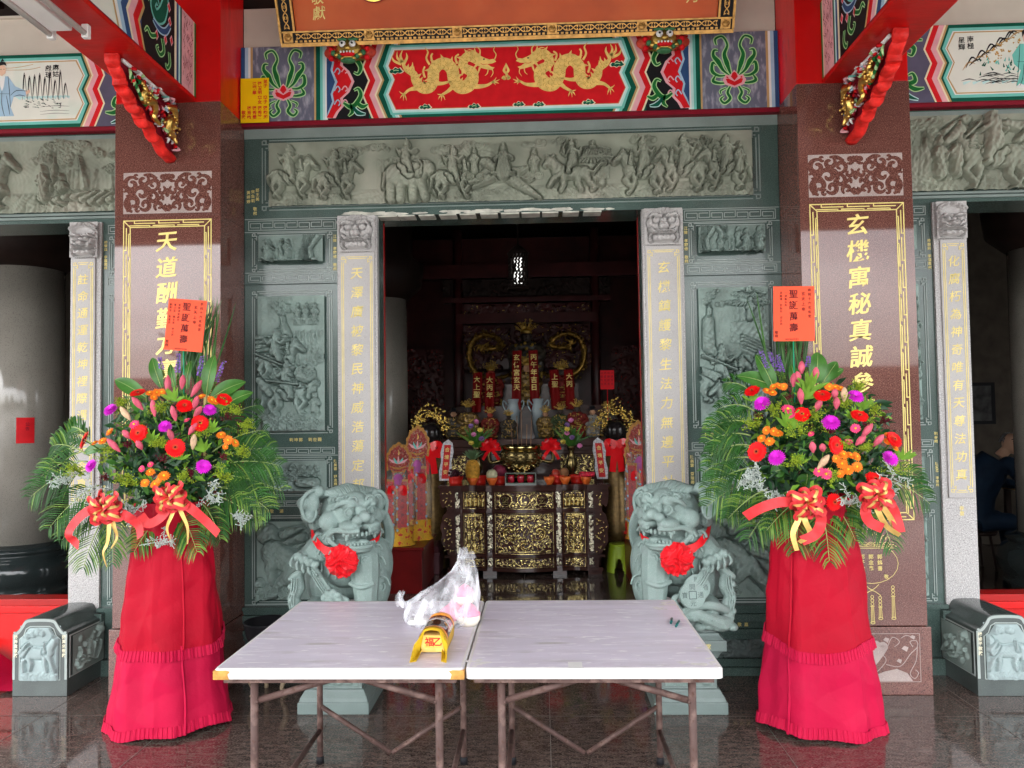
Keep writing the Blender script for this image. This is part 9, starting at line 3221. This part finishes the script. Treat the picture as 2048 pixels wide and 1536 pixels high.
def tower(x, y, z, h, r, label):
	t = thing('paper_tower', (x, y, z), label, 'paper tower', 'ritual paper towers beside the altar')
	mb = MB()
	mb.lathe([(r * 1.15, 0), (r * 1.15, .01), (r * 1.0, .03), (r * .98, h * .16), (r * 1.02, h * .17), (r * .8, h * .18), (r * .5, h * .2)], (x, y, z), 20)
	mb.build('base_tub', tw_yel if r > .105 else tw_red, t)
	mb = MB()
	mb.lathe([(r * .62, h * .19), (r * .58, h * .5), (r * .5, h * .72), (r * .2, h * .74)], (x, y, z), 14, fn=lambda a, zz: 1 + .18 * abs(sin(a * 5)))
	mb.build('core', tw_mix, t)
	for a in (-2.3, -1.2):
		cx, cy = x + r * .9 * cos(a), y + r * .9 * sin(a)
		f = Fr((cx, cy, z), (-sin(a), cos(a), 0), (0, 0, 1), (cos(a), sin(a), 0))
		wv = r * .46
		pts = []
		for i in range(13):
			pts.append((wv * (1 + .12 * sin(i * 2.1)), h * (.12 + .5 * i / 12)))
		out = pts + [(-a_, b_) for a_, b_ in pts[::-1]]
		mb = MB()
		mb.prism(f, out, -.004, 0, 0)
		mb.prism(f, [(-wv * .78, h * .14), (wv * .78, h * .14), (wv * .78, h * .6), (-wv * .78, h * .6)], .0002, .003, 1)
		mb.text(f, '福如東海壽比南山', 0, h * .56, wv * .55, .004, 2, pitch=1.35 * h * .46 / (8 * wv * .55 * 1.12) * .98, off=.02)
		for i in range(9):
			mb.ell(f.p(wv * .85 * (1 if i % 2 else -1), h * (.15 + .05 * i), .004), (.012, .008, .014), 3, 6, 4)
		mb.build('banner', [tw_gold, tw_red, M['p_wine'], M['p_sky']], t)
	f = Fr((x, y - r * .55, z + h * .72), (1, 0, 0), (0, .12, 1), (0, -1, 0))
	sh_ = [(0, h * .25), (.16 * r, h * .235), (.3 * r, h * .222), (.42 * r, h * .225), (.55 * r, h * .20), (.7 * r, h * .19), (.78 * r, h * .155), (.95 * r, h * .135), (.93 * r, h * .095), (1.05 * r, h * .07), (.95 * r, h * .03), (.9 * r, -.02), (.6 * r, -.01), (.5 * r, -.035)]
	out = [(-a_, b_) for a_, b_ in sh_[1:]][::-1] + sh_
	P, _ = smooth(out, .1, 4)
	mb = MB()
	mb.prism(f, P, -.012, 0, 0)
	Q = [(a_ * .82, b_ * .86 + .004) for a_, b_ in P]
	mb.prism(f, Q, .0002, .004, 1)
	for k_ in range(-2, 3):
		mb.stroke(f, [(0, h * .045), (k_ * r * .2, h * .065), (k_ * r * .36, h * .115 - abs(k_) * .012)], [.008, .024, .003], .006 + .0003 * k_, 4 if k_ % 2 else 2)
	mb.stroke(f, [(-r * .6, h * .02), (0, h * .0), (r * .6, h * .02)], [.006, .02, .006], .0075, 0)
	mb.stroke(f, [(0, h * .125), (.006, h * .145), (0, h * .175)], [.008, .013, .002], .0085, 5)
	mb.build('lotus_shield', [tw_gold, mk('dull_rose_print', (.30, .05, .045), .5, var=.4, scale=40, stain=[(55, .56, .62, (.42, .22, .16)), (48, .6, .66, (.12, .2, .16))]) if 'dull_rose_print' not in bpy.data.materials else bpy.data.materials['dull_rose_print'], M['p_pink'], M['p_red'], M['p_teal'], M['p_gold']], t)
	mb = MB()
	mb.ell((x, y - r * .6, z + h * .60), (r * .42, r * .42, h * .075), 0, 14, 8)
	mb.build('paper_peach', mk('mauve_paper_peach', (.42, .10, .32), .4, var=.2) if 'mauve_paper_peach' not in bpy.data.materials else bpy.data.materials['mauve_paper_peach'], t)
	mb = MB()
	for q in (-1, 1):
		c = Vector((x, y - r * .9, z + h * .52))
		ribbon_strip(mb, [c, c + Vector((q * .06, -.02, .03)), c + Vector((q * .07, -.01, -.03)), c], .04, 0)
	mb.build('bow', bpy.data.materials['glossy_red_ribbon'], t)
	mb = MB()
	mb.lathe([(r * 1.02, h * .17), (r * 1.08, h * .4), (r * .95, h * .62), (r * .5, h * .7)], (x, y, z), 36, fn=lambda a, zz: 1 + .05 * sin(a * 9 + zz * 14) + .03 * sin(a * 21))
	mb.build('cellophane', cello, t)

chest_m = mk('dark_red_lacquer_chest', (.11, .005, .005), .3, var=.2)
for s in (-1, 1):
	c = thing('red_chest', (s * 1.2, 7.6, 0), 'low dark red lacquer chest under the paper towers on the %s side' % ('left' if s < 0 else 'right'), 'chest', 'red chests beside the altar')
	a, b = sorted((s * (.93 if s < 0 else 1.03), s * 1.55))
	mb = MB()
	mb.box(a, b, 7.15, 8.05 if s > 0 else 7.95, .0, .40)
	mb.box(a - .02, b + .02, 7.12, 8.07 if s > 0 else 7.97, .401, .43)
	mb.build('body', chest_m, c, bevel=.006)
tower(-1.16, 7.30, .432, 1.0, .125, 'front left paper tower with a mauve paper peach, nearest the door jamb')
tower(-1.03, 7.62, .432, 1.16, .12, 'taller left paper tower behind the one with the front peach')
tower(1.13, 7.55, .432, 1.18, .125, 'right paper tower with lotus shield, beside the right door jamb')
tower(1.12, 7.85, .432, 1.0, .10, 'smaller right paper tower, its red banner leaning towards the altar')
for s in (-1, 1):
	g = thing('crowned_figure', (s * .94, 8.3, .0), 'tall figure with lacy gold crown and red sash, %s end of the altar' % ('left' if s < 0 else 'right'), 'figure', 'gold crowned figures beside the altar')
	x = s * .99 + (-.02 if s < 0 else .0)
	y = 8.42
	mb = MB()
	mb.lathe([(.17, 0.0), (.16, .5), (.15, .8), (.13, 1.05), (.15, 1.2), (.1, 1.32), (.05, 1.36)], (x, y, 0), 20, fn=lambda a, z: 1 + .05 * sin(a * 8))
	mb.build('robe', rb[0], g)
	mb = MB()
	mb.lathe([(.10, 1.36), (.13, 1.42), (.125, 1.5), (.09, 1.56), (0, 1.58)], (x, y - .02, 0), 18)
	mb.build('head', mk('black_lacquer_head', (.015, .012, .012), .15) if s < 0 else bpy.data.materials['black_lacquer_head'], g)
	mb = MB()
	c = Vector((x, y - .15, 1.3))
	for q in (-1, 1):
		ribbon_strip(mb, [c, c + Vector((q * .09, -.02, .03)), c + Vector((q * .1, -.01, -.07)), c], .09, 0)
		ribbon_strip(mb, [c, c + Vector((q * .03, -.02, -.12)), c + Vector((q * .05, -.01, -.28))], .07, 0)
	mb.build('red_sash', bpy.data.materials['glossy_red_ribbon'], g)
	mb = MB()
	for k_ in range(170):
		a = rd.uniform(-.5, pi + .5)
		R_ = rd.uniform(.10, .215)
		if sin(a) < -.2 and R_ > .16:
			continue
		px_, pz_ = x + R_ * cos(a), 1.53 + R_ * 1.0 * sin(a) + (.05 if R_ > .17 and abs(cos(a)) < .25 else 0)
		b = rd.uniform(0, 6.28)
		mb.tube([(px_, y - .05 + rd.uniform(-.02, .02), pz_), (px_ + .02 * cos(b), y - .075, pz_ + .02 * sin(b)), (px_ + .03 * cos(b + 1.2), y - .055, pz_ + .03 * sin(b + 1.2))], [.004, .0075, .003], 5)
	mb.build('gold_crown', mk('bright_gold_filigree', (.85, .62, .16), .25, metal=.9) if s < 0 else bpy.data.materials['bright_gold_filigree'], g)
	for k_ in range(2):
		mb = MB()
		xx = x - s * (.16 + .0 * k_) + (k_ * .30 * s)
		f = Fr((xx, y - .2, .95), (1, 0, 0), (-.1 * s * (1 if k_ == 0 else -1), 0, 1), (0, -1, 0))
		mb.prism(f, [(-.055, 0), (.055, 0), (.07, .1), (.055, .2), (.07, .3), (.05, .4), (0, .44), (-.05, .4), (-.07, .3), (-.055, .2), (-.07, .1)], -.004, 0, 0)
		mb.prism(f, [(-.035, .02), (.035, .02), (.035, .38), (-.035, .38)], .0002, .003, 1)
		mb.text(f, '合境平安', 0, .33, .05, .004, 2, pitch=1.6, off=.02)
		mb.build('banner', [mk('silver_print', (.5, .5, .52), .4, var=.4, scale=50) if 'silver_print' not in bpy.data.materials else bpy.data.materials['silver_print'], tw_red, M['gold']], g)

kn = thing('kneeling_stool', (-1.05, 8.0, 0), 'dark maroon padded kneeling stool beside the altar table', 'stool')
mb = MB()
mb.box(-1.225, -.885, 8.0, 8.55, 0, .20)
mb.build('box', mk('maroon_vinyl', (.075, .025, .032), .35, var=.1), kn, bevel=.008)
mb = MB()
mb.sheet(lambda u, v: (-1.235 + .36 * u, 7.99 + .57 * v, .20 + (.08 + .06 * v) * min(1, 8 * min(u, 1 - u, v * 1.0 + .02, 1 - v + .02)) ** .5), 24, 16)
mb.box(-1.235, -.875, 7.99, 8.56, .2, .225)
mb.build('cushion', bpy.data.materials['maroon_vinyl'], kn, bevel=.006)

gs = thing('plastic_stool', (.99, 8.1, 0), 'lime green round plastic stool right of the altar table', 'stool')
mb = MB()
seg, hts = 72, 26
vs, fs = [], []
for j in range(hts + 1):
	t = j / hts
	z = .275 * t
	R_ = .145 - .035 * t
	for i in range(seg):
		a = 2 * pi * i / seg
		vs.append((.99 + R_ * cos(a), 8.12 + R_ * sin(a), z))
for j in range(hts):
	for i in range(seg):
		a = 2 * pi * (i + .5) / seg
		z = .275 * (j + .5) / hts
		hole = any((abs((a - c0 + pi) % (2 * pi) - pi) / .32) ** 2 + (z / .15) ** 2 < 1 for c0 in (-1.75, -1.75 + pi / 2, -1.75 + pi, -1.75 - pi / 2))
		if not hole:
			fs.append((j * seg + i, j * seg + (i + 1) % seg, (j + 1) * seg + (i + 1) % seg, (j + 1) * seg + i))
mb.add(vs, fs, 0, True)
mb.build('body', mk('lime_plastic', (.28, .40, .02), .35, var=.08), gs, solid=.004)
mb = MB()
mb.lathe([(.112, .268), (.116, .28), (.11, .29), (.03, .292), (0, .285)], (.99, 8.12, 0), 36)
mb.build('seat', bpy.data.materials['lime_plastic'], gs)
mb = MB()
mb.text(Fr((.99, 8.0, 0), (1, 0, 0), (0, .12, 1), (0, -1, 0)), '玄佑宮', -.035, .235, .03, .004, vert=False, pitch=1.1)
mb.build('inscription', M['leaf3'], gs)

# ------------------------------------------------------------------ pot behind the left lion, cloth by the left threshold
p = thing('planter_pot', (-1.47, 4.6, 0), 'black round pot on a pale footed stand between the left lion and the carved wall', 'pot')
mb = MB()
mb.lathe([(.06, .24), (.10, .28), (.125, .36), (.135, .42), (.14, .43), (.128, .43), (.115, .36), (0, .34)], (-1.47, 4.62, 0), 28)
mb.build('bowl', M['black'], p)
mb = MB()
mb.lathe([(.10, .215), (.115, .225), (.115, .239), (.05, .239)], (-1.47, 4.62, 0), 20)
mb.build('stand_top', M['wood'], p)
for k in range(3):
	a = 2 * pi * k / 3 - 2.2
	mb = MB()
	mb.tube([(-1.47 + .08 * cos(a), 4.62 + .08 * sin(a), .215), (-1.47 + .12 * cos(a), 4.62 + .12 * sin(a), .12), (-1.47 + .09 * cos(a), 4.62 + .09 * sin(a), .04), (-1.47 + .11 * cos(a), 4.62 + .11 * sin(a), .006)], [.016, .018, .012, .016], 8, sub=4)
	mb.build('stand_leg', mk('pale_cast_leg', (.35, .27, .18), .5) if k == 0 else bpy.data.materials['pale_cast_leg'], p)
c = thing('red_cloth', (-3.35, 4.75, 0), 'crumpled red cloth with a cream flower, lying by the left red threshold', 'cloth')
mb = MB()
mb.sheet(lambda u, v: (-3.75 + .72 * u, 4.60 + .34 * v, .02 + .16 * sin(pi * min(1, .15 + u * .9)) * (.35 + .65 * v) * (1 + .15 * sin(9 * u + 4 * v)) * (1 - u ** 3)), 40, 20)
mb.build('folds', M['cloth2'], c)
mb = MB()
for k in range(5):
	a = k * 1.257
	mb.sheet(lambda u, v: (-3.36 + .05 * cos(a) * v + .03 * cos(2 * pi * u) * v, 4.68 + .05 * sin(a) * v + .03 * sin(2 * pi * u) * v, .135 + .0), 10, 3)
mb.build('flower_print', mk('cream_print', (.62, .48, .35), .7), c)

# ------------------------------------------------------------------ seated person at a desk inside the right side doorway
pr = thing('person', (4.72, 8.1, 0), 'grey haired person in a dark blue jacket leaning over a desk inside the right doorway', 'person')
mb = MB()
C_ = lambda P, R_: mb.tube(P, R_, 12, sub=4)
C_([(4.62, 8.12, .50), (4.64, 8.10, .75), (4.72, 8.06, .98), (4.80, 8.02, 1.13)], [.17, .165, .18, .15])
mb.ell((4.66, 8.18, 1.09), (.09, .08, .08)); mb.ell((4.86, 7.92, 1.08), (.09, .08, .08))
C_([(4.86, 7.92, 1.10), (4.93, 7.82, .92), (5.06, 7.80, .86)], [.07, .058, .045])
C_([(4.68, 8.2, 1.08), (4.85, 8.16, .9), (5.05, 8.05, .86)], [.07, .058, .045])
C_([(4.62, 8.04, .48), (4.95, 7.95, .47), (5.0, 7.92, .06)], [.1, .085, .06])
C_([(4.62, 8.2, .48), (4.95, 8.2, .47), (5.0, 8.2, .06)], [.1, .085, .06])
sculpt(mb, 'jacket', mk('dark_blue_jacket', (.006, .015, .03), .7, var=.3), pr, .014, 2)
mb = MB()
E_ = lambda x, y, z, r: mb.ell((x, y, z), r, 0, 16, 12)
mb.tube([(4.82, 8.0, 1.15), (4.88, 7.98, 1.22)], [.055, .05], 10)
hx, hy_, hz = 4.915, 7.965, 1.285
E_(hx, hy_, hz, (.078, .085, .10))
E_(hx + .02, hy_ - .02, hz - .055, (.055, .06, .055))
E_(hx + .035, hy_ - .085, hz - .01, (.014, .024, .018))
E_(hx + .015, hy_ - .08, hz - .052, (.024, .012, .007))
E_(hx - .072, hy_ - .01, hz - .01, (.012, .02, .028)); E_(hx + .082, hy_ + .0, hz - .01, (.010, .02, .028))
hd = sculpt(mb, 'head', mk('skin', (.42, .25, .17), .55, sss=.1), pr, .007, 1)
mb = MB()
for q in (-.028, .042):
	mb.ell((hx + q + .012, hy_ - .08, hz + .02), (.010, .006, .005), 0, 8, 6)
	mb.tube([(hx + q - .008, hy_ - .08, hz + .042), (hx + q + .034, hy_ - .078, hz + .042)], .004, 5)
mb.build('eyes', M['black'], hd)
mb = MB()
for i in range(260):
	a, b = rd.uniform(-.4, pi + .4), rd.uniform(.05, 1)
	th = .35 + 1.1 * b
	d = Vector((sin(th) * cos(a), sin(th) * sin(a) * 1.0, cos(th)))
	p0 = Vector((hx, hy_ + .008, hz + .01)) + Vector((d.x * .082, d.y * .09, d.z * .103))
	mb.tube([p0, p0 + Vector((d.x * .012, d.y * .012 + .006, -.018))], [.006, .002], 4)
mb.build('hair', mk('grey_hair', (.13, .13, .135), .7, var=.4, scale=40), hd)
for (bx_, by_, sg) in ((5.09, 7.79, 1), (5.08, 8.03, -1)):
	mb = MB()
	mb.ell((bx_, by_, .855), (.042, .034, .018), 0, 12, 8)
	for f in range(4):
		mb.tube([(bx_ + .03, by_ - .024 + .016 * f, .857), (bx_ + .07 + .006 * (f in (1, 2)), by_ - .028 + .018 * f, .853), (bx_ + .09 + .008 * (f in (1, 2)), by_ - .028 + .018 * f, .842)], [.0095, .0088, .0075], 7, sub=2)
	mb.tube([(bx_ - .005, by_ + sg * .03, .855), (bx_ + .03, by_ + sg * .052, .85), (bx_ + .052, by_ + sg * .05, .842)], [.011, .0095, .008], 7, sub=2)
	sculpt(mb, 'hand', bpy.data.materials['skin'], pr, .004, 1)
ch = thing('stool', (4.62, 8.12, 0), 'dark stool under the seated person', 'stool')
mb = MB()
mb.lathe([(.19, .36), (.2, .385), (.19, .40), (0, .402)], (4.62, 8.12, 0), 24)
mb.build('seat', M['dark'], ch)
for k in range(4):
	a = pi / 4 + k * pi / 2
	mb = MB()
	mb.tube([(4.62 + .13 * cos(a), 8.12 + .13 * sin(a), .37), (4.62 + .18 * cos(a), 8.12 + .18 * sin(a), .003)], .014, 8)
	mb.build('leg', M['dark'], ch)
dk = thing('desk', (5.5, 8.0, 0), 'wooden desk in front of the seated person', 'desk')
mb = MB()
mb.box(5.02, 5.8, 7.6, 8.4, .80, .835)
mb.build('top', mk('yellow_wood', (.35, .22, .10), .4, var=.2, stretch=(4, 1, 1)), dk)
for x in (5.06, 5.72):
	for y in (7.64, 8.32):
		mb = MB()
		mb.box(x, x + .05, y, y + .05, 0.002, .80)
		mb.build('leg', M['dark'], dk)

# ------------------------------------------------------------------ the far side of the forecourt (seen mirrored in the polished columns)
leafm = mk('mango_tree_leaves', (.045, .085, .02), .5, var=.35, scale=3)
barkm = mk('tree_bark', (.10, .075, .055), .9, var=.3, scale=10)

def tree3d(x, y, h, r, seed, label):
	t = thing('broadleaf_tree', (x, y, -.35), label, 'tree', 'trees across the forecourt')
	rd = random.Random(seed)
	mb = MB()
	mb.tube([(x, y, -.35), (x + .1, y, h * .3), (x - .05, y, h * .6)], [.22, .17, .1], 8)
	for k in range(6):
		a = rd.uniform(0, 6.28)
		mb.tube([(x, y, h * .4), (x + r * .35 * cos(a), y + r * .35 * sin(a), h * .6), (x + r * .7 * cos(a), y + r * .7 * sin(a), h * .75)], [.1, .06, .02], 6)
	mb.build('trunk', barkm, t)
	mb = MB()
	for k in range(26):
		a, q, zz = rd.uniform(0, 6.28), rd.uniform(0, 1) ** .6, rd.uniform(-.5, .55)
		cx, cy, cz = x + r * q * cos(a) * (1 - abs(zz) * .6), y + r * q * sin(a) * (1 - abs(zz) * .6), h * .68 + zz * h * .42
		for i in range(70):
			d = Vector((rd.gauss(0, 1), rd.gauss(0, 1), rd.gauss(0, .8))) * r * .16
			c = Vector((cx, cy, cz)) + d
			u = Vector((rd.gauss(0, 1), rd.gauss(0, 1), rd.gauss(0, 1))).normalized() * .17
			v = u.orthogonal().normalized() * .07
			mb.add([c - u, c + v, c + u, c - v], [(0, 1, 2, 3)])
	mb.build('crown', leafm, t)

for args in ((-4.3, -13.5, 5.2, 2.0, 1, 'tall bushy tree across the forecourt, mirrored in the left column'), (7.2, -15, 4.6, 2.2, 2, 'rounded tree across the forecourt, mirrored in the right column'),
			 (-10, -17, 5.5, 2.4, 3, 'spreading tree across the forecourt near the long wall end'), (3.0, -24, 4.6, 2.4, 5, 'low tree standing before the grey house across the forecourt')):
	tree3d(*args)
h = thing('low_house', (0, -30, -.35), 'low grey house with a dark tiled roof across the forecourt', 'house')
mb = MB()
mb.box(-22, 22, -34, -30, -.35, 2.6)
mb.build('wall', mk('house_render', (.22, .21, .20), .9, var=.15), h)
mb = MB()
mb.add([(-23, -29.4, 2.55), (23, -29.4, 2.55), (23, -32, 3.9), (-23, -32, 3.9), (-23, -34.6, 2.55), (23, -34.6, 2.55)], [(0, 1, 2, 3), (3, 2, 5, 4), (0, 3, 4), (1, 5, 2)])
mb.build('roof', mk('dark_roof_tiles', (.09, .06, .05), .8, var=.2), h)
for k in range(8):
	mb = MB()
	mb.box(-19 + 5 * k, -17.6 + 5 * k, -29.98, -29.9, .6, 1.9)
	mb.build('window', mk('window_glass', (.03, .035, .04), .1), h)
